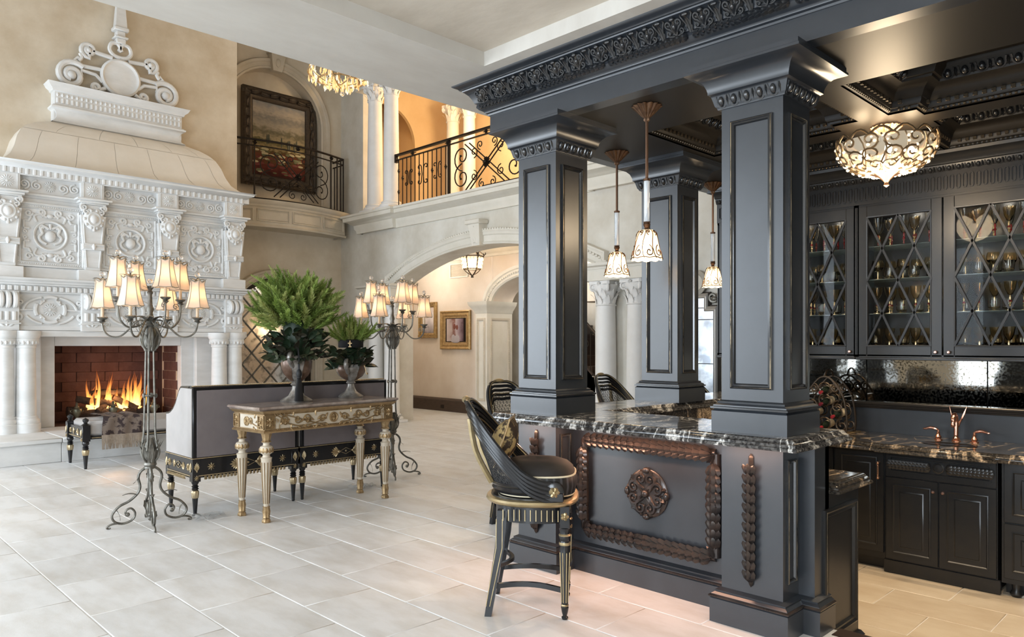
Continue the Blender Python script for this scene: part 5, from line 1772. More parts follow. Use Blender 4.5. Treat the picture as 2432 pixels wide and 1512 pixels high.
obj('sink_bowl', m, mat('sink_dark', (.03, .024, .02), .2, metal=.6), None, label='oval undermount sink below the swan faucet', cat='sink')

# ------------------------------------------------------------------ wine rack
t = thing('wine_rack', 'scrolled iron wine rack beside the nearest column', 'wine rack', (7.0, 2.84, ZK))
RK = 1.2
rm = mat('rack_iron', (.10, .075, .055), .35, metal=.8)
for xo in (-.10, .10):
    m = MB()
    m.tube([(xo, p[0], p[1]) for p in smooth([(-.16, .0), (-.17, .10), (-.14, .28), (-.06, .40), (0, .43), (.06, .40), (.14, .28), (.17, .1), (.16, 0)], 5)], .008, 6)
    for sg in (-1, 1):
        for (cy, cz, r_) in ((.13, .06, .055), (.10, .20, .05), (.08, .34, .035)):
            m.tube([(xo, p[0], p[1]) for p in spiral(sg * cy, cz, r_, .01, PI / 2, sg * 1.4, 14)], .007, 6)
    for (cy, cz) in ((0, .07), (-.09, .16), (.09, .16), (0, .25), (0, .34)):
        m.tube([(xo, cy + .045 * math.cos(a), cz + .045 * math.sin(a)) for a in [2 * PI * i / 14 for i in range(14)]], .006, 5, True)
    obj('rack_frame', m, rm, t, M=S(1, RK, RK))
m = MB()
for (y_, z_) in ((-.16, .02), (.16, .02), (-.14, .28), (.14, .28)):
    obj('cross_bar', MB().tube([(-.10, y_, z_), (.10, y_, z_)], .006, 5), rm, t, M=S(1, RK, RK))
m.tube(smooth([(-.1, 0, .43), (-.06, 0, .47), (0, 0, .485), (.06, 0, .47), (.1, 0, .43)], 4), .008, 6)
obj('carry_handle', m, rm, t, M=S(1, RK, RK))
bg = mat('bottle_glass', (.012, .018, .012), .08, spec=.7)
caps = [mat('capsule_red', (.30, .02, .03), .3), mat('capsule_wine', (.16, .015, .03), .3)]
labm = mat('bottle_label', (.62, .52, .36), .6)
spots = [((-.0, .07), 'wine bottle lying lowest in the iron rack'), ((.09, .16), 'wine bottle in the left side ring of the iron rack'), ((-.09, .16), 'wine bottle in the right side ring of the iron rack'), ((0, .25), 'wine bottle in the middle ring of the iron rack'), ((0, .34), 'wine bottle lying topmost in the iron rack')]
for i, ((cy, cz), lab) in enumerate(spots):
    b = thing('wine_bottle', lab, 'bottle', (7.10, 2.84 + cy * RK, ZK + cz * RK), 0, 'bottles in the wine rack')
    M = R(-PI / 2 - .12, 'Y')
    q = MB(); q.at(M).lathe([(0, 0), (.034, .002), (.037, .01), (.037, .19), (.03, .215), (.015, .235), (.0135, .30), (0, .30)], 16); obj('bottle_body', q, bg, b)
    q = MB(); q.at(M).lathe([(.0376, .05), (.0376, .15)], 16); obj('bottle_label', q, labm, b)
    q = MB(); q.at(M).lathe([(.0142, .25), (.0150, .285), (.0150, .303), (0, .304)], 12); obj('capsule', q, caps[i % 2], b)
m = MB(); m.box(6.86, 7.2, 2.62, 3.06, ZK, ZK + .006, .003)
obj('rack_tray', m, MT['gold'], None, label='thin gilt tray under the wine rack', cat='tray')

# ------------------------------------------------------------------ fireplace
XF = 3.91
FM = onY(XF, YW, 0)          # local: u along x, v up, w out of the wall
LM = MT['lime']
fp = thing('fireplace', 'towering carved limestone fireplace with hood and crest', 'fireplace', (XF, 12.4, 0))


def fpart(name, mb, m=None, kind=None, parent=None, sharp=38):
    return obj(name, mb, m or LM, parent or fp, True, kind=kind, sharp=sharp)


# hearth in blocks
for i, (a, b) in enumerate(((-3.4, -2.35), (-2.345, -1.2), (-1.195, 0.0), (.005, 1.1), (1.105, 1.93))):
    m = MB(); m.at(FM).box(a, b, 0, .262, 0, 1.66, .006); fpart('hearth_block', m)
    m = MB(); m.at(FM).box(a, b, .264, .33, 0, 1.72, .012); fpart('hearth_slab', m)
# jambs and lintel of the opening
m = MB(); m.at(FM); m.box(-1.80, -.935, .33, 1.78, 0, .17, .008); m.box(.935, 1.80, .33, 1.78, 0, .17, .008); m.box(-.935, .935, 1.56, 1.78, 0, .17, .006)
fpart('surround', m)
m = MB(); m.at(FM); m.box(-1.80, -1.14, .33, 1.78, .17, .30, .01); m.box(1.14, 1.80, .33, 1.78, .17, .30, .01); m.box(-1.9, 1.9, 1.70, 1.80, 0, .60, .01); fpart('outer_jamb', m)
# fire bricks
brick_m = mat('fire_brick', (.085, .038, .032), .85, col2=(.125, .062, .052), nscale=6, rand=.08, bump=.2, bscale=50)

box_ = MB(); box_.at(FM); box_.box(-.96, -.937, .33, 1.58, -.70, .0); box_.box(.937, .96, .33, 1.58, -.70, 0); box_.box(-.95, .95, .33, 1.58, -.70, -.685); box_.box(-.95, .95, 1.555, 1.57, -.7, 0); box_.box(-.95, .95, .325, .334, -.7, .15)
fbx = fpart('firebox', box_, mat('firebox_joint', (.06, .028, .023), .9))
bl = MB().box(-.21, .21, -.078, .078, 0, .014, .004).mesh('brick'); bs = MB().box(-.15, .15, -.078, .078, 0, .012, .004).mesh('brick')
for r_ in range(8):
    for k in range(6):
        u = -1.075 + (k + (.5 if r_ % 2 else 0)) * .43 + .0
        if -.78 < u < .78: place('brick', bl, brick_m, fbx, FM @ T(u, .41 + r_ * .159, -.684))
    for k in range(2):
        w_ = -.50 + k * .31 + (.06 if r_ % 2 else 0)
        for sg in (-1, 1):
            Mx = FM @ T(sg * .936, .41 + r_ * .159, w_) @ R(-sg * PI / 2, 'Y')
            place('brick', bs, brick_m, fbx, Mx)
# columns in pairs
def fcol(u, w_, r):
    m = MB(); m.at(FM @ T(u, .33, w_) @ R(-PI / 2, 'X'))
    H = 1.45
    m.lathe([(r * 1.42, 0), (r * 1.42, .12), (r * 1.3, .13), (r * 1.34, .16), (r * 1.25, .19), (r * 1.12, .2), (r * 1.15, .225), (r, .235), (r * .98, .7), (r * .92, 1.20), (r * 1.0, 1.21), (r * 1.0, 1.235), (r * .95, 1.24), (r * 1.05, 1.25), (r * 1.2, 1.30), (r * 1.24, 1.33), (r * 1.2, 1.335), (r * 1.35, 1.36), (r * 1.42, 1.40), (r * 1.42, H)], 28)
    c_ = fpart('column', m)
    e = MB()
    for k in range(16):
        a = 2 * PI * k / 16
        e.at(FM @ T(u, .33, w_) @ R(-PI / 2, 'X') @ R(a) @ T(r * 1.14, 0, 1.285)).sph((0, 0, 0), (.016, .018, .032), 6, 5)
    obj('egg_ring', e, LM, c_, True)


for sg in (-1, 1):
    fcol(sg * 1.40, .62, .128); fcol(sg * 1.665, .62, .128)

# mantel
m = MB(); m.at(FM); m.box(-1.76, 1.76, 1.78, 2.36, 0, .58); m.box(-1.76, 1.76, 1.78, 1.85, .58, .60, .004); fpart('mantel_frieze', m)
p3 = lambda hw_, out: [(-hw_, -.03), (-hw_, out), (hw_, out), (hw_, -.03)]


def wrap(mb, hw_, out, v, prof):
    """moulding round the three free sides; prof (outwards, up)"""
    pts = [FM @ Vector((u, v, w_)) for u, w_ in p3(hw_, out)]
    mb.at(Matrix.Identity(4)).mould([tuple(p) for p in pts], [(-a, b) for a, b in prof], (0, 0, 1))


m = MB(); wrap(m, 1.78, .60, 2.33, [(0, 0), (.02, 0), (.025, .015), (.035, .02), (.035, .10), (.06, .105), (.07, .125), (.12, .135), (.13, .155), (.19, .175), (.20, .20), (0, .20)]); m.at(FM).box(-1.8, 1.8, 2.50, 2.535, 0, .76); fpart('mantel_shelf', m)
DENT = MB().box(-.026, .026, -.035, .035, 0, .035, .006).mesh('dentil')
for k in range(45): place('dentil', DENT, LM, fp, FM @ T(-1.76 + k * .08, 2.388, .632))
DEN2 = MB().box(-.012, .012, -.045, .045, 0, .03, .005).mesh('dentil')
HU = (-1.635, -.547, .555, 1.64)


def console(u):
    m = MB(); m.at(FM @ T(u, 0, 0)); m.box(-.15, .15, 1.78, 2.35, .55, .66, .006)
    c_ = fpart('console', m)
    for du in (-.085, 0, .085):
        q = MB(); sp = spiral(.70, 2.20, .10, .02, PI * .5, -1.5, 20)
        q.at(FM @ T(u + du, 0, 0)).tube([(0, 2.30, .62)] + [(0, p[1], p[0]) for p in sp], .038, 8)
        obj('scroll', q, LM, c_, True)
        q = MB(); q.at(FM @ T(u + du, 0, 0)).tube([(0, 1.93, .665), (0, 2.05, .665)], .032, 8); obj('flute', q, LM, c_, True)
    q = MB(); q.at(FM @ T(u, 1.86, .66)); q.at(FM @ T(u, 1.84, .66) @ R(PI / 2)).petal(.07, .06, .02); q.at(FM @ T(u - .02, 1.84, .66) @ R(2.6)).petal(.08, .05, .015); q.at(FM @ T(u + .02, 1.84, .66) @ R(.54)).petal(.08, .05, .015)
    q.at(FM).box(u - .17, u + .17, 1.875, 1.895, .55, .68, .004)
    obj('leaf_ornament', q, LM, c_, True)


for u in HU: console(u)


def carve(mb, pts, r, w_=.0):
    mb.tube([(p[0], p[1], w_) for p in pts], r, 7)


# carved cartouches of the mantel frieze
cm = MB()
rosette(cm, 16, .10, .014, .5, .22)
cm.at(Matrix.Identity(4))
for k in range(4):
    a = k * PI / 2
    carve(cm, arc2(0, 0, .19, a - .45, a + .45, 8, .185), .028, .012)
    carve(cm, arc2(0, 0, .15, a + .5, a + 1.07, 6, .15), .018, .012)
    cm.sph((.165 * math.cos(a + PI / 4), .165 * math.sin(a + PI / 4), .015), .02, 6, 5)
for sx in (-1, 1):
    carve(cm, arc2(sx * .04, -.02, .30, PI / 2 - sx * .25, PI / 2 - sx * 1.5, 10, .20), .020, .012)
    carve(cm, spiral(sx * .40, -.10, .085, .015, PI / 2, sx * -1.4, 16), .022, .012)
    carve(cm, spiral(sx * .37, .10, .045, .01, -PI / 2, sx * 1.3, 12), .018, .012)
    carve(cm, [(sx * .20, 0), (sx * .42, -.01)], .016, .01)
    carve(cm, arc2(sx * .02, -.02, .30, -PI / 2 + sx * .3, -PI / 2 + sx * 1.2, 8, .19), .018, .012)
CART = cm.mesh('carved_cartouche')
for u in (-1.09, .004, 1.097): place('carved_cartouche', CART, LM, fp, FM @ T(u, 2.09, .585))

# overmantel
m = MB(); m.at(FM); m.box(-1.78, 1.78, 2.53, 4.02, 0, .56); fpart('overmantel', m)
m = MB(); wrap(m, 1.80, .58, 2.53, [(0, 0), (.02, 0), (.02, .02), (0, .03)]); m.at(FM).box(-1.80, 1.80, 2.535, 2.70, 0, .585, .006)
for u in HU: m.box(u - .20, u + .20, 2.535, 2.70, .5, .68, .008)
fpart('plinth', m)


def herm(u):
    m = MB(); m.at(FM @ T(u, 0, 0))
    m.frus(-.10, .10, 0, 0, 0, -.1, .1, 0, 0, 0) if False else None
    vs = [(-.10, 2.70, .5), (.10, 2.70, .5), (.10, 2.70, .66), (-.10, 2.70, .66), (-.17, 3.52, .5), (.17, 3.52, .5), (.17, 3.52, .70), (-.17, 3.52, .70)]
    m.add(vs, [(0, 1, 2, 3), (7, 6, 5, 4), (3, 2, 6, 7), (2, 1, 5, 6), (1, 0, 4, 5), (0, 3, 7, 4)])
    h = fpart('herm', m)
    q = MB(); q.at(FM @ T(u, 0, 0))
    q.tube([(-.085, 2.74, .668), (.085, 2.74, .668), (.135, 3.40, .70), (-.135, 3.40, .70)], .010, 5, True)
    obj('herm_panel', q, LM, h, True)
    q = MB(); q.at(FM @ T(u, 0, 0)); q.box(-.15, .15, 3.0, 3.10, .5, .715, .008); q.sph((0, 3.05, .72), (.03, .05, .03), 8, 5); q.tube([(-.14, 3.03, .72), (.14, 3.03, .72)], .012, 5); q.tube([(-.14, 3.075, .72), (.14, 3.075, .72)], .012, 5)
    obj('band', q, LM, h, True)
    q = MB(); q.at(FM @ T(u, 0, 0)); q.sph((0, 3.46, .70), (.145, .155, .045), 12, 6); q.sph((0, 3.46, .735), (.06, .07, .035), 10, 6); q.tube([(p[0], p[1], .735) for p in arc2(0, 3.46, .085, 0, 2 * PI, 14, .10)[:-1]], .012, 5, True)
    for sg in (-1, 1): q.tube([(p[0], p[1], .72) for p in spiral(sg * .10, 3.57, .045, .01, PI / 2, sg * -1.2, 10)], .014, 5)
    for k in range(10):
        a = 2 * PI * k / 10; q.sph((.125 * math.cos(a), 3.46 + .135 * math.sin(a), .72), (.022, .026, .022), 6, 4)
    carve(q, [(0, 3.28), (0, 3.36)], .02, .72)
    obj('cartouche', q, LM, h, True)
    q = MB(); q.at(FM @ T(u, 0, 0))
    for sg in (-1, 1):
        q.tube([(p[0], p[1], .70) for p in spiral(sg * .13, 3.635, .055, .012, PI / 2, sg * -1.5, 16)], .018, 6)
        q.sph((sg * .06, 3.60, .70), (.04, .03, .03), 6, 4)
    q.box(-.15, .15, 3.58, 3.68, .5, .69, .006)
    obj('volutes', q, LM, h, True)
    q = MB(); q.at(FM @ T(u, 0, 0)); q.box(-.17, .17, 3.68, 3.70, .5, .72, .004); q.box(-.20, .20, 3.70, 3.735, .5, .75, .006); q.box(-.24, .24, 3.735, 3.765, .5, .79, .006)
    obj('abacus', q, LM, h, True)
    q = MB(); q.at(FM @ T(u, 0, 0)); q.box(-.16, .16, 3.77, 4.02, .5, .66, .006); b_ = fpart('frieze_block', q)
    q = MB(); q.at(FM @ T(u, 3.89, .66)); rosette(q, 16, .095, .012, .5, .22); q.at(FM @ T(u, 3.89, .66)).mould([(p[0], p[1], 0) for p in rect(-.12, .12, -.11, .11)], [(0, 0), (0, .008), (-.012, .008), (-.012, 0)], (0, 0, 1), True); obj('rosette', q, LM, b_, True)


for u in HU: herm(u)
# carved square panels
pm = MB()
pm.mould([(p[0], p[1], 0) for p in rect(-.44, .44, -.46, .46)], [(0, 0), (0, .05), (.02, .055), (.035, .03), (.055, .03), (.07, .045), (.085, .012), (.085, 0)], (0, 0, 1), True)
for k in range(30):
    for sg in (-1, 1):
        u = -.41 + k * .0283
        pm.sph((u, sg * .415, .035), .010, 5, 3); pm.sph((sg * .395, u * 1.04, .035), .010, 5, 3)
PFR = pm.mesh('panel_frame')
md = MB(); md.mould([(p[0], p[1], 0) for p in arc2(0, 0, .225, 0, 2 * PI, 32)[:-1]], [(0, 0), (0, .035), (.015, .045), (.035, .03), (.04, .0)], (0, 0, 1), True)
md.sph((0, -.01, .02), (.075, .085, .05), 12, 7)
for sx in (-1, 1):
    carve(md, smooth([(sx * .02, .10, 0), (sx * .08, .13, 0), (sx * .12, .09, 0), (sx * .10, .03, 0), (sx * .14, -.02, 0), (sx * .12, -.08, 0), (sx * .05, -.12, 0)], 4), .020, .02)
    carve(md, spiral(sx * .10, .12, .045, .01, -PI / 2, sx * 1.2, 12), .015, .02)
carve(md, [(0, .09), (0, .17)], .02, .02)
MED = md.mesh('medallion')
sm = MB()
for sx in (-1, 1):
    for sy in (-1, 1):
        carve(sm, spiral(sx * .27, sy * .31, .055, .01, PI if sx > 0 else 0, sx * sy * 1.3, 14), .018, .008)
        carve(sm, spiral(sx * .11, sy * .335, .06, .012, PI / 2 * -sy, sx * sy * -1.4, 14), .020, .008)
        carve(sm, [(sx * .33, sy * .10), (sx * .33, sy * .20), (sx * .27, sy * .20), (sx * .24, sy * .26)], .018, .008)
        carve(sm, [(sx * .26, sy * .09), (sx * .33, sy * .09)], .018, .008)
        carve(sm, smooth([(sx * .17, sy * .19, 0), (sx * .20, sy * .27, 0), (sx * .14, sy * .30, 0), (sx * .04, sy * .27, 0)], 4), .017, .008)
        carve(sm, spiral(sx * .31, sy * .045, .03, .008, PI / 2 * sy, sx * -sy * 1.2, 10), .014, .008)
    sm.sph((0, sx * .285, .01), (.05, .035, .03), 8, 5)
STR = sm.mesh('strapwork')
fr_ = MB()
rosette(fr_, 16, .085, .012, .5, .22); fr_.at(Matrix.Identity(4))
for sx in (-1, 1):
    carve(fr_, spiral(sx * .17, -.005, .075, .012, PI / 2 if sx < 0 else -PI / 2, 1.6, 18), .014, .006)
    carve(fr_, spiral(sx * .32, .005, .075, .012, -PI / 2 if sx < 0 else PI / 2, 1.6, 18), .014, .006)
FRZ = fr_.mesh('wave_scroll')
for u in (-1.09, .004, 1.097):
    b_ = MB(); b_.at(FM @ T(u, 3.17, .56)).box(-.44, .44, -.46, .46, 0, .012); pn = fpart('carved_panel', b_)
    place('panel_frame', PFR, LM, pn, FM @ T(u, 3.17, .565)); place('medallion', MED, LM, pn, FM @ T(u, 3.17, .572)); place('strapwork', STR, LM, pn, FM @ T(u, 3.17, .572))
    place('wave_scroll', FRZ, LM, fp, FM @ T(u, 3.89, .565))
m = MB(); wrap(m, 1.79, .57, 3.70, [(0, 0), (.015, .01), (.03, .03), (.045, .035), (.05, .06), (0, .065)]); fpart('architrave', m)
m = MB(); wrap(m, 1.79, .64, 4.0, [(0, 0), (.02, .0), (.03, .03), (.03, .085), (.06, .09), (.09, .12), (.15, .135), (.16, .16), (.19, .175), (0, .18)]); m.at(FM).box(-1.9, 1.9, 4.02, 4.185, 0, .68); fpart('cornice', m)
for k in range(40): place('dentil', DEN2, LM, fp, FM @ T(-1.76 + k * .0905, 4.058, .668) @ S(1.6, 1, 1))

# hood
HP = [(4.18, 1.70, .80), (4.28, 1.60, .66), (4.43, 1.53, .575), (4.59, 1.485, .51), (4.72, 1.42, .44), (4.80, 1.34, .385), (4.88, 1.20, .31), (4.95, .99, .215), (4.98, .94, .19)]
hm = MB(); hm.at(FM)
vs = []; fs = []
for (v, hw_, o_) in HP: vs += [(-hw_, v, 0), (-hw_, v, o_ - .006), (hw_, v, o_ - .006), (hw_, v, 0)]
for i in range(len(HP) - 1):
    a = i * 4
    for j in range(3): fs.append((a + j, a + j + 1, a + j + 5, a + j + 4))
hm.add(vs, fs); hood = fpart('hood', hm, MT['limewarm'], sharp=60)
def hoodp(u, v):
    for i in range(len(HP) - 1):
        if HP[i][0] <= v <= HP[i + 1][0] + 1e-6:
            q = (v - HP[i][0]) / (HP[i + 1][0] - HP[i][0]); h_ = HP[i][1] + q * (HP[i + 1][1] - HP[i][1]); o_ = HP[i][2] + q * (HP[i + 1][2] - HP[i][2]); break
    return (u * h_, v, o_)
for (va, vb, cuts) in ((4.18, 4.735, (-1, -.82, -.48, -.13, .21, .55, .86, 1)), (4.74, 4.98, (-1, -.70, -.28, .12, .5, .82, 1))):
    for a, b in zip(cuts[:-1], cuts[1:]):
        q = MB(); q.at(FM).grid(lambda s_, t_: hoodp(a + .002 + (b - a - .004) * s_, va + .002 + (vb - va - .004) * t_), 3, 10); obj('stone', q, MT['limewarm'], hood, True, sharp=70)
# upper box with flutes
m = MB(); wrap(m, .94, .19, 4.97, [(.05, -.01), (.0, .03), (-.03, .08), (-.03, .13), (-.005, .175), (.03, .20), (.05, .21), (.055, .235), (.03, .24), (.03, .255), (.0, .26), (0, .46), (.03, .47), (.04, .50), (.08, .53), (.10, .57), (.11, .58), (0, .585)]); m.at(FM).box(-.95, .95, 4.97, 5.54, 0, .155, .004); fpart('hood_box', m)
FL1 = MB().tube([(0, -.05, 0), (0, .022, 0)], .020, 7).mesh('flute'); FL2 = MB().sph((0, 0, 0), (.020, .032, .02), 7, 5).mesh('flute')
for k in range(28):
    u = -.90 + k * .0667
    place('flute', FL1, LM, fp, FM @ T(u, 5.31, .19)); place('flute_bud', FL2, LM, fp, FM @ T(u, 5.385, .19))
# crest
c_ = MB(); c_.at(FM @ T(0, 5.87, .10)).lathe([(0, -.04), (.27, -.04), (.30, .0), (.30, .05), (.27, .075), (.245, .05), (.23, .045), (.12, .055), (0, .058)], 36); cr_ = fpart('crest_disc', c_)
for sg in (-1, 1):
    q = MB(); q.at(FM @ T(0, 0, .12))
    q.tube([(p[0], p[1], 0) for p in spiral(sg * .70, 5.75, .225, .055, PI / 2 + .8 * sg, -sg * 1.6, 32)], .045, 8, flat=1.0); q.sph((sg * .70, 5.75, .01), (.07, .07, .06), 10, 6)
    obj('lower_scroll', q, LM, cr_, True)
    q = MB(); q.at(FM @ T(0, 0, .12)); q.tube([(sg * .28, 5.94, 0), (sg * .52, 5.93, 0), (sg * .58, 5.93, 0)], .032, 7); q.tube([(sg * .56, 5.94, 0), (sg * .66, 6.0, 0), (sg * .60, 6.05, 0)], .026, 7); q.tube([(sg * .26, 5.75, 0), (sg * .36, 5.84, 0), (sg * .56, 5.86, 0), (sg * .56, 5.78, 0)], .028, 7)
    obj('strap', q, LM, cr_, True)
    q = MB(); q.at(FM @ T(0, 0, .12)); q.tube(smooth([(sg * .12, 6.17, 0), (sg * .34, 6.19, 0), (sg * .44, 6.2, 0)], 3) + [Vector((p[0], p[1], 0)) for p in spiral(sg * .46, 6.20, .13, .03, -PI / 2, sg * 1.5, 22)], .034, 8); q.sph((sg * .46, 6.20, .01), (.045, .045, .045), 8, 5)
    q.tube(smooth([(sg * .58, 6.12, 0), (sg * .56, 6.06, 0), (sg * .60, 6.0, 0)], 3), .03, 6)
    obj('upper_scroll', q, LM, cr_, True)
    q = MB(); q.at(FM @ T(0, 0, .12)); q.tube([(sg * .22, 5.66, 0), (sg * .36, 5.58, 0)] + [(p[0], p[1], 0) for p in spiral(sg * .35, 5.645, .075, .02, -PI / 2, sg * 1.3, 16)], .030, 7); obj('foot_scroll', q, LM, cr_, True)
    q = MB(); q.at(FM @ T(0, 0, .12)); q.tube(smooth([(0, 6.20, 0), (sg * .10, 6.22, 0), (sg * .16, 6.30, 0), (sg * .13, 6.40, 0), (sg * .05, 6.42, 0), (0, 6.36, 0), (sg * .02, 6.30, 0)], 4), .032, 7); obj('heart_scroll', q, LM, cr_, True)
q = MB(); q.at(FM @ T(0, 0, .12)); q.box(-.07, .07, 6.42, 6.50, -.09, .06, .01); q.box(-.10, .10, 6.50, 6.53, -.1, .09, .008); q.box(-.065, .065, 6.53, 6.62, -.09, .05, .01); q.box(-.11, .11, 6.62, 6.68, -.1, .09, .012)
q.add([(-.085, 6.68, -.08), (.085, 6.68, -.08), (.085, 6.68, .07), (-.085, 6.68, .07), (-.03, 7.5, -.03), (.03, 7.5, -.03), (.03, 7.5, .02), (-.03, 7.5, .02)], [(0, 1, 2, 3), (7, 6, 5, 4), (3, 2, 6, 7), (2, 1, 5, 6), (1, 0, 4, 5), (0, 3, 7, 4)])
fpart('obelisk', q)

# ------------------------------------------------------------------ logs, fire and fender
bark = mat('charred_bark', (.028, .020, .016), .9, col2=(.07, .045, .032), nscale=18, bump=.7, bscale=24)
ember = mat('log_end', (.14, .09, .065), .9, col2=(.05, .03, .02), nscale=14)
logs = [((-.62, .50, -.42), (.55, .46, -.46), .085, 'thick charred log at the back bottom of the fire'), ((-.50, .44, -.22), (-.02, .46, -.20), .085, 'round cut log end at the front left of the fire'), ((.05, .45, -.22), (.62, .46, -.24), .08, 'dark log at the front right of the fire'),
        ((-.52, .70, -.30), (.02, .60, -.28), .060, 'charred log leaning from the left over the fire'), ((.04, .70, -.32), (.36, .50, -.18), .055, 'short log leaning down to the right in the fire'), ((-.30, .79, -.34), (.22, .80, -.36), .050, 'topmost charred log lying across the fire'), ((.34, .52, -.38), (.72, .55, -.40), .055, 'grey log end at the right of the fire'), ((-.26, .50, -.16), (-.02, .64, -.34), .05, 'small log standing in the middle of the flames')]
for (a, b, r_, lab) in logs:
    A_, B_ = FM @ Vector(a), FM @ Vector(b)
    t = thing('log', lab, 'log', tuple((A_ + B_) / 2), 0, 'fireplace logs')
    q = MB(); n = 9; P_ = []
    for i in range(n): P_.append(tuple(A_.lerp(B_, i / (n - 1)) + Vector((0, random.uniform(-.012, .012), random.uniform(-.01, .01)))))
    q.tube(P_, [r_ * random.uniform(.86, 1.08) for _ in range(n)], 10); obj('log_body', q, bark, t, True)
    d = (A_ - B_).normalized()
    q = MB(); q.tube([tuple(A_), tuple(A_ + d * .006)], r_ * .8, 10); obj('log_face', q, ember, t, True)
flame = bpy.data.materials.new('flame'); flame.use_nodes = True
nt = flame.node_tree; nt.nodes.clear(); N_ = nt.nodes.new; L_ = nt.links.new
ou = N_('ShaderNodeOutputMaterial'); em = N_('ShaderNodeEmission'); tr = N_('ShaderNodeBsdfTransparent'); mx_ = N_('ShaderNodeMixShader'); lw = N_('ShaderNodeLayerWeight'); lw.inputs[0].default_value = .45
tc = N_('ShaderNodeTexCoord'); sp3 = N_('ShaderNodeSeparateXYZ'); L_(tc.outputs['Generated'], sp3.inputs[0])
rp = N_('ShaderNodeValToRGB'); e = rp.color_ramp.elements; e[0].color = (1, .62, .22, 1); e[1].color = (.75, .16, .03, 1); e[1].position = .95; q_ = e.new(.4); q_.color = (1, .38, .08, 1)
L_(sp3.outputs[2], rp.inputs[0]); L_(rp.outputs[0], em.inputs[0])
st_ = N_('ShaderNodeMapRange'); st_.inputs['To Min'].default_value = 5.0; st_.inputs['To Max'].default_value = .7; L_(sp3.outputs[2], st_.inputs['Value']); L_(st_.outputs[0], em.inputs[1])
fa = N_('ShaderNodeMapRange'); fa.inputs['From Min'].default_value = 0; fa.inputs['From Max'].default_value = .75; fa.inputs['To Min'].default_value = .55; fa.inputs['To Max'].default_value = 0; L_(lw.outputs['Facing'], fa.inputs['Value'])
hg = N_('ShaderNodeMapRange'); hg.inputs['To Min'].default_value = 1; hg.inputs['To Max'].default_value = .25; L_(sp3.outputs[2], hg.inputs['Value'])
ml_ = N_('ShaderNodeMath'); ml_.operation = 'MULTIPLY'; L_(fa.outputs[0], ml_.inputs[0]); L_(hg.outputs[0], ml_.inputs[1])
L_(ml_.outputs[0], mx_.inputs[0]); L_(tr.outputs[0], mx_.inputs[1]); L_(em.outputs[0], mx_.inputs[2]); L_(mx_.outputs[0], ou.inputs[0])
t = thing('fire', 'orange flames rising between the charred logs', 'fire', tuple(FM @ Vector((0, .45, -.3))))
for i in range(44):
    u = random.uniform(-.40, .46); h_ = random.uniform(.24, .55) * (1.35 if -.28 < u < -.0 and i % 3 == 0 else 1) * (1.2 if u > .2 else 1)
    w0 = random.uniform(.02, .045); dep = random.uniform(-.44, -.18); ln = random.uniform(-.05, .12); q = MB()
    pp = [(u + ln * s_ ** 1.6 + .018 * math.sin(s_ * 6 + i), .50 + random.uniform(-.03, .03) * (s_ == 0) + h_ * s_, dep) for s_ in [k / 9 for k in range(10)]]
    q.at(FM).tube(pp, [max(.001, w0 * (1 - s_) ** .8 * (.6 + 1.2 * s_ * (1 - s_) * 2)) for s_ in [k / 9 for k in range(10)]], 8, flat=.8); obj('flame_tongue', q, flame, t, True, sharp=180)
q = MB()
for i in range(9): q.at(FM).sph((random.uniform(-.35, .4), random.uniform(.47, .53), random.uniform(-.34, -.2)), (.09, .035, .05), 8, 5)
obj('ember_bed', q, mat('embers', (.5, .1, .02), .9, emit=(1, .42, .12), estr=3.2), t, True)
light('POINT', tuple(FM @ Vector((.0, .72, -.25))), 26, (1, .48, .18), .2, name='fire_light')
urnm = mat('fender_bronze', (.10, .10, .075), .4, metal=.7, col2=(.18, .17, .12), nscale=20)
t = thing('fire_fender', 'low iron fender with bronze urn finials before the fire', 'fender', tuple(FM @ Vector((.2, .33, .1))))
q = MB(); q.at(FM); q.tube([(-.72, .40, .10), (1.15, .40, .10)], .022, 8); q.tube([(-.72, .35, .10), (1.15, .35, .10)], .014, 8); obj('fender_bar', q, MT['iron'], t, True)
for u in (-.62, -.10, .52, 1.10):
    q = MB(); q.at(FM @ T(u, .33, .10) @ R(-PI / 2, 'X') @ S(1.15)).lathe([(.05, 0), (.05, .02), (.02, .04), (.03, .07), (.018, .09), (.045, .14), (.06, .19), (.052, .215), (.03, .225), (.034, .24), (.014, .265), (.02, .285), (.0, .31)], 14)
    for sg in (-1, 1): q.tube([(p[0], 0, p[1]) for p in spiral(sg * .065, .19, .03, .008, PI / 2, sg * 1.0, 8)], .006, 5)
    obj('urn_finial', q, urnm, t, True)

# ------------------------------------------------------------------ floor lamps
def fabric_shade(name, col, tcol, glow):
    m = bpy.data.materials.new(name); m.use_nodes = True
    nt = m.node_tree; nt.nodes.clear(); N_ = nt.nodes.new; L_ = nt.links.new
    o = N_('ShaderNodeOutputMaterial'); d = N_('ShaderNodeBsdfDiffuse'); tl = N_('ShaderNodeBsdfTranslucent'); mx = N_('ShaderNodeMixShader')
    d.inputs[0].default_value = (*col, 1); tl.inputs[0].default_value = (*tcol, 1); mx.inputs[0].default_value = glow
    L_(d.outputs[0], mx.inputs[1]); L_(tl.outputs[0], mx.inputs[2]); L_(mx.outputs[0], o.inputs[0])
    return m


SH_M = fabric_shade('silk_shade', (.78, .70, .62), (.80, .60, .44), .42)
SH_T = mat('shade_braid', (.30, .26, .20), .7)
BULB = mat('lamp_bulb', (1, .9, .7), .4, emit=(1, .80, .52), estr=9)
WAX = mat('candle_sleeve', (.62, .50, .36), .6)
LI = MT['lampiron']


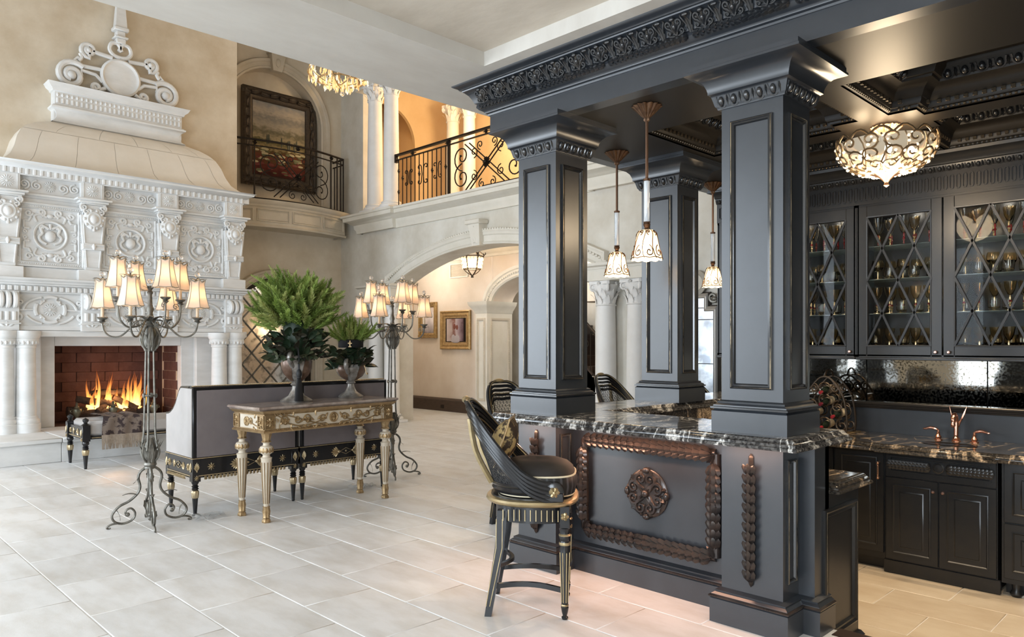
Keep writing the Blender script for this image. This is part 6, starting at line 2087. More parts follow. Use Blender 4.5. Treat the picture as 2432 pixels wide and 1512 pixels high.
def lamp_shade_parts(root, M, lights):
    prof = [(.070, .0), (.062, -.012), (.066, -.06), (.076, -.12), (.088, -.175), (.104, -.215)]
    n = 6; m = MB(); vs = []; k = len(prof); sub = 4; nn = n * sub
    for j, (r, z) in enumerate(prof):
        for i in range(nn):
            a = 2 * PI * i / nn; ph = (i % sub) / sub; c = math.cos(PI / n) / math.cos((ph - .5) * 2 * PI / n)
            zz = z + (.022 * abs(2 * ph - 1) ** 1.5 if j == 0 else 0) - (.016 * (1 - abs(2 * ph - 1)) if j == k - 1 else 0) - (.010 * abs(2 * ph - 1) if j == k - 1 else 0)
            vs.append((r * c * math.cos(a), r * c * math.sin(a), zz))
    m.add(vs, [(j * nn + i, j * nn + (i + 1) % nn, (j + 1) * nn + (i + 1) % nn, (j + 1) * nn + i) for j in range(k - 1) for i in range(nn)])
    sh = obj('lamp_shade', m, SH_M, root, M=M, sharp=25)
    b = MB()
    for i in range(n): b.tube([vs[j * nn + i * sub] for j in range(k)], .0034, 4)
    b.tube([vs[i] for i in range(nn)], .004, 4, True); b.tube([vs[(k - 1) * nn + i] for i in range(nn)], .004, 4, True)
    o = obj('braid', b, SH_T, sh)
    f = MB()
    for i in range(6):
        f.at(R(i * PI / 3) @ T(.012, 0, .012) @ R(-.75, 'Y')).leaf(.06, .034, -.6, 3, .12, 5)
    f.at(Matrix.Identity(4)).lathe([(.006, -.01), (.014, .02), (.007, .035), (.010, .045)], 8); f.tube([(-.065, 0, 0), (.065, 0, 0)], .003, 4)
    obj('leaf_cap', f, LI, sh)
    c = MB(); c.sph((0, 0, .068), .024, 12, 8); obj('crystal_ball', c, MT['crystal'], sh)
    b = MB(); b.sph((0, 0, -.13), (.016, .016, .03), 8, 6); obj('bulb', b, BULB, root, M=M)
    lights.append(M.to_translation() + Vector((0, 0, -.12)))


def floor_lamp(label, loc, rz):
    t = thing('floor_lamp', label, 'floor lamp', loc, rz, 'candelabra floor lamps')
    lights = []
    for k in range(4):
        A = R(k * PI / 2 + PI / 4)
        m = MB(); m.at(A)
        pr = smooth([(.015, .52), (.075, .475), (.094, .42), (.080, .345), (.10, .285), (.165, .225), (.245, .185), (.298, .115), (.275, .055), (.205, .035), (.135, .065), (.120, .12), (.150, .16), (.185, .15), (.195, .12), (.175, .10)], 4)
        n = len(pr)
        m.tube([(p[0], 0, p[1]) for p in pr], [.013 - .004 * (i / n) for i in range(n)], 6)
        m.sph((.178, 0, .108), (.020, .014, .020), 8, 5)
        m.tube([(p[0], 0, p[1]) for p in smooth([(.24, .042), (.29, .040), (.325, .028), (.338, .012), (.322, .004), (.312, .014)], 4)], .009, 6)
        l = obj('leg', m, LI, t)
        for (lm_, la_) in ((A @ T(.265, 0, .165) @ R(PI / 2 + .55, 'Y'), (.11, .06, .25, 4, .10, 6)), (A @ T(.11, 0, .275) @ R(-.4, 'Y'), (.10, .05, -.4, 4, .1, 6)), (A @ T(.09, 0, .46) @ R(PI / 2 - .1, 'Y'), (.10, .045, .35, 3, .1, 6))):
            obj('leaf', MB().leaf(*la_), LI, l, M=lm_)
    m = MB(); m.tube([(0, 0, .52), (0, 0, .06)], .011, 8); m.lathe([(0, .03), (.014, .04), (.018, .055), (.010, .07), (.016, .085), (.010, .1)], 10); obj('centre_rod', m, LI, t)
    m = MB(); m.lathe([(.03, .49), (.05, .50), (.045, .515), (.055, .53), (.05, .55), (.035, .56)], 16); obj('collar', m, LI, t)
    for (z0, z1, rm_, nm) in ((.545, .765, .088, 'lower_bulb'), (1.53, 1.755, .092, 'upper_bulb')):
        m = MB(); h = z1 - z0
        m.lathe([(.028, z0), (rm_ * .62, z0 + h * .2), (rm_ * .72, z0 + h * .45), (rm_ * .55, z0 + h * .75), (.03, z1)], 14); bb_ = obj(nm, m, LI, t)
        for k in range(8):
            q = MB()
            if k % 2 == 0:
                q.at(R(k * PI / 4)).tube([(p[0], 0, p[1]) for p in smooth([(.03, z0), (rm_ * .9, z0 + h * .22), (rm_ * 1.1, z0 + h * .5), (rm_ * .8, z0 + h * .82), (.035, z1)], 4)], .008, 5)
            q.at(R(k * PI / 4) @ T(.04, 0, z0 + h * .05) @ R(-PI / 2 + .20, 'Y')).leaf(h * .9, .07, -.16, 4, -.08, 7)
            obj('acanthus', q, LI, bb_)
    for k in range(5):
        a = k * 2 * PI / 5
        m = MB(); m.tube([(r * math.cos(a), r * math.sin(a), z) for r, z in smooth([(.075, .66), (.052, .80), (.046, 1.0), (.040, 1.25), (.034, 1.56)], 4)], .0085, 6); obj('rod', m, LI, t)
    m = MB(); m.tube([(.052 * math.cos(a), .052 * math.sin(a), 1.14) for a in [2 * PI * i / 16 for i in range(16)]], .008, 5, True)
    for k in range(3): m.at(R(k * 2.1) @ T(.058, 0, 1.14) @ R(PI / 2, 'Y')).lathe([(.018, -.004), (.022, 0), (.018, .004)], 10)
    obj('ring', m, LI, t)
    m = MB(); m.lathe([(.03, 1.74), (.045, 1.76), (.032, 1.78), (.05, 1.80), (.03, 1.83), (.022, 1.87), (.032, 1.90), (.020, 1.94), (.016, 2.03), (.026, 2.05), (.014, 2.07), (.010, 2.11)], 14); st_ = obj('stem', m, LI, t)
    q = MB()
    for k in range(8): q.at(R(k * PI / 4) @ T(.03, 0, 1.80) @ R(-.75, 'Y')).leaf(.12, .05, -.7, 3, .1, 6)
    for k in range(5): q.at(R(k * 1.256) @ T(.01, 0, 2.07) @ R(-1.0, 'Y')).leaf(.055, .03, -.4, 3, .1, 5)
    obj('leaf_crown', q, LI, st_)
    q = MB(); q.sph((0, 0, 2.15), .026, 12, 8); obj('crystal_ball', q, MT['crystal'], st_)
    for (n, R_, off, zc, low) in ((4, .405, math.radians(17), 1.815, 1), (4, .275, math.radians(64), 1.985, 0)):
        for k in range(n):
            A = R(off + k * 2 * PI / n)
            m = MB(); m.at(A)
            if low: pth = smooth([(.03, 1.80), (.10, 1.80), (.17, 1.735), (.25, 1.665), (.33, 1.66), (.385, 1.70), (R_, 1.765), (R_, 1.80)], 4)
            else: pth = smooth([(.03, 1.80), (.10, 1.755), (.19, 1.74), (.255, 1.80), (.275, 1.88), (R_, 1.96)], 4)
            m.tube([(p[0], 0, p[1]) for p in pth], .0085, 6)
            ar = obj('arm', m, LI, t)
            q = MB(); q.at(A)
            sp = spiral(R_ - .045, zc - .055, .032, .008, 0, 1.3, 12); q.tube([(p[0], 0, p[1]) for p in sp], .004, 4)
            sp = spiral(R_ * .42, 1.775, .035, .008, -PI / 2, 1.2, 12); q.tube([(p[0], 0, p[1]) for p in sp], .0045, 4)
            q.at(A @ T(R_ + .005, 0, zc - .04) @ R(-.6, 'Y')).leaf(.06, .03, -.3, 3, .1, 5)
            obj('arm_scroll', q, LI, ar)
            q = MB(); q.at(A @ T(R_, 0, zc)).lathe([(.012, -.03), (.026, -.022), (.018, -.012), (.036, 0), (.045, .010), (.040, .016), (.016, .014)], 14); obj('bobeche', q, LI, ar)
            q = MB(); q.at(A @ T(R_, 0, zc)).lathe([(.013, .01), (.013, .13), (.008, .135)], 10); obj('candle_sleeve', q, WAX, ar)
            lamp_shade_parts(t, A @ T(R_, 0, zc + .325), lights)
    return t, lights


fl1, ll = floor_lamp('iron candelabra floor lamp with eight silk shades before the fireplace', (2.33, 6.90, 0), math.radians(-57))
LOC2, RZ2 = (5.27, 7.38, 0), math.radians(-74)
fl2 = copy_tree(fl1, None, LOC2, RZ2, 'iron candelabra floor lamp with eight silk shades right of the plants')
for (loc, rz) in (((2.33, 6.90, 0), math.radians(-57)), (LOC2, RZ2)):
    for p in ll: light('POINT', tuple(T(*loc) @ R(rz) @ p), 1.15, (1, .70, .42), .03)

# ------------------------------------------------------------------ settees
velv = mat('taupe_velvet', (.145, .125, .128), .75, col2=(.175, .152, .155), nscale=3)
velv_l = mat('silver_velvet', (.36, .34, .325), .8, col2=(.41, .385, .37), nscale=3)
blk = mat('ebonised_wood', (.010, .010, .011), .22, spec=.6)
gilt = MT['goldpale']
FLOW = MB(); rosette(FLOW, 8, .038, .012, .30, .24); FLOW = FLOW.mesh('gilt_flower')
pmm = MB()
for k, a in enumerate((-.9, -.6, -.3, 0, .3, .6, .9)): pmm.at(T(0, 0, .002) @ R(a)).petal(.085 - .028 * abs(a), .020, .008)
pmm.at(Matrix.Identity(4)).sph((0, 0, .006), (.014, .014, .008), 8, 4); PALMO = pmm.mesh('gilt_palmette')
LEAFB = laurel_mesh(.030, .016)


def turned_leg(mb, x, y, h, r=.03):
    mb.at(T(x, y, 0)).lathe([(r * .42, 0), (r * .55, .01), (r * .5, .02), (r * .55, h * .12), (r * .85, h * .46), (r * .9, h * .48)], 14)


def leg_gilt(mb, x, y, h, r=.03):
    mb.at(T(x, y, 0)).lathe([(r * .9, h * .48), (r * 1.05, h * .50), (r * 1.2, h * .62), (r * 1.15, h * .66), (r * .9, h * .68)], 20, flute=10, fd=.12)


def leg_top(mb, x, y, h, r=.03):
    mb.at(T(x, y, 0)).lathe([(r * .9, h * .68), (r * .8, h * .69), (r * 1.1, h * .72), (r * .8, h * .75), (r * 1.1, h * .78), (r * .7, h * .81), (r * 1.15, h * .88), (r * 1.15, h * .94), (r * .8, h)], 14)


def apron_gilt(t, M, w, v, long=True):
    """gilt mounts on an apron face: M has u along, v up, w out; face width w"""
    for s_ in (-1, 1):
        place('gilt_flower', FLOW, gilt, t, M @ T(s_ * (w / 2 - (.17 if long else .10)), v, 0))
        place('gilt_palmette', PALMO, gilt, t, M @ T(s_ * .085, v, 0) @ R(0 if s_ > 0 else PI) @ S(1.15 if long else .8))
        place('gilt_drop', PALMO, gilt, t, M @ T(s_ * (w / 2 - .035), v - .03, .003) @ R(PI / 2) @ S(.95, .55, .8))
    d = MB(); d.at(M).tube([(-.075, v, .003), (0, v + .032, .003), (.075, v, .003), (0, v - .032, .003)], .004, 4, True); d.tube([(-w / 2 + .05, v - .075, .002), (w / 2 - .05, v - .075, .002)], .005, 4); d.tube([(-w / 2 + .0, v + .085, .002), (w / 2, v + .085, .002)], .005, 4)
    d.sph((0, v, .004), (.012, .012, .006), 6, 4)
    obj('gilt_lines', d, gilt, t, True)
    n = int((w - .2) / .035)
    for k in range(n): place('gilt_leaf', LEAFB, gilt, t, M @ T(-w / 2 + .10 + k * .035, v - .098, .001) @ R(0 if k < n / 2 else PI))


def settee(label, x0, rz=0.0):
    W, D = 1.055, .66
    t = thing('settee', label, 'settee', (x0 + W / 2, 6.87, 0), rz, 'pair of settees')
    L = lambda name, mb, m, par=None: obj(name, mb, m, par or t)
    for (x, y) in ((-W / 2 + .035, .035), (W / 2 - .035, .035), (-W / 2 + .035, D - .035), (W / 2 - .035, D - .035)):
        m = MB(); turned_leg(m, x, y, .36); leg_top(m, x, y, .36); lg = L('leg', m, blk)
        m = MB(); leg_gilt(m, x, y, .36); L('gilt_collar', m, gilt, lg)
    m = MB(); m.box(-W / 2, W / 2, 0, D, .36, .535, .004)
    for (x, y) in ((-W / 2, 0), (W / 2 - .07, 0), (-W / 2, D - .07), (W / 2 - .07, D - .07)): m.box(x - .003, x + .073, y - .003, y + .073, .325, .537, .003)
    L('apron', m, blk)
    m = MB(); m.box(-W / 2, W / 2, .0, .10, .535, 1.20, .008); L('back_frame', m, blk)
    m = MB(); m.box(-W / 2 + .035, W / 2 - .035, -.006, .0, .55, 1.165, .005); m.box(-W / 2 + .035, W / 2 - .035, .10, .115, .55, 1.18, .012); L('back_upholstery', m, velv)
    m = MB()
    for k in range(44): m.at(T(-W / 2 + .02 + k * .0236, .05, 1.203)).sph((0, 0, 0), (.008, .03, .007), 6, 4)
    L('gilt_cresting', m, gilt)
    for sg in (-1, 1):
        prof = [(.10, .535), (.66, .535), (.66, .93)] + [(q[0], q[1]) for q in ((.60, .935), (.54, .95), (.48, .985), (.42, 1.04), (.37, 1.11), (.33, 1.165), (.29, 1.195), (.25, 1.20))] + [(.10, 1.20)]
        m = MB(); X0 = W / 2 - .07 if sg > 0 else -W / 2
        m.at(frame((X0, 0, 0), (0, 1, 0), (0, 0, 1), (1, 0, 0))).prism(prof, 0, .07); a_ = L('arm', m, blk)
        m = MB(); cx, cy = .38, .8; pr2 = [(.018, .55), (.64, .55), (.64, .915), (.59, .918), (.53, .935), (.465, .97), (.405, 1.025), (.355, 1.095), (.315, 1.15), (.28, 1.178), (.25, 1.182), (.018, 1.182)]
        m.at(frame((X0 - .005, 0, 0), (0, 1, 0), (0, 0, 1), (1, 0, 0))).prism(pr2, 0, .08); obj('arm_upholstery', m, velv_l, a_)
    m = MB(); m.box(-W / 2 + .08, W / 2 - .08, .12, D - .01, .52, .66, .03); L('seat_cushion', m, velv_l)
    Mb = T(x0 + W / 2, 6.87, 0)
    apron_gilt(t, Mb @ onY(0, -.001, 0), W, .455)
    apron_gilt(t, Mb @ frame((-W / 2 - .001, D / 2, 0), (0, -1, 0), (0, 0, 1), (-1, 0, 0)), D, .455, False)
    for x in (-W / 2 + .035, W / 2 - .035): place('gilt_flower', FLOW, gilt, t, Mb @ onY(x, -.005, .36) @ S(.7))
    return t


settee('taupe velvet settee seen from behind, nearer the floor lamp', 2.69)
settee('taupe velvet settee seen from behind, right one behind the console table', 3.775)

# ------------------------------------------------------------------ console table
cream = mat('cream_lacquer', (.47, .405, .31), .5, col2=(.56, .49, .39), nscale=8)
marb = mat('rose_marble', (.20, .15, .125), .14, col2=(.42, .36, .32), nscale=9, ndetail=10)
CT = (3.757, 6.51); CR = math.radians(5.2); CH = 1.035
t = thing('console_table', 'gilt and cream console table with marble top behind the settees', 'console table', (*CT, 0), CR)
HL, HD = .685, .205
m = MB(); m.mould([(-HL - .115, -HD - .075, CH - .035), (HL + .115, -HD - .075, CH - .035), (HL + .115, HD + .06, CH - .035), (-HL - .115, HD + .06, CH - .035)], [(.06, 0), (.018, 0), (.008, .01), (.0, .016), (.0, .028), (.006, .035), (.06, .035)], (0, 0, 1), True)
m.box(-HL - .06, HL + .06, -HD - .02, HD + .005, CH - .034, CH); obj('marble_top', m, marb, t)
m = MB(); m.mould([(-HL - .05, -HD - .05, .80), (HL + .05, -HD - .05, .80), (HL + .05, HD + .05, .80), (-HL - .05, HD + .05, .80)], [(.05, 0), (-.012, 0), (-.016, .010), (-.006, .022), (.0, .026), (.0, .165), (-.012, .172), (-.022, .185), (-.035, .20), (.05, .20)], (0, 0, 1), True); m.box(-HL - .04, HL + .04, -HD - .04, HD + .04, .80, .99); obj('apron', m, mat('apron_gilt', (.27, .18, .09), .42, metal=.6, col2=(.40, .28, .15), nscale=26), t)
m = MB(); m.box(-HL + .06, HL - .06, -HD - .053, -HD - .04, .835, .955); m.box(-HL - .053, -HL - .04, -HD + .06, HD - .06, .835, .955); obj('cream_field', m, cream, t)
Mt = T(*CT, 0) @ R(CR); Mf = Mt @ onY(0, -HD - .053, .895); Ml = Mt @ frame((-HL - .053, 0, .895), (0, -1, 0), (0, 0, 1), (-1, 0, 0))
G = mat('carved_gilt', (.24, .155, .075), .42, metal=.6, col2=(.42, .30, .16), nscale=26)
m = MB(); m.lathe([(.048, 0), (.048, .008), (.040, .010), (.034, .004), (0, .006)], 20); rosette(m, 8, .03, .012); MEDG = m.mesh('carved_medallion')
vm = MB(); sp = spiral(0, 0, .05, .012, PI, -1.3, 18)
vm.tube(smooth([(.20, -.045, .006), (.13, -.045, .006), (.07, -.03, .006)], 3) + [Vector((p[0], p[1], .006)) for p in sp], .0065, 5)
vm.at(T(0, 0, .006)); rosette(vm, 7, .026, .010)
for (x_, y_, a_) in ((.10, -.01, .6), (.15, -.02, .5), (.13, -.05, -.4), (.18, -.04, -.5), (.05, -.05, -.8), (.08, .035, 1.4), (.19, .0, .9)): vm.at(T(x_, y_, .004) @ R(a_)).petal(.055, .024, .010)
VINE = vm.mesh('carved_scroll')
place('carved_medallion', MEDG, G, t, Mf @ T(0, 0, 0))
for sg in (-1, 1):
    place('carved_scroll', VINE, G, t, Mf @ T(sg * .13, -.005, 0) @ S(sg * .9, .9, 1)); place('carved_scroll', VINE, G, t, Mf @ T(sg * .29, 0, 0) @ S(-sg, 1.1, 1)); place('carved_scroll', VINE, G, t, Mf @ T(sg * .40, .01, 0) @ S(sg * .8, -.9, 1)); place('carved_scroll', VINE, G, t, Mf @ T(sg * .53, 0, 0) @ S(-sg, 1.1, 1))
    place('carved_scroll', VINE, G, t, Mf @ T(sg * .56, .015, 0) @ S(sg * .35, -.9, 1))
place('carved_scroll', VINE, G, t, Ml @ T(.04, 0, 0) @ S(.8)); place('carved_medallion', MEDG, G, t, Ml @ T(-.03, 0, 0) @ S(.9))
for M_ in (Mf @ T(-HL + .0, 0, .0), Mf @ T(HL, 0, 0), Ml @ T(-HD, 0, 0), Ml @ T(HD, 0, 0)):
    q = MB(); q.at(M_); rosette(q, 8, .042, .014); q.at(M_).mould([(p[0], p[1], 0) for p in rect(-.048, .048, -.062, .062)], [(0, 0), (0, .008), (.008, .008), (.008, 0)], (0, 0, 1), True); obj('corner_rosette', q, G, t, True)
q = MB(); q.at(Mf)
for k in range(62): q.sph((-.61 + k * .02, -.066, .004), .005, 5, 3)
obj('beading', q, G, t, True, kind='stuff')
for (x, y) in ((-HL, -HD), (HL, -HD), (-HL, HD), (HL, HD)):
    m = MB(); m.at(T(x, y, 0)).lathe([(.022, .14), (.025, .16), (.046, .56), (.050, .58), (.036, .585), (.03, .60), (.034, .61), (.058, .625), (.060, .66), (.052, .68), (.03, .69), (.028, .71), (.045, .72)], 28, flute=10, fd=.0)
    lg = obj('leg', m, cream, t)
    q = MB()
    for k in range(10):
        a = 2 * PI * k / 10; q.tube([((x + .0245 * math.cos(a)), y + .0245 * math.sin(a), .17), (x + .0455 * math.cos(a), y + .0455 * math.sin(a), .54)], .005, 5)
    obj('gilt_flutes', q, mat('gilt_flute', (.22, .15, .08), .4, metal=.6), lg)
    q = MB(); q.at(T(x, y, 0)).lathe([(.0, 0), (.040, 0), (.044, .012), (.036, .03), (.026, .04)], 16, flute=5, fd=.25); q.at(T(x, y, 0)).lathe([(.026, .04), (.036, .045), (.030, .055), (.036, .10), (.030, .135), (.034, .145)], 16, flute=8, fd=.15); obj('paw_foot', q, G, lg)
    q = MB(); q.at(T(x, y, 0)).lathe([(.060, .625), (.064, .635), (.064, .66), (.058, .67)], 24, flute=12, fd=.08); q.at(T(x, y, 0)).lathe([(.032, .715), (.046, .72), (.034, .735), (.040, .76), (.046, .785), (.052, .80)], 24, flute=8, fd=.14); obj('gilt_collar', q, G, lg)

# ------------------------------------------------------------------ urns with plants
stonem = mat('urn_stone', (.13, .115, .10), .32, col2=(.36, .345, .32), nscale=14, ndetail=9, metal=.35)
gbr = mat('urn_brown', (.075, .042, .026), .3, col2=(.16, .10, .07), nscale=12, metal=.3)
greens = [mat('fern_green_%d' % i, c, .6, col2=c2, nscale=30) for i, (c, c2) in enumerate((((.16, .25, .045), (.27, .37, .08)), ((.23, .33, .07), (.36, .46, .12)), ((.11, .17, .035), (.20, .27, .06)), ((.31, .36, .10), (.43, .47, .17))))]
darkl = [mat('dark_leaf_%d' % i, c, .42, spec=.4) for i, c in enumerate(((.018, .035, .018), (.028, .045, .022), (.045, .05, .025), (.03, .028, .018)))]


def frond_mesh(L, W, bendk, seed):
    rnd = random.Random(seed); m = MB(); n = 24
    pts = [(L * i / n, .02 * L * math.sin(i / n * 5 + seed), bendk * (i / n) ** 2 * L) for i in range(n + 1)]
    m.tube([pts[0], pts[n // 2], pts[n]], [.004, .003, .0015], 4)
    for i in range(1, n + 1):
        u = i / n; w = W * (math.sin(PI * min(1, .12 + u * .80)) ** .6) * (1.12 - .48 * u) * rnd.uniform(.7, 1.15)
        for k in range(9):
            az = k * PI / 4.5 + i * .5 + rnd.uniform(-.3, .3); p = pts[i - 1]; l = w * rnd.uniform(.55, 1.25); a = rnd.uniform(.35, .85)
            dx, dr = l * math.cos(a), l * math.sin(a)
            tip = (p[0] + dx, p[1] + dr * math.cos(az), p[2] + dr * math.sin(az) + .1 * l)
            mid = tuple((p[j] + tip[j]) / 2 for j in range(3)); q = l * .075
            m.add([p, (mid[0] + q * .5, mid[1] - q * math.sin(az), mid[2] + q * math.cos(az)), tip, (mid[0] + q * .5, mid[1] + q * math.sin(az), mid[2] - q * math.cos(az))], [(0, 1, 2, 3)])
    return m.mesh('frond')


FRONDS = [[None] * 4 for _ in range(5)]
for a in range(5):
    base = frond_mesh(.33, .082, (.22, -.18, .34, .05, -.3)[a], a)
    for b in range(4):
        me = base.copy(); me.materials.clear(); me.materials.append(greens[b]); FRONDS[a][b] = me
lm = MB()
def lf_(u, v):
    w = .028 * math.sin(PI * u ** .85) ** .8
    return (.095 * u, (v - .5) * 2 * w, .022 * math.sin(u * 2.4) - .012 * abs(v - .5) * 2 * (1 - u) + .0)
lm.grid(lf_, 6, 4); LF0 = lm.mesh('leaf')
LFS = []
for b in range(4):
    me = LF0.copy(); me.materials.clear(); me.materials.append(darkl[b]); LFS.append(me)


def aim(p, d, roll=0.0):
    d = Vector(d).normalized(); up = Vector((0, 0, 1)) if abs(d.z) < .95 else Vector((1, 0, 0))
    y = up.cross(d).normalized(); z = d.cross(y)
    return frame(p, tuple(d), tuple(y), tuple(z)) @ R(roll, 'X')


def urn(label, x, y, zt, kind):
    t = thing('planted_urn', label, 'urn', (x, y, zt), 0)
    m = MB()
    if kind == 0: prof = [(0, 0), (.150, 0), (.155, .012), (.14, .022), (.075, .06), (.045, .12), (.040, .15), (.055, .165), (.042, .18), (.06, .20), (.115, .25), (.145, .32), (.155, .39), (.14, .44), (.12, .45)]
    else: prof = [(0, 0), (.125, 0), (.13, .012), (.12, .022), (.062, .06), (.038, .11), (.034, .14), (.05, .152), (.036, .168), (.06, .18), (.12, .22), (.150, .27), (.155, .31), (.14, .345), (.12, .35)]
    m.lathe(prof[:9], 28); obj('urn_foot', m, stonem, t)
    m = MB(); m.lathe([(max(.001, r), z) for r, z in prof[8:]], 16, flute=8, fd=.05); ub = obj('urn_bowl', m, stonem, t, sharp=20)
    m = MB()
    for k in range(4): m.at(R(k * PI / 2 + .35)).grid(lambda u, v: ((lambda a, z: (((np.interp(z, [q[1] for q in prof[8:]], [q[0] for q in prof[8:]]) + .004) * math.cos(a), (np.interp(z, [q[1] for q in prof[8:]], [q[0] for q in prof[8:]]) + .004) * math.sin(a), z)))((u - .5) * .85 * (.25 + .75 * math.sin(PI * min(1, .15 + v * .8))), prof[9][1] + (prof[-2][1] - prof[9][1]) * v)), 6, 8)
    obj('brown_panel', m, gbr, ub)
    for sg in (-1, 1):
        hz = prof[-3][1]; q = MB(); q.at(R(.8)).tube([(sg * .13, 0, hz - .05)] + [(p[0], 0, p[1]) for p in spiral(sg * .20, hz + .05, .055, .012, -PI / 2, sg * 1.3, 16)], .022, 8); obj('scroll_handle', q, stonem, t)
    rim = prof[-1][1]
    rnd = random.Random(5 + kind)
    nl = 165 if kind == 0 else 84
    for i in range(nl):
        a = rnd.random() * 2 * PI; el = rnd.uniform(-.55, .75); rr = rnd.uniform(.11, .24) if kind == 0 else rnd.uniform(.10, .19)
        p = (rr * math.cos(a), rr * math.sin(a), rim + rnd.uniform(-.05, .21 if kind == 0 else .14))
        d = (math.cos(a + rnd.uniform(-.5, .5)), math.sin(a + rnd.uniform(-.5, .5)), el)
        o = obj('leaf', LFS[rnd.randrange(4)], None, t, M=aim(p, d, rnd.uniform(-.9, .9)) @ S(rnd.uniform(1.0, 1.6)))
    if kind == 0:
        cz = rim + .40
        for i in range(250):
            u = i / 250; el = math.asin(-.62 + 1.60 * u) if u < 1 else 1.5; a = i * 2.399963
            d = Vector((math.cos(el) * math.cos(a), math.cos(el) * math.sin(a), math.sin(el)))
            d2 = (d + Vector((0, 0, .78 - .25 * d.z)) + Vector((rnd.uniform(-.22, .22), rnd.uniform(-.22, .22), rnd.uniform(-.15, .15)))).normalized(); k = rnd.uniform(.66, .95)
            q_ = rnd.uniform(.10, .26); p = Vector((d.x * q_ * 1.05, d.y * q_ * 1.05, cz - .02 + d.z * q_))
            obj('frond', FRONDS[rnd.randrange(5)][rnd.choice((0, 0, 1, 1, 2, 3))], None, t, M=aim(tuple(p), tuple(d2), rnd.uniform(-PI, PI)) @ S(k, k, k))
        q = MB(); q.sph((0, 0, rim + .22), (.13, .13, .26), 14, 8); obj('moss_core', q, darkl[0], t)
    else:
        cz = rim + .22
        for i in range(66):
            a = i * 2.399963; el = rnd.uniform(.62, 1.5); d = Vector((math.cos(el) * math.cos(a), math.cos(el) * math.sin(a), math.sin(el))); rr = .10 * (1.5 - el)
            p = Vector((rr * math.cos(a), rr * math.sin(a), cz)); k = rnd.uniform(.65, .95)
            obj('frond', FRONDS[rnd.randrange(5)][rnd.choice((0, 1, 1, 3, 3))], None, t, M=aim(tuple(p), tuple(d), rnd.uniform(-PI, PI)) @ S(k, k * .8, k * .8))
        q = MB(); q.lathe([(.125, rim + .17), (.13, rim + .18), (.13, rim + .245), (.12, rim + .255), (.0, rim + .255)], 24); obj('velvet_band', q, mat('black_velvet', (.006, .006, .007), .8), t)
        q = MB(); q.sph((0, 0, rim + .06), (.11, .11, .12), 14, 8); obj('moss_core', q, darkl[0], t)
        q = MB(); a = -2.2; q.at(T(.133 * math.cos(a), .133 * math.sin(a), rim + .21) @ R(a) @ R(PI / 2, 'Z') @ R(PI / 2, 'X')); q.box(-.006, .006, -.035, .035, 0, .01, .002).box(-.022, .022, .0, .012, 0, .01, .002); q.box(-.016, .016, -.035, -.025, 0, .01, .002); obj('gilt_cross', q, MT['gold'], t)
    return t


urn('stone urn with large feathery green fern ball and dark leaves', 3.58, 6.60, CH, 0)
urn('smaller stone urn with short green grass tuft and black velvet band', 4.27, 6.72, CH, 1)
# black tassel hanging on the larger urn
t = thing('tassel', 'long black silk tassel hanging down the larger urn', 'tassel', (3.51, 6.435, CH + .2))
tb = mat('black_silk', (.008, .008, .009), .6)
q = MB(); q.tube(smooth([(3.52, 6.46, CH + .52), (3.515, 6.43, CH + .42), (3.515, 6.43, CH + .30)], 4), .009, 6); obj('cord', q, tb, t, True)
q = MB(); q.at(T(3.515, 6.43, CH + .02)).lathe([(.010, .30), (.022, .28), (.028, .25), (.018, .225), (.022, .215), (.016, .205)], 14); obj('tassel_head', q, tb, t, True)
q = MB()
for k in range(26):
    a = 2 * PI * k / 26; q.tube([(3.515 + .015 * math.cos(a), 6.43 + .015 * math.sin(a), CH + .225), (3.515 + .030 * math.cos(a), 6.43 + .030 * math.sin(a), CH + .13), (3.515 + .036 * math.cos(a), 6.43 + .036 * math.sin(a), CH + .015)], .006, 4)
obj('tassel_skirt', q, tb, t, True)
t = thing('key_charm', 'small gilt key tied to the smaller urn', 'key', (4.36, 6.55, CH + .3))
q = MB(); q.tube([(4.345, 6.575, CH + .33), (4.36, 6.56, CH + .24)], .004, 5); q.at(T(4.342, 6.578, CH + .345) @ R(PI / 2, 'X') @ R(.5, 'Y')).tube([(p[0], p[1], 0) for p in arc2(0, 0, .016, 0, 2 * PI, 10)[:-1]], .004, 5, True); q.at(Matrix.Identity(4)).box(4.358, 4.375, 6.557, 6.562, CH + .24, CH + .258); obj('key_body', q, MT['gold'], t, True)

# ------------------------------------------------------------------ bench with throw
BW, BD = 1.34, .70
BC = (3.44, 10.86)
t = thing('bench', 'low ebonised bench with silver seat before the hearth', 'bench', (*BC, 0))
for (x, y) in ((-BW / 2, -BD / 2), (BW / 2, -BD / 2), (-BW / 2, BD / 2), (BW / 2, BD / 2)):
    m = MB(); turned_leg(m, x, y, .36, .036); leg_top(m, x, y, .36, .036); m.at(T(x, y, 0)).box(-.045, .045, -.045, .045, .35, .56, .004); m.lathe([(.03, .56), (.045, .565), (.02, .585), (.036, .61), (.036, .63), (.0, .655)], 14); lg = obj('leg', m, blk, t)
    m = MB(); leg_gilt(m, x, y, .36, .036); obj('gilt_collar', m, gilt, lg)
m = MB(); m.box(-BW / 2, BW / 2, -BD / 2, -BD / 2 + .05, .37, .41, .004); m.box(-BW / 2, BW / 2, BD / 2 - .05, BD / 2, .37, .41, .004); m.box(-BW / 2 - .02, -BW / 2 + .03, -BD / 2, BD / 2, .37, .53, .004); m.box(BW / 2 - .03, BW / 2 + .02, -BD / 2, BD / 2, .37, .53, .004); obj('apron', m, blk, t)
m = MB(); m.box(-BW / 2 + .03, BW / 2 - .03, -BD / 2 + .005, BD / 2 - .005, .41, .60, .035); m.sph((0, 0, .58), (BW * .44, BD * .44, .05), 20, 8); obj('seat_cushion', m, velv_l, t)
Mb_ = T(*BC, 0)
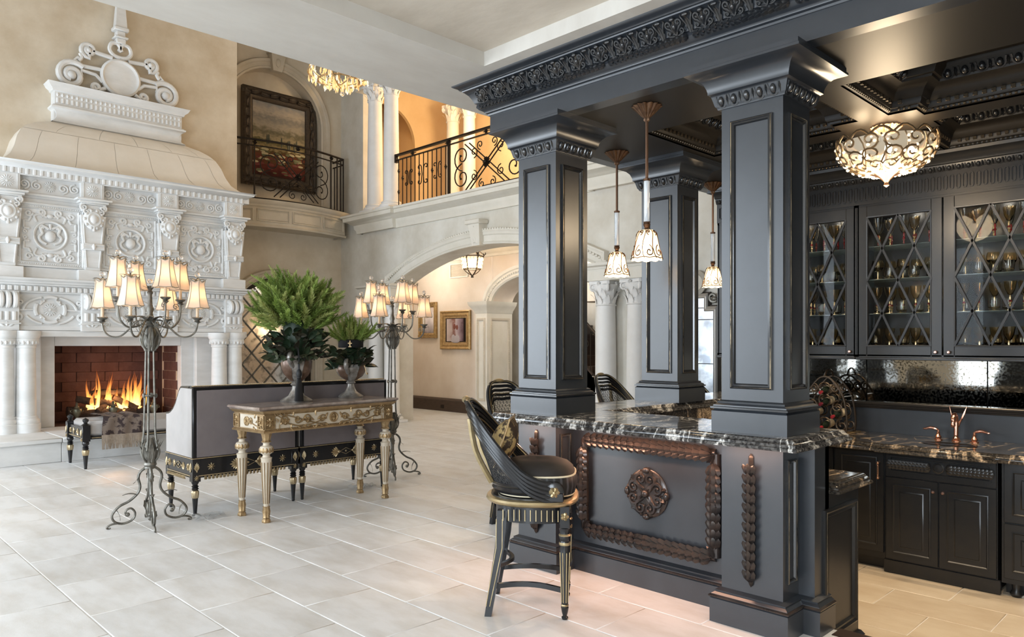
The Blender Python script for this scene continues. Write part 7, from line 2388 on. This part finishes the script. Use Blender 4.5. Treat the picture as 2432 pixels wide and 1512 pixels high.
Me_ = Mb_ @ frame((-BW / 2 - .022, 0, 0), (0, -1, 0), (0, 0, 1), (-1, 0, 0))
for s_ in (-1, 1): place('gilt_palmette', PALMO, gilt, t, Me_ @ T(s_ * .06, .455, 0) @ R(0 if s_ > 0 else PI)); place('gilt_flower', FLOW, gilt, t, Me_ @ T(s_ * .24, .455, 0)); place('gilt_drop', PALMO, gilt, t, Me_ @ T(s_ * .345, .43, .025) @ R(PI / 2) @ S(.95, .6, .8)); place('gilt_flower', FLOW, gilt, t, Me_ @ T(s_ * .35, .375, .025) @ S(.6))
m = MB(); m.at(Me_).tube([(-.3, .395, 0), (.3, .395, 0)], .008, 5); m.at(Mb_ @ onY(0, -BD / 2 - .001, 0)).tube([(-.6, .39, 0), (.6, .39, 0)], .008, 5)
obj('gilt_lines', m, gilt, t, True)
throw = thing('throw_blanket', 'brown damask throw with long tan fringe over the bench', 'blanket', (BC[0] - .22, BC[1] - .2, .6))
thm = mat('damask', (.035, .022, .022), .85, col2=(.17, .13, .105), nscale=9, ndetail=3, ramp=(.48, .54))
frm = mat('fringe_tan', (.26, .21, .165), .85, col2=(.34, .28, .22), nscale=40)
X0, X1 = BC[0] - .47, BC[0] + .02; YF = BC[1] - BD / 2
def thr(u, v):
    x = X0 + (X1 - X0) * u + .02 * math.sin(v * 5); s_ = v * .95
    wv = .012 * math.sin(u * 16 + v * 3)
    if s_ < .6: return (x, YF - .022 + (.6 - s_), .655 + wv * .6)
    return (x, YF - .03 + wv - .01 * (s_ - .6), .655 - (s_ - .6) * .62 - (.02 if s_ > .62 else 0))
m = MB(); m.grid(thr, 26, 26); m.at(T(0, 0, -.008)).grid(thr, 26, 26); obj('cloth', m, thm, throw, True)
m = MB()
for k in range(62):
    u = k / 61; p = thr(u, 1.0); m.at(Matrix.Identity(4)).tube([p, (p[0] + random.uniform(-.004, .004), p[1] - .004, p[2] - .09), (p[0] + random.uniform(-.012, .012), p[1] - .004 + random.uniform(-.006, .006), p[2] - .185)], [.006, .007, .004], 4)
obj('fringe', m, frm, throw, True, kind='stuff')

# ------------------------------------------------------------------ bar stools
stb = mat('stool_black', (.012, .0125, .014), .20, spec=.6)
stg = mat('stool_gold', (.33, .25, .13), .34, metal=.75, col2=(.46, .37, .22), nscale=10)
cane = mat('cane_black', (.02, .02, .022), .35)
velb = mat('black_velvet_seat', (.012, .010, .009), .7, col2=(.02, .016, .014), nscale=5)
strp = bpy.data.materials.new('striped_velvet'); strp.use_nodes = True
nt = strp.node_tree; b_ = nt.nodes['Principled BSDF']; b_.inputs['Roughness'].default_value = .5
tc = nt.nodes.new('ShaderNodeTexCoord'); sx = nt.nodes.new('ShaderNodeSeparateXYZ'); at2 = nt.nodes.new('ShaderNodeMath'); at2.operation = 'ARCTAN2'
nt.links.new(tc.outputs['Object'], sx.inputs[0]); nt.links.new(sx.outputs[1], at2.inputs[0]); nt.links.new(sx.outputs[0], at2.inputs[1])
mu = nt.nodes.new('ShaderNodeMath'); mu.operation = 'MULTIPLY'; mu.inputs[1].default_value = 42; nt.links.new(at2.outputs[0], mu.inputs[0])
sn = nt.nodes.new('ShaderNodeMath'); sn.operation = 'SINE'; nt.links.new(mu.outputs[0], sn.inputs[0])
rp = nt.nodes.new('ShaderNodeValToRGB'); rp.color_ramp.interpolation = 'CONSTANT'; rp.color_ramp.elements[0].color = (.006, .006, .006, 1); rp.color_ramp.elements[1].color = (.045, .045, .05, 1); rp.color_ramp.elements[1].position = .5
nt.links.new(sn.outputs[0], rp.inputs[0]); nt.links.new(rp.outputs[0], b_.inputs['Base Color'])
pip = mat('cream_piping', (.66, .58, .42), .6)


def dshape(rx, ry, front, n=28):
    """seat plan: round at the back (-x), nearly straight at the front (+x)"""
    out = []
    for i in range(n):
        a = 2 * PI * i / n; c_, s_ = math.cos(a), math.sin(a)
        e = .62 if c_ > 0 else 1.0
        out.append((math.copysign(abs(c_) ** e, c_) * (front if c_ > 0 else rx), math.copysign(abs(s_) ** (.62 if c_ > 0 else .85), s_) * ry))
    return out


def stool(label, loc, rz, pillow=True):
    t = thing('bar_stool', label, 'bar stool', loc, rz, 'black and gold bar stools')
    O = lambda n, mb, m, p=None, **k: obj(n, mb, m, p or t, **k)
    pl = dshape(.26, .275, .265)
    m = MB(); m.mould([(p[0], p[1], .655) for p in pl], [(.06, 0), (.0, 0), (-.014, .008), (-.020, .02), (-.014, .032), (0, .038), (.06, .038)], (0, 0, 1), True); O('gold_rim', m, stg)
    m = MB(); m.prism(dshape(.25, .26, .255), .66, .70); m.prism(dshape(.22, .235, .225), .555, .66); O('seat_frame', m, stb)
    m = MB()
    for s_ in (-1, 1):
        for k in range(11): m.box(-.155 + k * .032, -.150 + k * .032, s_ * .2385 - .004, s_ * .2385 + .002, .57, .635)
    for k in range(9): m.box(.2235, .2285, -.13 + k * .032, -.125 + k * .032, .57, .635)
    O('gilt_flutes', m, stg)
    for s_ in (-1, 1):
        m = MB(); m.at(T(.205, s_ * .205, 0)).box(-.03, .03, -.03, .03, .53, .66, .004); m.lathe([(.017, 0), (.02, .012), (.012, .02), (.018, .04), (.023, .07), (.014, .085), (.02, .09), (.030, .40), (.026, .42), (.032, .44), (.026, .455), (.034, .48), (.028, .50), (.034, .53)], 16); lg = O('leg', m, stb)
        q = MB(); q.at(T(.205, s_ * .205, 0))
        for k in range(8):
            a = PI / 8 + k * PI / 4; q.tube([(.0205 * math.cos(a), .0205 * math.sin(a), .10), (.030 * math.cos(a), .030 * math.sin(a), .39)], .0035, 4)
        q.lathe([(.0335, .432), (.0345, .44), (.0335, .448)], 16); q.lathe([(.0205, .076), (.0235, .082), (.0205, .088)], 14); q.lathe([(.035, .485), (.036, .49), (.03, .497)], 16)
        obj('gilt_lines', q, stg, lg)
        q = MB(); q.at(T(.205, s_ * .236, .60) @ R(PI / 2, 'X') @ (R(PI, 'Y') if s_ > 0 else Matrix.Identity(4))); rosette(q, 5, .026, .008); obj('gilt_flower', q, stg, lg)
        m = MB(); x0, y0 = -.16, s_ * .175; x1, y1 = -.245, s_ * .195
        m.add([(x0 - .03, y0 - .028, .62), (x0 + .03, y0 - .028, .62), (x0 + .03, y0 + .028, .62), (x0 - .03, y0 + .028, .62), (x0 - .045, y0 - .027, .40), (x0 + .008, y0 - .027, .40), (x0 + .008, y0 + .027, .40), (x0 - .045, y0 + .027, .40), (x1 - .02, y1 - .02, 0), (x1 + .02, y1 - .02, 0), (x1 + .02, y1 + .02, 0), (x1 - .02, y1 + .02, 0)],
              [(0, 1, 2, 3)[::1], (0, 4, 5, 1), (1, 5, 6, 2), (2, 6, 7, 3), (3, 7, 4, 0), (4, 8, 9, 5), (5, 9, 10, 6), (6, 10, 11, 7), (7, 11, 8, 4), (8, 11, 10, 9)]); lg = O('leg', m, stb)
        q = MB()
        for e in (-1, 1): q.tube([(x0 - .018 + .018 * e, y0 - s_ * -.0285, .57), (x0 - .02 + .018 * e, y0 + s_ * .0275, .40), (x1 + .011 * e, y1 + s_ * .0205, .06)], .003, 4)
        obj('gilt_lines', q, stg, lg)
    # stretchers
    for s_ in (-1, 1):
        m = MB(); m.tube(smooth([(-.215, s_ * .185, .17), (-.08, s_ * .178, .185), (.06, s_ * .185, .185), (.20, s_ * .205, .165)], 4), .016, 4, flat=1.2, up=(0, 0, 1)); O('stretcher', m, stb)
    m = MB(); m.tube(smooth([(-.195, -.18, .285), (-.12, 0, .285), (-.195, .18, .285)], 5), .015, 4, up=(0, 0, 1)); m.tube(smooth([(.205, -.2, .285), (.235, 0, .285), (.205, .2, .285)], 5), .015, 4, up=(0, 0, 1)); O('footrest', m, stb)
    # barrel back: band sweeping down into the arms
    def band(tt, off=0.0, dz=0.0):
        a = math.radians(68 + 224 * tt); s_ = abs(tt - .5) * 2
        h = (1 - max(0, (s_ - .12) / .88)) ; h = h * h * (3 - 2 * h)
        z = .765 + .455 * h + dz
        r = 1.0 + off; lean = (z - .74) * .30
        return (.25 * math.cos(a) * r - lean + (.05 if s_ > .8 else 0) * (s_ - .8) * 5, (.275 + .02 * h) * math.sin(a) * r, z)
    N = 44
    for j in range(5):
        m = MB(); m.tube([band(i / N, .02 - abs(j - 2) * .006, .026 - j * .025 * (1 + .55 * (1 - abs(i / N - .5) * 2))) for i in range(N + 1)], .0155, 7); O('reeded_rail', m, stb)
    m = MB(); m.tube([band(i / N, -.045, .030) for i in range(N + 1)], .005, 5); m.tube([band(i / N, -.035, -.08) for i in range(N + 1)], .004, 5); O('gilt_edge', m, stg)
    for s_ in (-1, 1):
        m = MB(); p = band(0 if s_ > 0 else 1); m.at(T(p[0] + .01, p[1], p[2] - .02) @ R(-PI / 2 * s_, 'X')).lathe([(0, -.03), (.058, -.03), (.058, .015), (.05, .02), (0, .02)], 20); m.at(Matrix.Identity(4)).box(p[0] - .045, p[0] + .065, p[1] - .025, p[1] + .02, .69, p[2] - .02, .006); am = O('arm_end', m, stb)
        q = MB(); q.at(T(p[0] + .01, p[1] + s_ * .022, p[2] - .02) @ R(-PI / 2 * s_, 'X')); rosette(q, 6, .034, .012, .6, .35); obj('gilt_rosette', q, stg, am)
    # cane panel
    def lowr(tt):
        a = math.radians(68 + 224 * tt); return (.225 * math.cos(a) - .0, .235 * math.sin(a), .735)
    def pan(u, v):
        tt = .10 + .80 * u; A_, B_ = band(tt, -.01, -.07), lowr(tt)
        return tuple(A_[i] + (B_[i] - A_[i]) * v for i in range(3))
    m = MB(); nu, nv = 46, 14
    for k in range(nu + 1): m.tube([pan(k / nu, v / 5) for v in range(6)], .0022, 3)
    for k in range(1, nv): m.tube([pan(u / 30, k / nv) for u in range(31)], .0022, 3)
    for k in range(-nv, nu, 2):
        pp = [((k + i) / nu, i / nv) for i in range(nv + 1) if 0 <= (k + i) / nu <= 1]
        if len(pp) > 1: m.tube([pan(*p) for p in pp], .002, 3); m.tube([pan(1 - p[0], p[1]) for p in pp], .002, 3)
    O('cane_panel', m, cane)
    m = MB(); m.tube([lowr(.08 + .84 * i / 24) for i in range(25)], .022, 6); m.tube([(p[0] * 1.06, p[1] * 1.04, p[2] + .03) for p in [lowr(.10 + .8 * i / 24) for i in range(25)]], .012, 6); O('lower_rail', m, stb)
    for tt in (.40, .60):
        m = MB(); A_, B_ = band(tt, .055, -.06), band(tt, .0, 0); L0 = lowr(tt)
        m.tube(smooth([A_, ((A_[0] + L0[0]) / 2 - .045, (A_[1] + L0[1]) / 2, (A_[2] + L0[2]) / 2 + .01), (L0[0] - .03, L0[1], L0[2] + .03)], 5), [.018] * 11, 6); O('gold_spine', m, stg)
    m = MB(); m.at(Matrix.Identity(4)); q = band(.5, .01, .04); m.sph((q[0], q[1], q[2] - .005), (.028, .06, .022), 10, 6); O('gilt_crest', m, stg)
    # cushion
    cs = dshape(.20, .228, .255, 36)
    prof = [(.98, .705), (1.03, .715), (1.07, .765), (1.05, .812), (1.02, .822)]
    m = MB(); vs = []; k = len(cs)
    for f, z in prof: vs += [(p[0] * f, p[1] * f, z) for p in cs]
    m.add(vs, [(j * k + i, j * k + (i + 1) % k, (j + 1) * k + (i + 1) % k, (j + 1) * k + i) for j in range(len(prof) - 1) for i in range(k)]); cu = O('cushion_border', m, strp)
    m = MB(); vs = [];
    for f, z in ((1.02, .822), (.97, .852), (.86, .876), (.65, .894), (.4, .902), (.12, .905)): vs += [(p[0] * f, p[1] * f, z + .006 * math.sin(9 * p[1]) * (1 - f)) for p in cs]
    m.add(vs, [(j * k + i, j * k + (i + 1) % k, (j + 1) * k + (i + 1) % k, (j + 1) * k + i) for j in range(5) for i in range(k)] + [tuple(range(5 * k, 6 * k))]); obj('cushion_top', m, velb, cu)
    m = MB(); m.tube([(p[0] * 1.03, p[1] * 1.03, .823) for p in cs], .006, 6, True); m.tube([(p[0] * 1.01, p[1] * 1.01, .71) for p in cs], .006, 6, True); obj('piping', m, pip, cu)
    return t


RZ = -math.atan2(.323, .264)
S1 = (3.27, 3.125, 0)
s1 = stool('black and gold bar stool with caned barrel back nearest the camera', S1, RZ)
copy_tree(s1, None, (4.66, 4.52, 0), -PI / 2 - .12, 'black and gold bar stool half hidden behind the far corner column')
copy_tree(s1, None, (6.46, 4.72, 0), -PI / 2, 'bar stool peeking out left of the middle black column')
copy_tree(s1, None, (8.02, 4.66, 0), -PI / 2 + .1, 'bar stool in front of the antique mirror, right of the middle black column')
# pillow on the nearest stool
t = thing('stool_pillow', 'gold and brown patterned pillow leaning in the nearest stool', 'pillow', S1, RZ)
pm_ = mat('pillow_damask', (.05, .032, .02), .7, col2=(.50, .36, .16), nscale=16, ndetail=3, ramp=(.46, .54))
m = MB()
def pil(s_):
    return lambda u, v: ((u - .5) * .30 * (1 - .10 * math.sin(PI * v)), (v - .5) * .30 * (1 - .10 * math.sin(PI * u)), s_ * .08 * (math.sin(PI * u) * math.sin(PI * v)) ** .5)
m.at(T(-.17, 0, 1.005) @ R(math.radians(108), 'Y')).grid(pil(1), 12, 12).grid(pil(-1), 12, 12); obj('pillow_body', m, pm_, t)
m = MB(); m.at(T(-.17, 0, 1.005) @ R(math.radians(108), 'Y'))
m.tube([(-.15, -.15, 0), (.15, -.15, 0), (.15, .15, 0), (-.15, .15, 0)], .006, 5, True); obj('pillow_trim', m, MT['gold'], t)

# ------------------------------------------------------------------ great chandelier, only its lower crystals show under the soffit edge
t = thing('crystal_chandelier', 'amber crystal chandelier drops hanging below the ceiling edge', 'chandelier', (5.28, 8.6, 5.0))
cc = Vector((5.28, 8.6, 5.02))
m = MB()
for r_, z_ in ((.40, .16), (.27, .06)): m.at(T(*cc)).tube([(r_ * math.cos(a), r_ * math.sin(a), z_) for a in [2 * PI * i / 28 for i in range(28)]], .012, 5, True)
for i in range(8):
    a = i * PI / 4; m.tube(smooth([(.05 * math.cos(a), .05 * math.sin(a), 0), (.26 * math.cos(a), .26 * math.sin(a), .04), (.40 * math.cos(a), .40 * math.sin(a), .16), (.33 * math.cos(a), .33 * math.sin(a), .5)], 4), .010, 5)
m.tube([(0, 0, 0), (0, 0, 3.2)], .015, 6)
obj('chandelier_frame', m, MT['gold'], t, True)
dm = MB(); dm.lathe([(0, -.075), (.012, -.05), (.010, -.03), (.003, 0), (.006, .008), (0, .014)], 6); DROP = dm.mesh('crystal_drop')
amb = mat('amber_crystal', (.95, .72, .38), .05, trans=.5, ior=1.5, emit=(1, .72, .38), estr=.22)
clr = mat('clear_crystal', (.98, .96, .9), .03, trans=.8, ior=1.5, emit=(1, .95, .85), estr=.2)
D2 = DROP.copy(); D2.materials.clear(); D2.materials.append(clr)
for i in range(170):
    a = random.random() * 2 * PI; r_ = .42 * math.sqrt(random.random()); z_ = .14 * (r_ / .42) ** 2 + random.uniform(-.05, .05) + .04
    k = random.uniform(.8, 1.5); obj('crystal_drop', D2 if i % 4 == 0 else DROP, amb, t, True, M=T(cc.x + r_ * math.cos(a), cc.y + r_ * math.sin(a), cc.z + z_) @ R(random.uniform(-.4, .4), 'X') @ S(k, k, k * random.uniform(.8, 1.2)))
m = MB(); m.at(T(cc.x + .05, cc.y, cc.z - .10)).sph((0, 0, 0), .032, 8, 6); obj('crystal_ball', m, MT['crystal'], t, True)
light('POINT', (cc.x, cc.y, cc.z + .5), 45, (1, .82, .58), .3, name='chandelier_light')

# clear plastic floor guards under the settee feet
pl_ = mat('clear_plastic', (.9, .93, .95), .1, trans=.9, ior=1.3)
for (x, y, lab) in ((2.80, 6.80, 'crumpled clear plastic guard at the near settee foot'), (4.62, 7.0, 'crumpled clear plastic guard beside the console leg')):
    q = MB(); rnd = random.Random(int(x * 10))
    q.grid(lambda u, v: (x + (u - .5) * .26 + rnd.uniform(-.02, .02), y + (v - .5) * .20 + rnd.uniform(-.02, .02), .006 + rnd.random() * .035), 7, 6)
    obj('plastic_guard', q, pl_, None, label=lab, cat='plastic', sharp=10)
